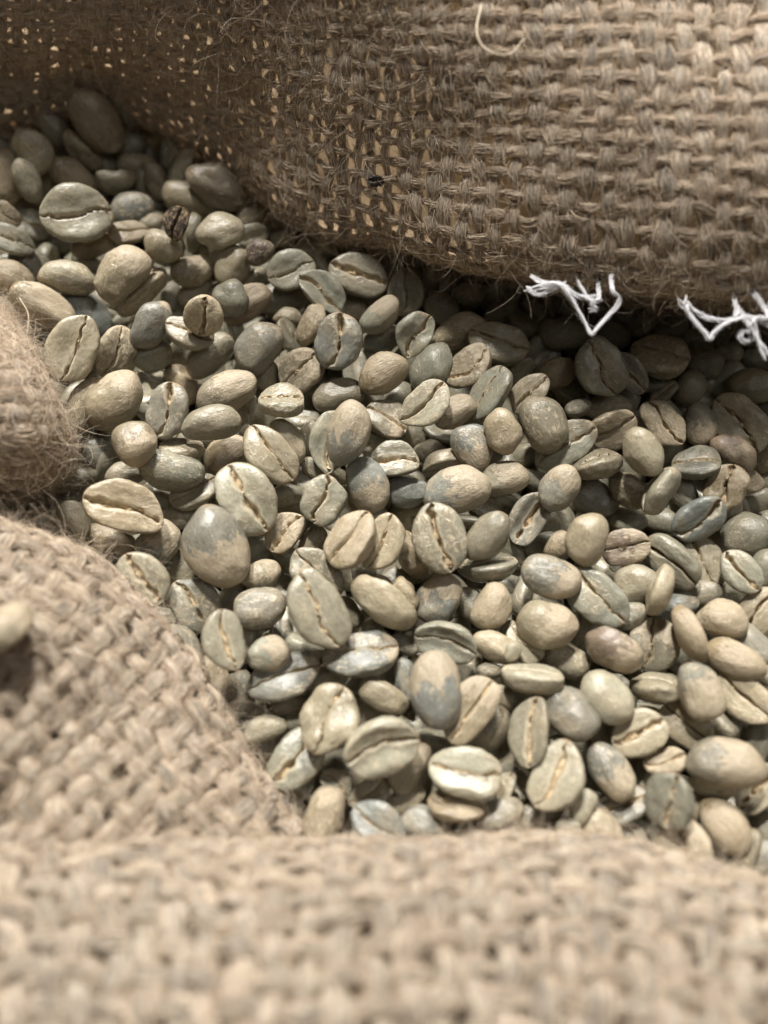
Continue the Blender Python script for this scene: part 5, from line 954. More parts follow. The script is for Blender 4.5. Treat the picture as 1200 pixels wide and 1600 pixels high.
55.59,80.46,-5.88,0.114,0.09,0.806,0.574,7.3,5.12,3.17,n,0
-76.12,138.26,-5.06,-0.095,0.902,0.422,-0.007,6.4,4.49,2.79,p,0
5.98,98.1,-4.35,-0.415,0.648,0.638,-0.004,7.94,6.57,4.07,p,0
-50.72,55.35,-7.57,0.625,0.682,0.377,-0.034,8.12,6.58,4.08,n,1
-49.58,130.14,-7.36,-0.066,0.66,0.713,0.228,7.93,6.21,3.85,n,0
-15.66,50.27,-5.65,0.774,0.612,0.162,0.008,7.76,7.13,4.34,p,1
68.99,86.78,-5.41,0.38,-0.09,-0.416,0.822,8.38,5.03,3.12,p,1
40.26,46.81,-7.24,0.056,0.159,0.867,-0.469,6.85,6.3,3.84,n,1
20.81,91.05,-5.41,0.78,-0.544,-0.254,0.178,7.38,6.56,4.06,n,1
21.72,32.93,-4.62,0.747,0.313,0.352,0.469,7.73,6.16,3.82,T,1
59.01,17.86,-6.11,0.541,-0.321,0.114,0.769,6.78,4.64,2.88,T,1
17.47,9.0,-5.56,0.984,0.039,0.14,0.102,8.15,4.89,3.03,p,1
-40.63,72.86,-6.54,-0.163,0.319,0.324,0.876,6.31,4.77,2.96,n,1
-21.38,108.18,-6.41,0.024,-0.179,-0.598,0.781,7.28,5.63,3.49,t,1
38.23,87.04,-5.75,0.749,0.018,-0.611,0.256,8.39,6.3,3.91,p,1
66.21,76.57,-4.89,0.304,0.116,0.909,0.26,6.55,4.05,2.51,n,0
25.92,83.31,-5.23,0.03,0.154,0.228,0.961,7.36,6.77,4.12,n,1
27.67,77.85,-5.62,0.854,0.318,-0.091,0.401,8.7,6.63,4.11,t,1
7.63,-3.75,-5.21,0.282,0.869,0.141,0.381,7.08,4.25,2.63,p,0
32.67,70.45,-6.43,-0.328,0.168,0.819,-0.44,7.07,6.51,3.96,T,1
29.92,47.54,-9.11,0.588,-0.059,-0.573,0.568,7.55,6.1,3.78,n,1
43.78,86.24,-5.81,-0.076,0.241,0.931,0.263,7.7,4.62,2.86,n,0
11.54,-0.8,-5.91,0.608,-0.67,-0.392,0.167,7.94,7.3,4.44,n,1
14.04,46.28,-5.92,0.152,-0.149,0.317,0.924,7.08,4.87,3.02,n,1
-15.22,27.71,-5.65,0.661,-0.09,0.14,0.732,8.1,4.86,3.01,p,1
-24.19,94.86,-5.8,0.936,-0.238,-0.179,0.187,7.09,6.52,3.97,T,1
46.16,46.39,-7.93,0.274,0.085,0.883,0.372,6.8,5.1,3.16,n,0
-35.59,30.1,-5.49,-0.064,0.068,0.984,-0.152,7.07,4.24,2.63,g,0
-69.7,149.16,-6.65,-0.397,0.749,0.331,0.414,6.8,4.87,3.02,n,0
58.59,72.0,-6.41,0.299,0.431,0.774,0.354,6.41,3.84,2.38,n,0
56.38,2.76,-6.61,0.005,0.254,0.927,-0.276,7.58,4.74,2.94,g,0
18.19,94.83,-5.77,0.976,0.194,-0.079,0.053,7.48,4.49,2.78,p,1
48.41,88.94,-6.02,0.567,-0.044,-0.574,0.589,6.8,4.08,2.53,n,1
24.97,42.14,-5.52,0.174,0.957,0.114,0.201,6.45,3.92,2.43,p,0
57.22,9.54,-5.65,0.523,-0.592,-0.605,0.104,6.73,5.57,3.45,n,1
29.88,89.27,-5.32,0.496,0.419,0.184,0.738,6.37,5.19,3.22,p,1
20.37,48.72,-5.23,0.253,0.133,-0.521,0.804,8.15,5.5,3.41,n,1
-33.36,101.21,-5.88,-0.182,0.824,0.287,0.454,6.86,5.01,3.11,n,0
-33.13,38.01,-6.79,-0.128,0.568,0.787,0.206,7.82,4.82,2.99,p,0
23.62,58.11,-5.8,-0.016,0.934,-0.14,0.328,6.24,4.54,2.82,n,0
2.87,68.53,-4.49,-0.403,0.872,0.212,-0.179,6.41,4.85,3.01,T,0
56.99,86.03,-5.53,0.186,0.365,0.848,0.336,6.92,4.15,2.57,n,0
-2.16,28.05,-4.53,0.812,-0.216,-0.286,0.461,6.09,5.38,3.34,g,1
-5.19,-1.29,-5.14,0.697,-0.308,0.1,0.64,6.54,3.94,2.44,t,1
-23.06,66.25,-5.8,0.696,0.115,-0.33,0.627,6.42,4.3,2.67,n,1
-74.14,100.35,-5.94,0.959,0.191,0.145,0.149,7.51,4.51,2.79,g,1
62.39,50.08,-8.5,0.77,-0.551,-0.317,-0.052,7.38,6.79,4.14,n,1
-20.19,40.93,-5.81,-0.278,0.953,0.116,-0.024,7.91,5.57,3.45,T,0
20.57,86.09,-5.61,-0.185,0.878,0.415,0.151,7.01,4.64,2.88,n,0
-81.67,137.35,-7.08,0.563,0.199,-0.39,0.701,8.74,6.46,4.0,n,1
11.66,93.63,-5.37,-0.39,0.305,0.782,-0.379,7.07,6.5,3.96,T,1
25.17,92.09,-5.62,0.818,-0.408,-0.304,-0.268,7.82,7.19,4.38,t,1
65.45,46.5,-8.22,-0.248,0.222,0.824,-0.459,7.12,6.55,3.99,n,1
19.82,5.27,-4.42,0.961,-0.097,-0.151,0.21,6.27,4.2,2.6,n,1
27.97,-3.76,-5.68,0.094,0.991,0.095,0.029,6.74,4.93,3.06,g,0
-8.92,-3.77,-5.89,0.604,-0.131,0.031,0.785,7.85,4.97,3.08,n,1
-25.35,104.02,-4.9,0.902,0.41,0.083,0.107,6.42,4.5,2.79,n,1
-7.06,8.48,-5.64,0.195,0.077,0.972,-0.11,6.45,4.84,3.0,n,0
12.43,21.83,-5.79,0.024,0.685,0.695,0.219,8.23,5.25,3.25,n,0
61.03,88.76,-5.78,0.696,-0.478,-0.534,-0.044,8.45,7.51,4.66,p,1
4.85,61.63,-6.96,-0.257,0.296,0.843,0.368,8.12,4.89,3.03,p,0
35.71,37.69,-5.8,0.523,-0.148,-0.242,0.804,6.89,4.83,3.0,n,1
1.65,94.75,-3.51,0.731,-0.107,-0.366,0.566,8.32,6.87,4.26,t,1
37.79,5.85,-5.82,0.664,0.244,0.21,0.675,7.18,5.72,3.54,t,1
37.96,-0.79,-5.6,0.187,0.513,0.838,0.017,7.86,5.72,3.55,n,0
23.51,0.21,-5.81,0.598,-0.763,-0.224,0.1,6.71,6.17,3.76,n,1
-12.93,13.97,-6.32,0.768,-0.593,0.053,0.235,7.59,6.98,4.25,n,1
16.62,48.23,-5.69,0.252,0.2,0.116,0.94,7.66,6.22,3.86,n,1
7.98,10.53,-4.69,0.159,0.002,0.57,0.806,7.22,6.64,4.04,p,1
-12.78,25.39,-5.95,0.332,-0.015,0.485,0.809,7.36,6.77,4.12,t,1
24.01,73.98,-5.8,0.677,0.393,-0.351,0.513,7.51,4.5,2.79,g,1
-18.65,15.57,-5.78,0.298,0.756,0.57,-0.119,7.86,5.35,3.32,g,0
-4.25,6.38,-5.96,-0.255,0.428,0.867,0.002,6.71,4.56,2.83,p,0
-45.76,131.26,-7.41,0.516,0.36,-0.066,0.775,8.15,5.13,3.18,n,1
34.37,86.18,-4.59,0.65,0.056,-0.381,0.655,6.42,4.21,2.61,n,1
55.16,33.27,-5.8,-0.288,0.791,0.503,0.197,7.2,4.8,2.98,n,0
10.11,61.99,-6.23,0.065,0.12,0.174,0.975,6.81,4.33,2.68,n,1
23.2,-3.77,-5.88,0.211,0.191,0.948,-0.145,7.94,5.28,3.27,p,0
-8.5,20.1,-5.8,0.828,0.436,0.09,0.341,7.54,6.47,4.01,T,1
45.22,23.0,-5.8,-0.038,0.337,0.79,0.512,6.84,5.2,3.22,n,0
-47.68,117.4,-5.92,0.25,0.716,-0.015,0.651,8.61,6.33,3.93,g,1
-10.22,4.78,-5.11,0.084,0.298,0.301,0.902,8.74,6.15,3.81,n,1
25.21,53.12,-5.8,0.441,0.047,0.461,0.769,6.23,5.29,3.28,n,1
52.27,1.21,-5.42,0.209,0.787,0.349,0.464,8.02,6.1,3.78,n,0
-10.87,106.15,-6.25,0.513,0.803,0.301,-0.033,6.79,6.25,3.8,g,1
-69.05,88.77,-5.79,-0.246,-0.193,0.865,-0.393,8.69,8.0,4.87,n,1
-43.59,37.41,-6.93,-0.294,0.519,0.674,-0.436,8.22,6.56,4.07,n,0
48.32,58.11,-5.8,-0.324,0.721,0.44,0.425,7.05,5.2,3.22,p,0
-5.48,48.28,-5.8,0.48,0.294,-0.138,0.815,8.64,5.18,3.21,T,1
2.84,-3.75,-5.41,0.855,-0.125,-0.017,0.502,6.57,3.94,2.44,n,1
-0.89,-3.77,-5.83,0.197,0.291,0.933,0.078,8.44,5.18,3.21,n,0
20.0,40.95,-5.87,0.387,-0.097,-0.465,0.79,6.54,4.72,2.92,n,1
-71.08,143.01,-4.43,-0.333,0.941,-0.004,0.057,7.13,4.28,2.65,t,0
32.88,-3.77,-6.03,-0.087,0.902,0.423,0.028,8.53,5.14,3.19,p,0
-14.35,64.74,-5.8,0.078,0.017,0.113,0.99,6.41,4.87,3.02,g,1
58.17,14.97,-5.49,-0.357,0.844,0.154,0.368,6.54,4.5,2.79,n,0
-5.24,75.0,-6.15,0.725,0.18,-0.008,0.665,6.94,4.71,2.92,n,1
31.13,28.35,-5.8,0.699,0.37,-0.044,0.61,8.0,6.71,4.16,T,1
-2.66,15.01,-5.8,0.003,0.751,0.525,0.401,7.66,6.06,3.76,g,0
-55.92,99.02,-6.52,-0.326,0.132,0.861,0.369,6.66,3.99,2.48,p,0
-13.9,53.19,-5.95,0.113,0.554,0.82,0.087,8.55,6.34,3.93,n,0
-41.2,69.02,-5.32,0.89,-0.178,0.121,0.401,7.45,6.62,4.1,t,1
52.69,12.25,-5.74,-0.346,0.384,0.753,-0.409,7.35,6.77,4.12,p,1
4.08,48.03,-8.59,-0.318,0.848,0.32,0.278,7.64,5.69,3.53,n,0
-3.46,37.01,-5.67,-0.078,0.66,0.543,0.513,6.62,4.57,2.83,n,0
-27.17,84.3,-6.63,0.5,-0.287,-0.547,0.607,6.95,5.48,3.4,t,1
-36.06,77.71,-5.41,0.788,0.41,0.114,0.444,8.75,5.9,3.66,n,1
-21.93,13.36,-5.87,0.013,0.793,0.597,-0.123,7.07,4.41,2.73,t,0
69.58,82.57,-5.35,-0.125,0.048,0.915,-0.38,6.27,5.05,3.13,p,1
48.31,49.0,-7.57,0.266,0.224,0.933,-0.092,6.61,3.97,2.46,p,0
-20.54,27.14,-5.8,0.662,0.357,0.504,0.425,8.31,5.89,3.65,g,1
2.05,37.8,-6.13,0.915,-0.059,0.156,0.367,7.96,5.41,3.35,p,1
46.19,-3.76,-5.8,0.23,0.89,0.321,0.228,8.32,4.99,3.1,t,0
-0.49,100.26,-5.84,0.848,0.172,-0.46,0.2,8.66,5.39,3.34,n,1
-12.29,-0.3,-5.94,-0.204,0.864,0.456,-0.062,8.33,5.45,3.38,t,0
-55.79,123.72,-7.19,0.801,0.069,-0.568,0.176,7.99,7.36,4.48,T,1
0.19,20.67,-5.8,-0.055,0.52,0.812,-0.259,7.86,5.32,3.3,p,0
-1.74,60.11,-5.44,0.196,0.054,-0.532,0.822,6.2,5.22,3.24,n,1
36.37,7.96,-5.78,0.139,0.754,0.591,0.25,6.99,4.49,2.78,p,0
-16.66,10.63,-5.78,0.598,0.06,-0.147,0.786,7.13,4.56,2.83,p,1
-51.52,125.68,-5.16,0.585,-0.757,-0.252,-0.146,8.51,5.1,3.16,T,0
54.15,43.27,-6.83,-0.28,0.917,0.181,0.22,6.32,3.79,2.35,n,0
-37.09,51.53,-6.95,-0.186,0.294,0.882,-0.318,6.52,4.79,2.97,g,0
-12.1,98.52,-5.91,0.49,0.247,0.252,0.797,7.27,5.61,3.48,t,1
5.71,5.85,-5.8,0.175,-0.237,-0.145,0.945,7.51,5.65,3.5,T,1
-48.42,88.5,-10.1,0.784,-0.418,-0.121,0.443,8.68,7.99,4.86,p,1
63.63,42.9,-5.8,0.156,0.313,0.813,0.465,7.21,4.33,2.68,n,0
26.58,45.06,-6.24,-0.119,0.745,0.429,0.498,6.75,4.05,2.51,T,0
-34.43,46.95,-5.9,0.122,0.985,0.001,0.119,7.43,4.46,2.76,n,0
32.37,92.97,-5.63,-0.2,0.965,0.029,0.167,8.19,4.92,3.05,t,0
-20.31,64.74,-5.8,-0.459,0.531,0.712,0.014,7.1,4.26,2.64,n,0
-26.1,113.36,-5.8,0.849,0.149,-0.405,0.303,6.76,4.98,3.09,t,1
-44.19,113.97,-8.49,0.801,0.524,0.064,0.283,7.06,5.22,3.24,p,1
-24.44,16.68,-5.73,0.17,0.917,0.342,-0.118,8.26,6.53,4.05,t,0
-15.2,3.78,-5.89,0.607,-0.54,-0.277,0.513,7.91,7.27,4.43,n,1
-15.7,39.38,-5.06,-0.107,0.433,0.823,0.352,6.12,3.67,2.28,n,0
-47.73,61.76,-5.8,-0.213,0.824,0.492,0.181,7.77,4.76,2.95,p,0
-47.42,128.52,-8.8,0.624,-0.361,-0.565,0.401,7.29,6.7,4.08,T,1
59.59,72.82,-5.2,-0.221,0.901,0.236,0.288,7.56,5.0,3.1,T,0
-68.72,107.59,-11.08,0.492,0.788,0.307,0.207,8.02,6.58,4.08,g,1
"""


# ------------------------------------------------------------ materials


def new_mat(name):
    m = bpy.data.materials.new(name)
    m.use_nodes = True
    nt = m.node_tree
    return m, nt, nt.nodes["Principled BSDF"]


def nd(nt, typ, **kw):
    n = nt.nodes.new(typ)
    for k, v in kw.items():
        if isinstance(k, str) and hasattr(n, k):
            setattr(n, k, v)
    return n


def mathn(nt, op, a, b=None, clamp=False):
    n = nt.nodes.new('ShaderNodeMath')
    n.operation = op
    n.use_clamp = clamp
    for i, v in enumerate((a, b)):
        if v is None:
            continue
        if isinstance(v, (int, float)):
            n.inputs[i].default_value = v
        else:
            nt.links.new(v, n.inputs[i])
    return n.outputs[0]


def mixc(nt, fac, a, b, blend='MIX'):
    n = nt.nodes.new('ShaderNodeMix')
    n.data_type = 'RGBA'
    n.blend_type = blend
    for sock, v in ((n.inputs[0], fac), (n.inputs[6], a), (n.inputs[7], b)):
        if isinstance(v, (int, float)):
            sock.default_value = v
        elif isinstance(v, tuple):
            sock.default_value = v if len(v) == 4 else v + (1,)
        else:
            nt.links.new(v, sock)
    return n.outputs[2]


def maprange(nt, v, a, b, c=0.0, d=1.0):
    n = nt.nodes.new('ShaderNodeMapRange')
    n.interpolation_type = 'SMOOTHSTEP'
    nt.links.new(v, n.inputs[0])
    for i, x in enumerate((a, b, c, d)):
        n.inputs[i + 1].default_value = x
    return n.outputs[0]


def noise_n(nt, vec, scale, detail=4, rough=0.55, dist=0.0):
    n = nt.nodes.new('ShaderNodeTexNoise')
    n.inputs['Scale'].default_value = scale
    n.inputs['Detail'].default_value = detail
    n.inputs['Roughness'].default_value = rough
    n.inputs['Distortion'].default_value = dist
    nt.links.new(vec, n.inputs['Vector'])
    return n.outputs['Fac']


def bean_material(name, zoom):
    m, nt, p = new_mat(name)
    L = nt.links
    tc = nd(nt, 'ShaderNodeTexCoord')
    oi = nd(nt, 'ShaderNodeObjectInfo')
    off = nt.nodes.new('ShaderNodeVectorMath')
    off.operation = 'SCALE'
    comb = nt.nodes.new('ShaderNodeCombineXYZ')
    comb.inputs[0].default_value, comb.inputs[1].default_value, comb.inputs[2].default_value = 37.0, 91.0, 53.0
    L.new(comb.outputs[0], off.inputs[0])
    L.new(oi.outputs['Random'], off.inputs['Scale'])
    add = nt.nodes.new('ShaderNodeVectorMath')
    zm = nt.nodes.new('ShaderNodeVectorMath')
    zm.operation = 'SCALE'
    zm.inputs['Scale'].default_value = zoom
    L.new(tc.outputs['Object'], zm.inputs[0])
    L.new(zm.outputs[0], add.inputs[0])
    L.new(off.outputs[0], add.inputs[1])
    vec = add.outputs[0]
    sep = nt.nodes.new('ShaderNodeSeparateXYZ')
    L.new(tc.outputs['Object'], sep.inputs[0])
    # base tint with slow mottling
    mott = noise_n(nt, vec, 3.0, 5, 0.6)
    fine = noise_n(nt, vec, 16.0, 6, 0.65)
    k = mathn(nt, 'ADD', mathn(nt, 'MULTIPLY', mott, 0.75), mathn(nt, 'MULTIPLY', fine, 0.85))
    k = mathn(nt, 'ADD', k, 0.19)
    base = mixc(nt, 1.0, oi.outputs['Color'], k, 'MULTIPLY')
    hue = noise_n(nt, vec, 1.7, 3, 0.5)
    base = mixc(nt, maprange(nt, hue, 0.46, 0.68, 0, 0.40), base, (0.32, 0.26, 0.17))
    # silverskin patches that still cling to the bean
    edge = noise_n(nt, vec, 4.0, 7, 0.68, 0.3)
    grad = mathn(nt, 'ADD', mathn(nt, 'MULTIPLY', sep.outputs[0], 0.75), edge)
    thr = mathn(nt, 'SUBTRACT', 1.0, oi.outputs['Alpha'])
    d = mathn(nt, 'SUBTRACT', grad, thr)
    mask = maprange(nt, d, -0.012, 0.018)
    wv = nt.nodes.new('ShaderNodeMapping')
    wv.inputs['Scale'].default_value = (5.0, 16.0, 14.0)
    L.new(vec, wv.inputs['Vector'])
    wrk = noise_n(nt, wv.outputs[0], 1.0, 6, 0.62, 0.6)
    skin = mixc(nt, wrk, (0.19, 0.142, 0.085), (0.56, 0.475, 0.345))
    col = mixc(nt, mathn(nt, 'MULTIPLY', mask, 0.80), base, skin)
    # fine pale scratches / remnants
    sc = nt.nodes.new('ShaderNodeMapping')
    sc.inputs['Scale'].default_value = (3.5, 9.0, 9.0)
    L.new(vec, sc.inputs['Vector'])
    scr = noise_n(nt, sc.outputs[0], 2.2, 8, 0.7, 1.0)
    col = mixc(nt, maprange(nt, scr, 0.57, 0.66, 0, 0.50), col, (0.52, 0.47, 0.37))
    spots = noise_n(nt, vec, 9.0, 3, 0.5)
    col = mixc(nt, maprange(nt, spots, 0.66, 0.74, 0, 0.35), col, (0.20, 0.13, 0.07))
    flk = noise_n(nt, vec, 6.5, 9, 0.72, 1.4)
    amount = maprange(nt, oi.outputs['Random'], 0.0, 1.0, 0.03, -0.11)
    fl = maprange(nt, mathn(nt, 'ADD', flk, amount), 0.565, 0.585, 0, 0.62)
    col = mixc(nt, fl, col, (0.56, 0.475, 0.335))
    vor = nt.nodes.new('ShaderNodeTexVoronoi')
    vor.feature = 'DISTANCE_TO_EDGE'
    vor.inputs['Scale'].default_value = 4.2
    wob = nt.nodes.new('ShaderNodeVectorMath')
    wob.operation = 'ADD'
    wsc = nt.nodes.new('ShaderNodeVectorMath')
    wsc.operation = 'SCALE'
    wsc.inputs['Scale'].default_value = 0.22
    nzc = nt.nodes.new('ShaderNodeTexNoise')
    nzc.inputs['Scale'].default_value = 5.0
    L.new(vec, nzc.inputs['Vector'])
    L.new(nzc.outputs['Color'], wsc.inputs[0])
    L.new(vec, wob.inputs[0])
    L.new(wsc.outputs[0], wob.inputs[1])
    L.new(wob.outputs[0], vor.inputs['Vector'])
    vein = mathn(nt, 'MULTIPLY', maprange(nt, vor.outputs['Distance'], 0.0, 0.035, 1, 0), maprange(nt, hue, 0.50, 0.62))
    col = mixc(nt, mathn(nt, 'MULTIPLY', vein, 0.45), col, (0.58, 0.50, 0.37))
    # crease
    at = nd(nt, 'ShaderNodeAttribute')
    at.attribute_name = "crease"
    crag = mathn(nt, 'ADD', at.outputs['Fac'], mathn(nt, 'MULTIPLY', mathn(nt, 'SUBTRACT', edge, 0.5), 0.9))
    col = mixc(nt, maprange(nt, crag, 0.22, 0.42, 0, 0.45), col, (0.50, 0.43, 0.31))
    col = mixc(nt, maprange(nt, crag, 0.74, 1.0, 0, 0.75), col, (0.36, 0.27, 0.16))
    tip = mathn(nt, 'ADD', mathn(nt, 'ABSOLUTE', mathn(nt, 'MULTIPLY', sep.outputs[0], 1.0)), mathn(nt, 'MULTIPLY', fine, 0.10))
    col = mixc(nt, maprange(nt, tip, 0.515, 0.56, 0, 0.45), col, (0.30, 0.19, 0.09))
    L.new(col, p.inputs['Base Color'])
    rough = mathn(nt, 'ADD', maprange(nt, d, -0.02, 0.02, 0.21, 0.36), mathn(nt, 'MULTIPLY', fine, 0.16))
    L.new(rough, p.inputs['Roughness'])
    p.inputs['Specular IOR Level'].default_value = 0.62
    p.inputs['Subsurface Weight'].default_value = 0.12
    p.inputs['Subsurface Radius'].default_value = (1.0, 0.7, 0.4)
    p.inputs['Subsurface Scale'].default_value = 0.0009
    # relief
    h = mathn(nt, 'ADD', mathn(nt, 'MULTIPLY', mott, 0.9), mathn(nt, 'MULTIPLY', fine, 0.36))
    h = mathn(nt, 'ADD', h, mathn(nt, 'MULTIPLY', mathn(nt, 'MULTIPLY', wrk, mask), 0.75))
    h = mathn(nt, 'ADD', h, mathn(nt, 'MULTIPLY', mask, 0.22))
    h = mathn(nt, 'ADD', h, mathn(nt, 'MULTIPLY', fl, 0.30))
    h = mathn(nt, 'ADD', h, mathn(nt, 'MULTIPLY', vein, 0.22))
    h = mathn(nt, 'ADD', h, mathn(nt, 'MULTIPLY', scr, 0.12))
    b = nt.nodes.new('ShaderNodeBump')
    b.inputs['Strength'].default_value = 0.6
    b.inputs['Distance'].default_value = 0.00042
    L.new(h, b.inputs['Height'])
    L.new(b.outputs[0], p.inputs['Normal'])
    return m


def chaff_material():
    m, nt, p = new_mat("silverskin_chaff")
    tc = nd(nt, 'ShaderNodeTexCoord')
    f = noise_n(nt, tc.outputs['Object'], 14.0, 5, 0.7)
    col = mixc(nt, maprange(nt, f, 0.3, 0.7), (0.34, 0.23, 0.12), (0.66, 0.54, 0.36))
    nt.links.new(col, p.inputs['Base Color'])
    p.inputs['Roughness'].default_value = 0.85
    b = nt.nodes.new('ShaderNodeBump')
    b.inputs['Strength'].default_value = 0.6
    b.inputs['Distance'].default_value = 0.0004
    nt.links.new(f, b.inputs['Height'])
    nt.links.new(b.outputs[0], p.inputs['Normal'])
    return m


def burnt_material():
    m, nt, p = new_mat("blackened_bean_skin")
    tc = nd(nt, 'ShaderNodeTexCoord')
    f = noise_n(nt, tc.outputs['Object'], 5.0, 6, 0.7)
    col = mixc(nt, maprange(nt, f, 0.42, 0.62), (0.028, 0.020, 0.015), (0.38, 0.27, 0.15))
    nt.links.new(col, p.inputs['Base Color'])
    p.inputs['Roughness'].default_value = 0.5
    b = nt.nodes.new('ShaderNodeBump')
    b.inputs['Strength'].default_value = 1.0
    b.inputs['Distance'].default_value = 0.001
    nt.links.new(f, b.inputs['Height'])
    nt.links.new(b.outputs[0], p.inputs['Normal'])
    return m


def yarn_material():
    m, nt, p = new_mat("jute_yarn")
    L = nt.links
    oi = nd(nt, 'ShaderNodeObjectInfo')
    uv = nd(nt, 'ShaderNodeUVMap')
    uv.uv_map = "UVMap"
    mp = nt.nodes.new('ShaderNodeMapping')
    mp.inputs['Scale'].default_value = (0.35, 6.0, 1.0)      # u runs in mm along the yarn, v across it
    mp.inputs['Rotation'].default_value = (0, 0, 0.35)
    L.new(uv.outputs[0], mp.inputs['Vector'])
    st = noise_n(nt, mp.outputs[0], 2.2, 6, 0.65, 0.4)
    tc = nd(nt, 'ShaderNodeTexCoord')
    big = noise_n(nt, tc.outputs['Object'], 120.0, 4, 0.6)
    col = mixc(nt, maprange(nt, st, 0.30, 0.72), (0.215, 0.165, 0.118), (0.66, 0.58, 0.475))
    sg = nt.nodes.new('ShaderNodeMapping')
    sg.inputs['Scale'].default_value = (0.42, 0.12, 1.0)
    L.new(uv.outputs[0], sg.inputs['Vector'])
    seg = noise_n(nt, sg.outputs[0], 1.0, 3, 0.6)
    col = mixc(nt, 1.0, col, maprange(nt, seg, 0.32, 0.68, 0.66, 1.22), 'MULTIPLY')
    shift = maprange(nt, oi.outputs['Random'], 0.0, 1.0, 0.74, 1.24)
    col = mixc(nt, 1.0, col, shift, 'MULTIPLY')
    col = mixc(nt, maprange(nt, big, 0.54, 0.66, 0, 0.35), col, (0.54, 0.38, 0.25))
    col = mixc(nt, maprange(nt, big, 0.32, 0.45, 0.55, 0), col, (0.68, 0.59, 0.45))
    L.new(col, p.inputs['Base Color'])
    p.inputs['Roughness'].default_value = 0.72
    p.inputs['Specular IOR Level'].default_value = 0.25
    p.inputs['Sheen Weight'].default_value = 0.15
    b = nt.nodes.new('ShaderNodeBump')
    b.inputs['Strength'].default_value = 1.0
    b.inputs['Distance'].default_value = 0.0007
    L.new(st, b.inputs['Height'])
    L.new(b.outputs[0], p.inputs['Normal'])
    tr = nt.nodes.new('ShaderNodeBsdfTranslucent')
    L.new(col, tr.inputs['Color'])
    mx = nt.nodes.new('ShaderNodeMixShader')
    mx.inputs[0].default_value = 0.10
    L.new(p.outputs[0], mx.inputs[1])
    L.new(tr.outputs[0], mx.inputs[2])
    L.new(mx.outputs[0], nt.nodes['Material Output'].inputs[0])
    return m


def fibre_material(name, a, b_):
    m, nt, p = new_mat(name)
    hi = nd(nt, 'ShaderNodeHairInfo')
    col = mixc(nt, hi.outputs['Random'], a, b_)
    nt.links.new(col, p.inputs['Base Color'])
    p.inputs['Roughness'].default_value = 0.55
    p.inputs['Specular IOR Level'].default_value = 0.3
    tr = nt.nodes.new('ShaderNodeBsdfTranslucent')
    nt.links.new(col, tr.inputs['Color'])
    mx = nt.nodes.new('ShaderNodeMixShader')
    mx.inputs[0].default_value = 0.22
    nt.links.new(p.outputs[0], mx.inputs[1])
    nt.links.new(tr.outputs[0], mx.inputs[2])
    nt.links.new(mx.outputs[0], nt.nodes['Material Output'].inputs[0])
    return m


def glow_backing_material():  # bright translucent sheet added behind the weave so its gaps glow
    m, nt, p = new_mat("glow_backing_cloth")
    tc = nd(nt, 'ShaderNodeTexCoord')
    f = noise_n(nt, tc.outputs['Object'], 900.0, 4, 0.6)
    col = mixc(nt, f, (0.50, 0.37, 0.23), (0.72, 0.57, 0.40))
    nt.links.new(col, p.inputs['Base Color'])
    p.inputs['Roughness'].default_value = 0.8
    tr = nt.nodes.new('ShaderNodeBsdfTranslucent')
    nt.links.new(col, tr.inputs['Color'])
    mx = nt.nodes.new('ShaderNodeMixShader')
    mx.inputs[0].default_value = 0.8
    nt.links.new(p.outputs[0], mx.inputs[1])
    nt.links.new(tr.outputs[0], mx.inputs[2])
    nt.links.new(mx.outputs[0], nt.nodes['Material Output'].inputs[0])
    return m


def plain_material(name, a, b_, scale, rough=0.7):
    m, nt, p = new_mat(name)
    tc = nd(nt, 'ShaderNodeTexCoord')
    f = noise_n(nt, tc.outputs['Object'], scale, 5, 0.6)
    nt.links.new(mixc(nt, f, a, b_), p.inputs['Base Color'])
    p.inputs['Roughness'].default_value = rough
    b = nt.nodes.new('ShaderNodeBump')
    b.inputs['Strength'].default_value = 0.7
    b.inputs['Distance'].default_value = 0.0003
    nt.links.new(f, b.inputs['Height'])
    nt.links.new(b.outputs[0], p.inputs['Normal'])
    return m


M_BEAN = bean_material("green_coffee_bean", 1.0)
M_HEAP = bean_material("green_coffee_bean_heap", 110.0)
M_CHAFF = chaff_material()
M_BURNT = burnt_material()
M_YARN = yarn_material()
M_FUZZ = fibre_material("jute_fibre", (0.33, 0.24, 0.165), (0.80, 0.69, 0.55))
M_GLOW_BACK = glow_backing_material()
M_SACK_SHADE = plain_material("shade_darkened_cloth", (0.14, 0.09, 0.05), (0.26, 0.18, 0.105), 700.0, 0.9)  # same cloth made darker: shade inside the folds put into its colour
M_COTTON = plain_material("white_cotton", (0.52, 0.51, 0.52), (0.72, 0.71, 0.72), 2500.0, 0.8)
M_WFUZZ = fibre_material("cotton_fibre", (0.75, 0.75, 0.78), (0.88, 0.88, 0.9))
M_SPECK = plain_material("dark_dirt", (0.008, 0.007, 0.007), (0.035, 0.028, 0.022), 1500.0, 0.6)

# ------------------------------------------------------------ helpers


def link(o, parent=None):
    COL.objects.link(o)
    if parent:
        o.parent = parent
    return o


def tag(o, label=None, cat=None, group=None, kind=None):
    if label:
        o["label"] = label
    if cat:
        o["category"] = cat
    if group:
        o["group"] = group
    if kind:
        o["kind"] = kind
    return o


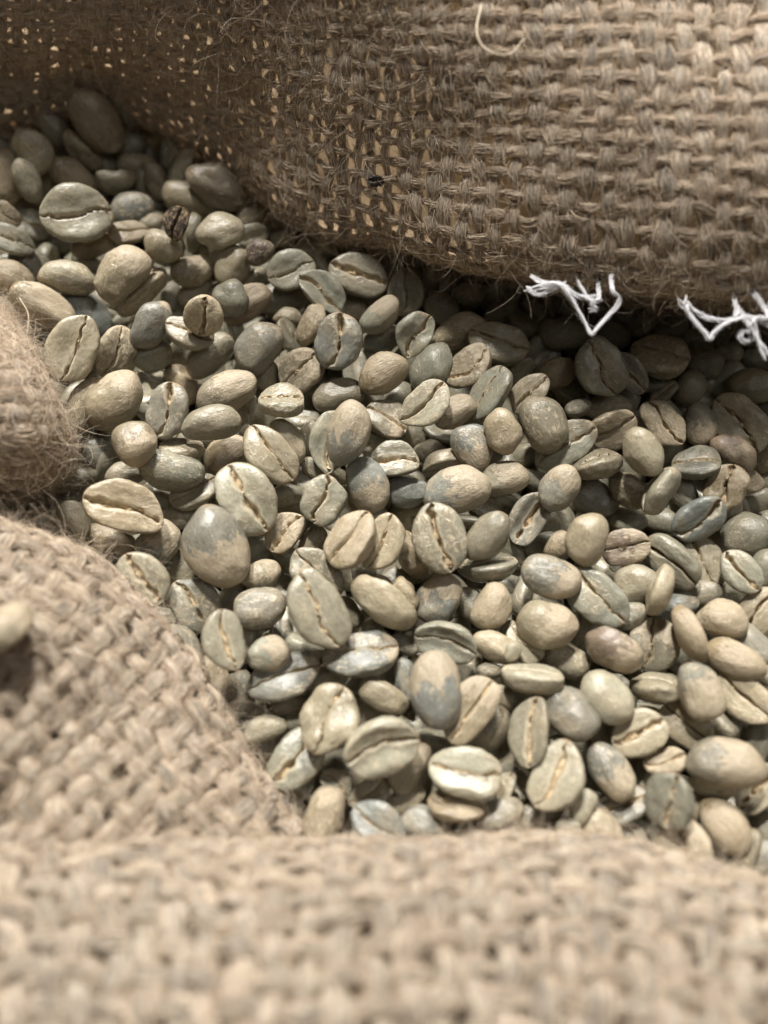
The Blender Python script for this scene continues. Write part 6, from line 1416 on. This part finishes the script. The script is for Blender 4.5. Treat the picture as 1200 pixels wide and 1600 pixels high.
def mesh_from(name, v, f, mat, smooth=True):
    me = bpy.data.meshes.new(name)
    v = np.asarray(v, dtype=np.float32)
    f = np.asarray(f, dtype=np.int32)
    me.vertices.add(len(v))
    me.vertices.foreach_set("co", v.ravel())
    n = f.shape[1]
    me.loops.add(f.size)
    me.loops.foreach_set("vertex_index", f.ravel())
    me.polygons.add(len(f))
    me.polygons.foreach_set("loop_start", np.arange(0, f.size, n, dtype=np.int32))
    me.polygons.foreach_set("use_smooth", np.full(len(f), smooth, dtype=bool))
    me.update(calc_edges=True)
    me.validate()
    me.materials.append(mat)
    return me


def grid_faces(n, m, wrap=True):
    i = np.arange(n - 1)[:, None]
    j = np.arange(m if wrap else m - 1)[None, :]
    a = i * m + j
    b = i * m + (j + 1) % m
    return np.stack([a, b, b + m, a + m], -1).reshape(-1, 4)


def curves_obj(name, pts, radii, mat, parent=None):
    """pts: n x k x 3 strands, radii: n x k."""
    n, k = pts.shape[:2]
    cu = bpy.data.hair_curves.new(name)
    cu.add_curves([k] * n)
    cu.attributes['position'].data.foreach_set('vector', np.ascontiguousarray(pts, dtype=np.float32).ravel())
    r = cu.attributes.get('radius') or cu.attributes.new('radius', 'FLOAT', 'POINT')
    r.data.foreach_set('value', np.ascontiguousarray(radii, dtype=np.float32).ravel())
    cu.materials.append(mat)
    return link(bpy.data.objects.new(name, cu), parent)


def unit(a):
    return a / np.maximum(np.linalg.norm(a, axis=-1, keepdims=True), 1e-12)


# ------------------------------------------------------------ the sack


def catmull(P, t):
    """P: k x ... control points, t in [0, k-1]."""
    P = np.asarray(P, dtype=float)
    k = len(P)
    Q = np.concatenate([(2 * P[0] - P[1])[None], P, (2 * P[-1] - P[-2])[None]])
    t = np.clip(t, 0, k - 1 - 1e-9)
    i = np.floor(t).astype(int)
    f = (t - i).reshape((-1,) + (1,) * (P.ndim - 1))
    a, b, c, d = Q[i], Q[i + 1], Q[i + 2], Q[i + 3]
    return 0.5 * ((2 * b) + (-a + c) * f + (2 * a - 5 * b + 4 * c - d) * f ** 2 + (-a + 3 * b - 3 * c + d) * f ** 3)


class Cloth:
    def __init__(self, grid, seed):
        G = np.asarray(grid) * MM
        N = 160
        s = catmull(G, np.linspace(0, len(G) - 1, N))
        s = catmull(np.swapaxes(s, 0, 1), np.linspace(0, G.shape[1] - 1, N))
        s = np.swapaxes(s, 0, 1)                       # v rows x u columns
        rng = np.random.default_rng(seed)

        def rep(s, ax):                                # re-sample by mean arc length
            d = np.linalg.norm(np.diff(s, axis=ax), axis=2).mean(axis=1 - ax)
            c = np.concatenate([[0], np.cumsum(d)])
            t = np.interp(np.linspace(0, c[-1], N), c, np.arange(N))
            i = np.minimum(t.astype(int), N - 2)
            f = t - i
            if ax == 0:
                return s[i] * (1 - f)[:, None, None] + s[i + 1] * f[:, None, None], c[-1]
            return s[:, i] * (1 - f)[None, :, None] + s[:, i + 1] * f[None, :, None], c[-1]
        s, self.lv = rep(s, 0)
        s, self.lu = rep(s, 1)
        # soft rumples
        du = np.gradient(s, axis=1)
        dv = np.gradient(s, axis=0)
        nrm = unit(np.cross(du, dv))
        camv = np.array([0, 0, 0.112]) - s
        if (nrm * camv).sum(2).mean() < 0:
            nrm = -nrm
        bump = np.zeros((N, N))
        off = rng.uniform(0, 50, 3)
        for a in range(N):
            for b in range(N):
                q = s[a, b] * 55
                bump[a, b] = noise.noise(Vector((q[0] + off[0], q[1] + off[1], q[2] + off[2])))
        s = s + nrm * (bump * 0.0016)[..., None]
        du = np.gradient(s, axis=1)
        dv = np.gradient(s, axis=0)
        n2 = unit(np.cross(du, dv))
        n2 *= np.sign((n2 * nrm).sum(2, keepdims=True))
        self.s, self.n, self.N, self.rng = s, n2, N, rng

    def at(self, u, v):
        N = self.N
        x = np.clip(u, 0, 1) * (N - 1)
        y = np.clip(v, 0, 1) * (N - 1)
        i = np.minimum(x.astype(int), N - 2)
        j = np.minimum(y.astype(int), N - 2)
        fx = (x - i)[..., None]
        fy = (y - j)[..., None]

        def g(A):
            return (A[j, i] * (1 - fx) + A[j, i + 1] * fx) * (1 - fy) + (A[j + 1, i] * (1 - fx) + A[j + 1, i + 1] * fx) * fy
        return g(self.s), unit(g(self.n))


def smooth_noise(rng, n, scale):
    k = max(4, int(n / scale) + 3)
    c = rng.normal(0, 1, k)
    t = np.linspace(0, k - 1.001, n)
    i = t.astype(int)
    f = t - i
    f = f * f * (3 - 2 * f)
    return c[i] * (1 - f) + c[i + 1] * f


def weave(cloth, fold, pu, pv, amp, fuzz_per_mm, fly, hu, hv):
    rng = cloth.rng
    nu = max(3, int(round(cloth.lu / pu)))       # number of yarns that run along v
    nv = max(3, int(round(cloth.lv / pv)))
    SEG, RING = 0.00055, 9
    strands, rads = [], []
    for axis in (0, 1):
        cnt = nu if axis == 0 else nv
        length = cloth.lv if axis == 0 else cloth.lu
        other = nv if axis == 0 else nu
        half = (pu * hu if axis == 0 else pv * hv)
        n = int(length / SEG)
        tt = np.linspace(0.002, 0.998, n)
        for i in range(cnt):
            c0 = (i + 0.5) / cnt + rng.normal(0, 0.07) / cnt
            lat = c0 + 0.12 / cnt * smooth_noise(rng, n, 9) + 0.045 / cnt * smooth_noise(rng, n, 3)
            u, v = (lat, tt) if axis == 0 else (tt, lat)
            p, nr = cloth.at(u, v)
            ph = np.cos(np.pi * (tt * other - 0.5 + i + (1 if axis else 0)))
            a = amp * (1 + 0.18 * smooth_noise(rng, n, 8))
            p = p + nr * (ph * a)[:, None]
            tg = unit(np.gradient(p, axis=0))
            bi = unit(np.cross(tg, nr))
            nn = np.cross(bi, tg)
            slub = rng.uniform(0.84, 1.12) * np.clip(1 + 0.15 * smooth_noise(rng, n, 14) + 0.08 * smooth_noise(rng, n, 4), 0.6, 1.5)
            w = half * slub * (0.86 + 0.16 * ph)
            h = amp * 1.05 * slub * np.ones(n)
            ang = np.arange(RING) / RING * 2 * np.pi
            rr = 1 + 0.10 * np.stack([smooth_noise(rng, n, 5) for _ in range(RING)], 1)
            ring = p[:, None] + (bi[:, None] * (np.cos(ang)[None, :, None] * w[:, None, None]) + nn[:, None] * (np.sin(ang)[None, :, None] * h[:, None, None])) * rr[..., None]
            me = mesh_from("yarn", ring.reshape(-1, 3), grid_faces(n, RING), M_YARN)
            uvl = me.uv_layers.new(name="UVMap")
            li = np.empty(len(me.loops), dtype=np.int32)
            me.loops.foreach_get("vertex_index", li)
            row, colm = li // RING, li % RING
            uvs = np.stack([row * SEG * 1000 + i * 3.7, np.abs(colm / RING - 0.5) * 2 + i * 1.3], 1).astype(np.float32)
            uvl.data.foreach_set("uv", uvs.ravel())
            link(bpy.data.objects.new("yarn", me), fold)
            # fibres laid along the yarn
            k = int(length * 1000 * fuzz_per_mm)
            if k:
                K = 8
                ln = rng.uniform(0.0025, 0.0085, k)
                s0 = rng.uniform(0, length, k) - ln / 2
                ss = np.clip((s0[:, None] + ln[:, None] * np.linspace(0, 1, K)[None]) / length, 0, 1) * (n - 1)
                ii = np.minimum(ss.astype(int), n - 2)
                ff = (ss - ii)[..., None]
                P = p[ii] * (1 - ff) + p[ii + 1] * ff
                B, Nn, W_, H_ = bi[ii], nn[ii], w[ii], h[ii]
                th0 = rng.uniform(-0.15, 1.15, k) * np.pi
                tw = rng.normal(0.34, 0.45, k)[:, None] * (ln[:, None] * 1000) / 2.5
                th = th0[:, None] + tw * np.linspace(-.5, .5, K)[None]
                t5 = np.linspace(-1, 1, K)[None]
                lift = 1.02 + 0.14 * rng.random((k, 1)) ** 2 + (np.abs(rng.normal(0, 0.75, (k, 1))) * np.abs(t5) ** 2.5)
                P = P + B * (np.cos(th) * W_ * lift)[..., None] + Nn * (np.sin(th) * H_ * lift)[..., None]
                P = P + rng.normal(0, 0.00005, P.shape)
                strands.append(P)
                rads.append(rng.uniform(0.000022, 0.00006, (k, 1)) * (1 - 0.65 * np.abs(t5) ** 3))
    if strands:
        o = curves_obj("fuzz", np.concatenate(strands), np.concatenate(rads), M_FUZZ, fold)
        tag(o, kind="stuff")
    if fly:
        K = 12
        u, v = rng.random(fly), rng.random(fly)
        p, nr = cloth.at(u, v)
        p = p + nr * amp * rng.uniform(0.2, 1.6, (fly, 1))
        d = unit(rng.normal(0, 1, (fly, 3)) + nr * 0.55)
        curl = rng.normal(0, 1, (fly, 3))
        step = rng.uniform(0.00018, 0.00075, (fly, 1)) * rng.choice([0.7, 1.0, 1.6], (fly, 1), p=[.5, .38, .12])
        P = [p]
        for q in range(K - 1):
            d = unit(d + 0.13 * unit(np.cross(d, curl)) + rng.normal(0, 0.08, (fly, 3)) - nr * 0.07)
            p = p + d * step
            P.append(p)
        P = np.stack(P, 1)
        R_ = rng.uniform(0.000010, 0.000026, (fly, 1)) * np.linspace(1, 0.45, K)[None]
        o = curves_obj("loose_fuzz", P, R_, M_FUZZ, fold)
        tag(o, kind="stuff")


def backing(cloth, off, mat):
    n = 64
    u, v = np.meshgrid(np.linspace(0, 1, n), np.linspace(0, 1, n))
    p, nr = cloth.at(u, v)
    p = p - nr * off
    return mesh_from("cloth_fold", p.reshape(-1, 3), grid_faces(n, n, False), mat)


sack = bpy.data.objects.new("burlap_sack", None)
sack.empty_display_size = 0.02
sack.location = (0, 0.06, -0.016)
link(sack)
tag(sack, "coarse brown burlap sack, its mouth folded open around green coffee beans", "sack")


def unparented_local(o):
    """children keep world coordinates: undo the sack's own offset"""
    o.location = -Vector(sack.location)
    return o


FOLD = {
    'A': (2.70e-3, 2.35e-3, 0.00036, 6.0, 22000, M_GLOW_BACK, "dim upright fold of burlap behind the beans, light showing through its weave", .405, .235),
    'B': (3.1e-3, 2.7e-3, 0.00042, 8.0, 9000, M_SACK_SHADE, "rounded end of a rolled burlap fold covered in fuzz", .41, .40),
    'C': (3.15e-3, 2.85e-3, 0.00042, 4.5, 9000, M_SACK_SHADE, "pale slanting burlap fold with a single bean on it", .35, .30),
    'D': (3.7e-3, 2.9e-3, 0.00044, 3.0, 4000, M_SACK_SHADE, "blurred pale burlap fold nearest the viewer", .345, .30),
}
for key, (pu, pv, amp, fz, fly, bm_, lab, hu, hv) in FOLD.items():
    cl = Cloth(PANELS[key], ord(key))
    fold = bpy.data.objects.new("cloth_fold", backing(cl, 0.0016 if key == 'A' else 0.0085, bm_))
    link(fold, sack)
    unparented_local(fold)
    if key == 'A':                       # opaque dark cloth below the lip, put in to stop light leaking through
        fold.data.materials.append(M_SACK_SHADE)
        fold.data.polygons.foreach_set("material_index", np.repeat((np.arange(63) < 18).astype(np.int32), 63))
    tag(fold, lab)
    weave(cl, fold, pu, pv, amp, fz, fly, hu, hv)

# unseen bottom sheet added under the heap to stop light leaks, bowl-shaped
n = 40
X, Y = np.meshgrid(np.linspace(-0.17, 0.19, n), np.linspace(-0.07, 0.20, n))
Z = -0.026 + 0.9 * np.maximum(0, np.abs(X - 0.01) - 0.135) + 0.7 * np.maximum(0, Y - 0.165)
me = mesh_from("added_bottom_sheet", np.stack([X, Y, Z], -1).reshape(-1, 3), grid_faces(n, n, False), M_SACK_SHADE)
unparented_local(link(bpy.data.objects.new("added_bottom_sheet", me), sack))

# ------------------------------------------------------------ white stitching


def poly_resample(pts, n):
    P = catmull(np.asarray(pts) * MM, np.linspace(0, len(pts) - 1, 400))
    d = np.concatenate([[0], np.cumsum(np.linalg.norm(np.diff(P, axis=0), axis=1))])
    t = np.linspace(0, d[-1], n)
    return np.stack([np.interp(t, d, P[:, k]) for k in range(3)], 1), d[-1]


rng = np.random.default_rng(77)
for pts in THREADS:
    c, ln = poly_resample(pts, 160)
    tg = unit(np.gradient(c, axis=0))
    ref = np.array([0.3, 0.4, 0.85])
    b1 = unit(np.cross(tg, ref))
    b2 = np.cross(tg, b1)
    holder = bpy.data.objects.new("stitching_thread", None)
    holder.empty_display_size = 0.004
    link(holder, sack)
    unparented_local(holder)
    holder["label"] = "frayed white cotton stitching hanging from the burlap hem"
    fz, fr = [], []
    th = np.linspace(0, ln / 0.014 * 2 * np.pi, len(c)) + 0.8 * smooth_noise(rng, len(c), 25)
    open_ = 1 + 1.6 * np.clip((np.abs(np.linspace(-1, 1, len(c))) - 0.72) / 0.28, 0, 1)
    for ply in range(3):
        a = th + ply * 2 * np.pi / 3 + 0.5 * smooth_noise(rng, len(c), 30)
        R0 = 0.00017 * open_ * (1 + 0.35 * smooth_noise(rng, len(c), 22))
        cc = c + b1 * (np.cos(a) * R0)[:, None] + b2 * (np.sin(a) * R0)[:, None]
        RING = 8
        ang = np.arange(RING) / RING * 2 * np.pi
        rad = 0.000095 * (1 + 0.08 * smooth_noise(rng, len(c), 6))
        ring = cc[:, None] + (b1[:, None] * np.cos(ang)[None, :, None] + b2[:, None] * np.sin(ang)[None, :, None]) * rad[:, None, None]
        me = mesh_from("ply", ring.reshape(-1, 3), grid_faces(len(c), RING), M_COTTON)
        link(bpy.data.objects.new("ply", me), holder)
        k = 420
        K = 7
        i0 = rng.integers(0, len(c) - 14, k)
        ii = i0[:, None] + (np.arange(K) * 2)[None]
        aa = rng.uniform(0, 6.28, k)[:, None] + np.linspace(0, 1.2, K)[None]
        lift = rad[ii] * (1.02 + np.abs(rng.normal(0, 1.6, (k, 1))) * np.linspace(0, 1, K)[None] ** 2)
        fz.append(cc[ii] + b1[ii] * (np.cos(aa) * lift)[..., None] + b2[ii] * (np.sin(aa) * lift)[..., None])
        fr.append(np.full((k, K), 0.000011))
    tag(curves_obj("lint", np.concatenate(fz), np.concatenate(fr), M_WFUZZ, holder), kind="stuff")

# ------------------------------------------------------------ beans


def bean_shape(seed, nx=56, m=76, wide=1.0, deep=1.0, hollow=1.0, crumple=1.0):
    rng = np.random.default_rng(seed)
    x = -np.cos(np.pi * np.arange(nx) / (nx - 1))
    x[0], x[-1] = -0.9995, 0.9995
    q = np.arange(m) / m * 2 - 1
    th = np.pi * np.sign(q) * np.abs(q) ** 1.7
    ph = np.pi / 2 + th
    ex = rng.uniform(2.0, 2.35)
    r = (1 - np.abs(x) ** ex) ** 0.5
    cs, sn = np.cos(ph), np.sin(ph)
    top = sn > 0
    e = rng.uniform(0.42, 0.64)
    cy = np.where(top, np.sign(cs) * np.abs(cs) ** e, cs)
    zt = np.where(top, np.abs(sn) ** e, -np.abs(sn) ** 0.95)
    zf = rng.uniform(0.22, 0.34)
    taper = rng.uniform(-0.10, 0.10)
    Y = 0.5 * r[:, None] * cy[None] * (1 + taper * x[:, None])
    rz = r ** 0.85
    Z = np.where(zt > 0, zf * zt, (1 - zf) * zt)[None] * rz[:, None]
    X = 0.5 * x[:, None] * np.ones_like(Y)
    # centre cut
    A, fq, p0 = rng.uniform(0.03, 0.085), rng.uniform(2.0, 3.4), rng.uniform(0, 6.28)
    y0 = A * np.sin(fq * x + p0) + rng.uniform(-0.07, 0.07) + 0.016 * smooth_noise(rng, nx, 5)
    w = rng.uniform(0.017, 0.028) * wide * (1 + 0.5 * smooth_noise(rng, nx, 6))
    w = np.clip(w, 0.013, 0.16)
    tp = np.clip((1 - np.abs(x) ** 6), 0, 1)
    dy = (Y - y0[:, None])
    g = np.exp(-np.abs(dy / w[:, None]) ** 2.2) * tp[:, None] * top[None]
    lip = np.exp(-(dy / (3.6 * w[:, None])) ** 2) * tp[:, None] * top[None]
    dish = np.exp(-(dy / 0.30) ** 4) * ((1 - np.abs(x) ** 3)[:, None]) * top[None]
    depth = rng.uniform(0.26, 0.38) * deep
    Z = Z - depth * g - rng.uniform(0.04, 0.13) * np.exp(-np.abs(dy) / 0.11) * tp[:, None] * top[None] + 0.03 * lip - rng.uniform(-0.03, 0.10) * hollow * dish
    # one lobe prouder than the other
    Z = Z + rng.uniform(-0.07, 0.07) * np.tanh(dy / 0.08) * top[None] * r[:, None]
    # bends
    Z = Z + rng.uniform(-0.20, 0.14) * (x ** 2)[:, None]
    Y = Y + rng.uniform(-0.13, 0.13) * (x ** 2)[:, None]
    Z = Z + 0.22
    # a pressed facet or two where neighbours leaned on the bean while it dried
    for _ in range(rng.integers(1, 4)):
        d_ = unit(np.array([rng.normal(0, .7), rng.normal(0, 1), rng.normal(-.5, 1)]))
        P_ = np.stack([X, Y, Z * 0.9], -1)
        h_ = P_ @ d_
        lim = np.quantile(h_, rng.uniform(0.955, 0.99))
        ex_ = np.maximum(0, h_ - lim) * 0.75
        X, Y, Z = X - ex_ * d_[0], Y - ex_ * d_[1], Z - ex_ * d_[2] / 0.9
    # dents and lumps
    o = rng.uniform(0, 100, 3)
    lump = rng.uniform(0.06, 0.135) * crumple
    for i in range(nx):
        for j in range(m):
            px, py, pz = X[i, j], Y[i, j], Z[i, j]
            a = noise.noise(Vector((px * 2.6 + o[0], py * 2.6 + o[1], pz * 1.8 + o[2])))
            b = noise.noise(Vector((px * 8 + o[1], py * 8 + o[2], pz * 5 + o[0])))
            c_ = noise.noise(Vector((px * 17 + o[2], py * 17 + o[0], pz * 11 + o[1])))
            k = 1 + lump * a + 0.03 * b + 0.011 * crumple * c_
            Y[i, j] *= k
            Z[i, j] = pz * k
            X[i, j] *= 1 + 0.09 * a * abs(x[i])
    crease = np.exp(-(dy / (2.6 * w[:, None])) ** 2) * tp[:, None] * top[None]
    P = np.stack([X, Y, Z], -1)
    # chaff strip that follows the cut
    jx = np.argmin(np.abs(np.where(top[None], dy, 9)), axis=1)
    ids = [i for i in range(nx) if -0.86 < x[i] < 0.86]
    cv, cf = [], []
    zline = np.array([P[i, jx[i], 2] for i in range(nx)])
    q1, q2, q3 = (smooth_noise(rng, nx, 4) for _ in range(3))
    for n_, i in enumerate(ids):
        hw = w[i] * (0.95 + 0.30 * q1[i]) * (0.4 if n_ in (0, len(ids) - 1) else 1)
        zc = zline[i] + depth * np.clip(0.34 + 0.20 * q2[i], 0.1, 0.6)
        jj = 0.25 * w[i] * q3[i]
        yc = Y[i, jx[i]] - dy[i, jx[i]]
        for s_, zz in ((-1, .05), (-.3, -.03), (.35, .03), (1, .05)):
            cv.append((X[i, jx[i]], yc + s_ * hw + jj + rng.normal(0, .004), zc + zz + rng.normal(0, .012)))
    cf = grid_faces(len(ids), 4, False)
    return P, crease, np.array(cv), cf, grid_faces(nx, m)


def bean_meshes(seed, **kw):
    P, crease, cv, cf, faces = bean_shape(seed, **kw)
    nx, m = P.shape[:2]
    me = mesh_from("coffee_bean", P.reshape(-1, 3), faces[:, ::-1], M_BEAN)
    at = me.attributes.new("crease", 'FLOAT', 'POINT')
    at.data.foreach_set("value", crease.astype(np.float32).ravel())
    ch = mesh_from("silverskin", cv, cf, M_CHAFF)
    return me, ch


VAR = [bean_meshes(100 + i, wide=[1, .8, 1.5, 0.8, 1.1, 1.5, 1, 0.9, 1.8][i % 9], deep=[1, 1.1, 1.2, 1, 0.8, 1.2, 1, 1, 1.2][i % 9],
                   hollow=[1, 1, 1, 3.0, 1, 1, 2.0][i % 7], crumple=[1, 1, 1.6, 1, 2.1][i % 5]) for i in range(36)]
BURNT = bean_meshes(777, wide=2.2, deep=1.2)[0].copy()
BURNT.materials.clear()
BURNT.materials.append(M_BURNT)

# colours of the beans (green-grey seed, tan seed coat; d, D darkened for shade); last value: how much silverskin still covers it
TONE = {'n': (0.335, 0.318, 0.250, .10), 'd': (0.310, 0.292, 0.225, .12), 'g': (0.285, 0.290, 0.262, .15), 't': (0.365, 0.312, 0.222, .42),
        'T': (0.355, 0.290, 0.185, .80), 'D': (0.300, 0.255, 0.190, .25), 'p': (0.440, 0.415, 0.325, .15), 'pp': (0.42, 0.395, 0.31, .55),
        'r': (0.345, 0.265, 0.205, .50), 'y': (0.580, 0.520, 0.380, .0), 'K': (0.09, 0.07, 0.05, 0), 'B': (0.110, 0.088, 0.080, .1),
        'gp': (0.285, 0.290, 0.262, .50), 'tp': (0.330, 0.308, 0.250, .62), 'np': (0.34, 0.322, 0.25, .50), 'Tp': (0.35, 0.30, 0.215, .58)}
BEAN_GROUP = "green coffee beans heaped in the burlap sack"
rnd = random.Random(11)


def place_bean(x, y, z, q, L, W, T, tone, face, label):
    k = rnd.randrange(len(VAR))
    me, ch = VAR[k]
    if tone == 'K':
        me = BURNT
    o = bpy.data.objects.new("coffee_bean", me)
    o.location = (x * MM, y * MM, z * MM)
    o.rotation_mode = 'QUATERNION'
    o.rotation_quaternion = q
    o.scale = (L * MM * 0.96, W * MM * 0.945, T * MM * 0.92)
    c = TONE[tone]
    j = rnd.uniform(0.80, 1.14)
    h = rnd.uniform(-0.08, 0.07)
    o.color = (0.715 * c[0] * j * (1 + h), 0.690 * c[1] * j, 0.640 * c[2] * j * (1 - h), min(1, max(0, c[3] + rnd.uniform(-.08, .08))))
    link(o)
    tag(o, label, "coffee bean", BEAN_GROUP)
    if tone == 'K':
        o.scale = o.scale * 0.86
    if face and tone != 'K':
        link(bpy.data.objects.new("silverskin", ch), o)
    return o


for ln in BEANS.strip().split('\n'):
    row, label = ln.split('|')
    f = row.split(',')
    x, y, z, qw, qx, qy, qz, L, W, T = map(float, f[:10])
    place_bean(x, y, z, (qw, qx, qy, qz), L, W, T, f[10], f[11] == '1', label)

fb = place_bean(FRONT_BEAN[0], FRONT_BEAN[1], FRONT_BEAN[2], (0.35, 0.86, 0.35, 0.1), 9.2, 6.8, 4.2, 't', False,
                "pale blurred bean lying alone on the slanting burlap fold")

# the rest of the heap: beans buried below, under the folds and beyond the frame, one joined object
vs, fs, cs, base = [], [], [], 0
LOW = []
for i in range(8):
    P, crease, cv, cf, faces = bean_shape(300 + i, nx=14, m=18)
    LOW.append((P.reshape(-1, 3), crease.ravel(), faces[:, ::-1]))
for k, ln in enumerate(FILL.strip().split('\n')):
    f = ln.split(',')
    x, y, z, qw, qx, qy, qz, L, W, T = map(float, f[:10])
    P, crease, faces = LOW[k % 8]
    R = np.array(Quaternion((qw, qx, qy, qz)).to_matrix())
    v = (P * np.array([L, W, T])) @ R.T + np.array([x, y, z])
    vs.append(v * MM)
    fs.append(faces + base)
    cs.append(crease)
    base += len(P)
frnd = np.random.default_rng(9)
for zc in (-9.5, -13.0, -17.0):
    for gx in np.arange(-120, 150, 7.4):
        for gy in np.arange(-40, 165, 7.4):
            P, crease, faces = LOW[frnd.integers(8)]
            q = frnd.normal(0, 1, 4)
            q /= np.linalg.norm(q)
            R = np.array(Quaternion(q).to_matrix())
            v = (P * np.array([frnd.uniform(8, 10), 6.8, 4.4])) @ R.T + np.array([gx, gy, zc]) + frnd.uniform(-1.8, 1.8, 3)
            if v[0, 1] > 165:
                continue
            vs.append(v * MM)
            fs.append(faces + base)
            cs.append(crease)
            base += len(P)
me = mesh_from("bean_heap", np.concatenate(vs), np.concatenate(fs), M_HEAP)
at = me.attributes.new("crease", 'FLOAT', 'POINT')
at.data.foreach_set("value", np.concatenate(cs).astype(np.float32))
heap = link(bpy.data.objects.new("bean_heap", me))
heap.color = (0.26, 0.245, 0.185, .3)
tag(heap, "buried green coffee beans filling the gaps beneath the top layer", "coffee beans", None, "stuff")

# ------------------------------------------------------------ loose fibres and specks
FIB = ["pale wavy jute fibre hanging over the large brown bean", "thick curled jute fibre looping on the upper burlap fold",
       "straight thin fibre slanting across the shaded burlap", "short level fibre sticking out of the burlap middle",
       "white bowed fibre lying on the burlap above the stitching", "fine pale hair standing on the cream bean",
       "pale fibre lying along the top edge of the burlap", "bent hair sticking out of the rounded left fold"]
for k, pts in enumerate(FIBRES):
    c, ln = poly_resample(pts, 60)
    tg = unit(np.gradient(c, axis=0))
    b1 = unit(np.cross(tg, np.array([0.2, 0.5, 0.8])))
    b2 = np.cross(tg, b1)
    R0 = [0.00008, 0.00013, 0.00006, 0.00006, 0.00009, 0.00006, 0.0001, 0.00007][k]
    ang = np.arange(6) / 6 * 2 * np.pi
    ring = c[:, None] + (b1[:, None] * np.cos(ang)[None, :, None] + b2[:, None] * np.sin(ang)[None, :, None]) * (R0 * np.linspace(1, .6, 60))[:, None, None]
    me = mesh_from("loose_fibre", ring.reshape(-1, 3), grid_faces(60, 6), plain_material("pale_fibre", (0.50, 0.40, 0.27), (0.70, 0.60, 0.46), 900.0, 0.5) if k == 0 else bpy.data.materials["pale_fibre"])
    tag(link(bpy.data.objects.new("loose_fibre", me)), FIB[k], "fibre", "loose jute fibres")
SPK = ["black crumb caught in the middle of the shaded burlap", "small dark sliver caught in the paler burlap",
       "dark bent husk near the top of the burlap", "tiny dark fleck at the bright upper corner of the burlap"]
for k, p in enumerate(SPECKS):
    P, crease, faces = LOW[k]
    sc = [(2.4, 1.7, 1.5), (2.0, 0.9, 0.8), (2.2, 0.8, 0.7), (1.4, 1.0, .8)][k]
    rng = np.random.default_rng(k)
    v = P * np.array(sc) * (1 + 0.12 * rng.normal(0, 1, (len(P), 1)))
    o = link(bpy.data.objects.new("dirt_speck", mesh_from("dirt_speck", v * MM, faces, M_SPECK)))
    o.location = Vector(p) * MM
    o.rotation_euler = (0.8, 0.2, [0.1, -0.6, 2.0, 0.4][k])
    tag(o, SPK[k], "dirt speck", "dark specks in the burlap")
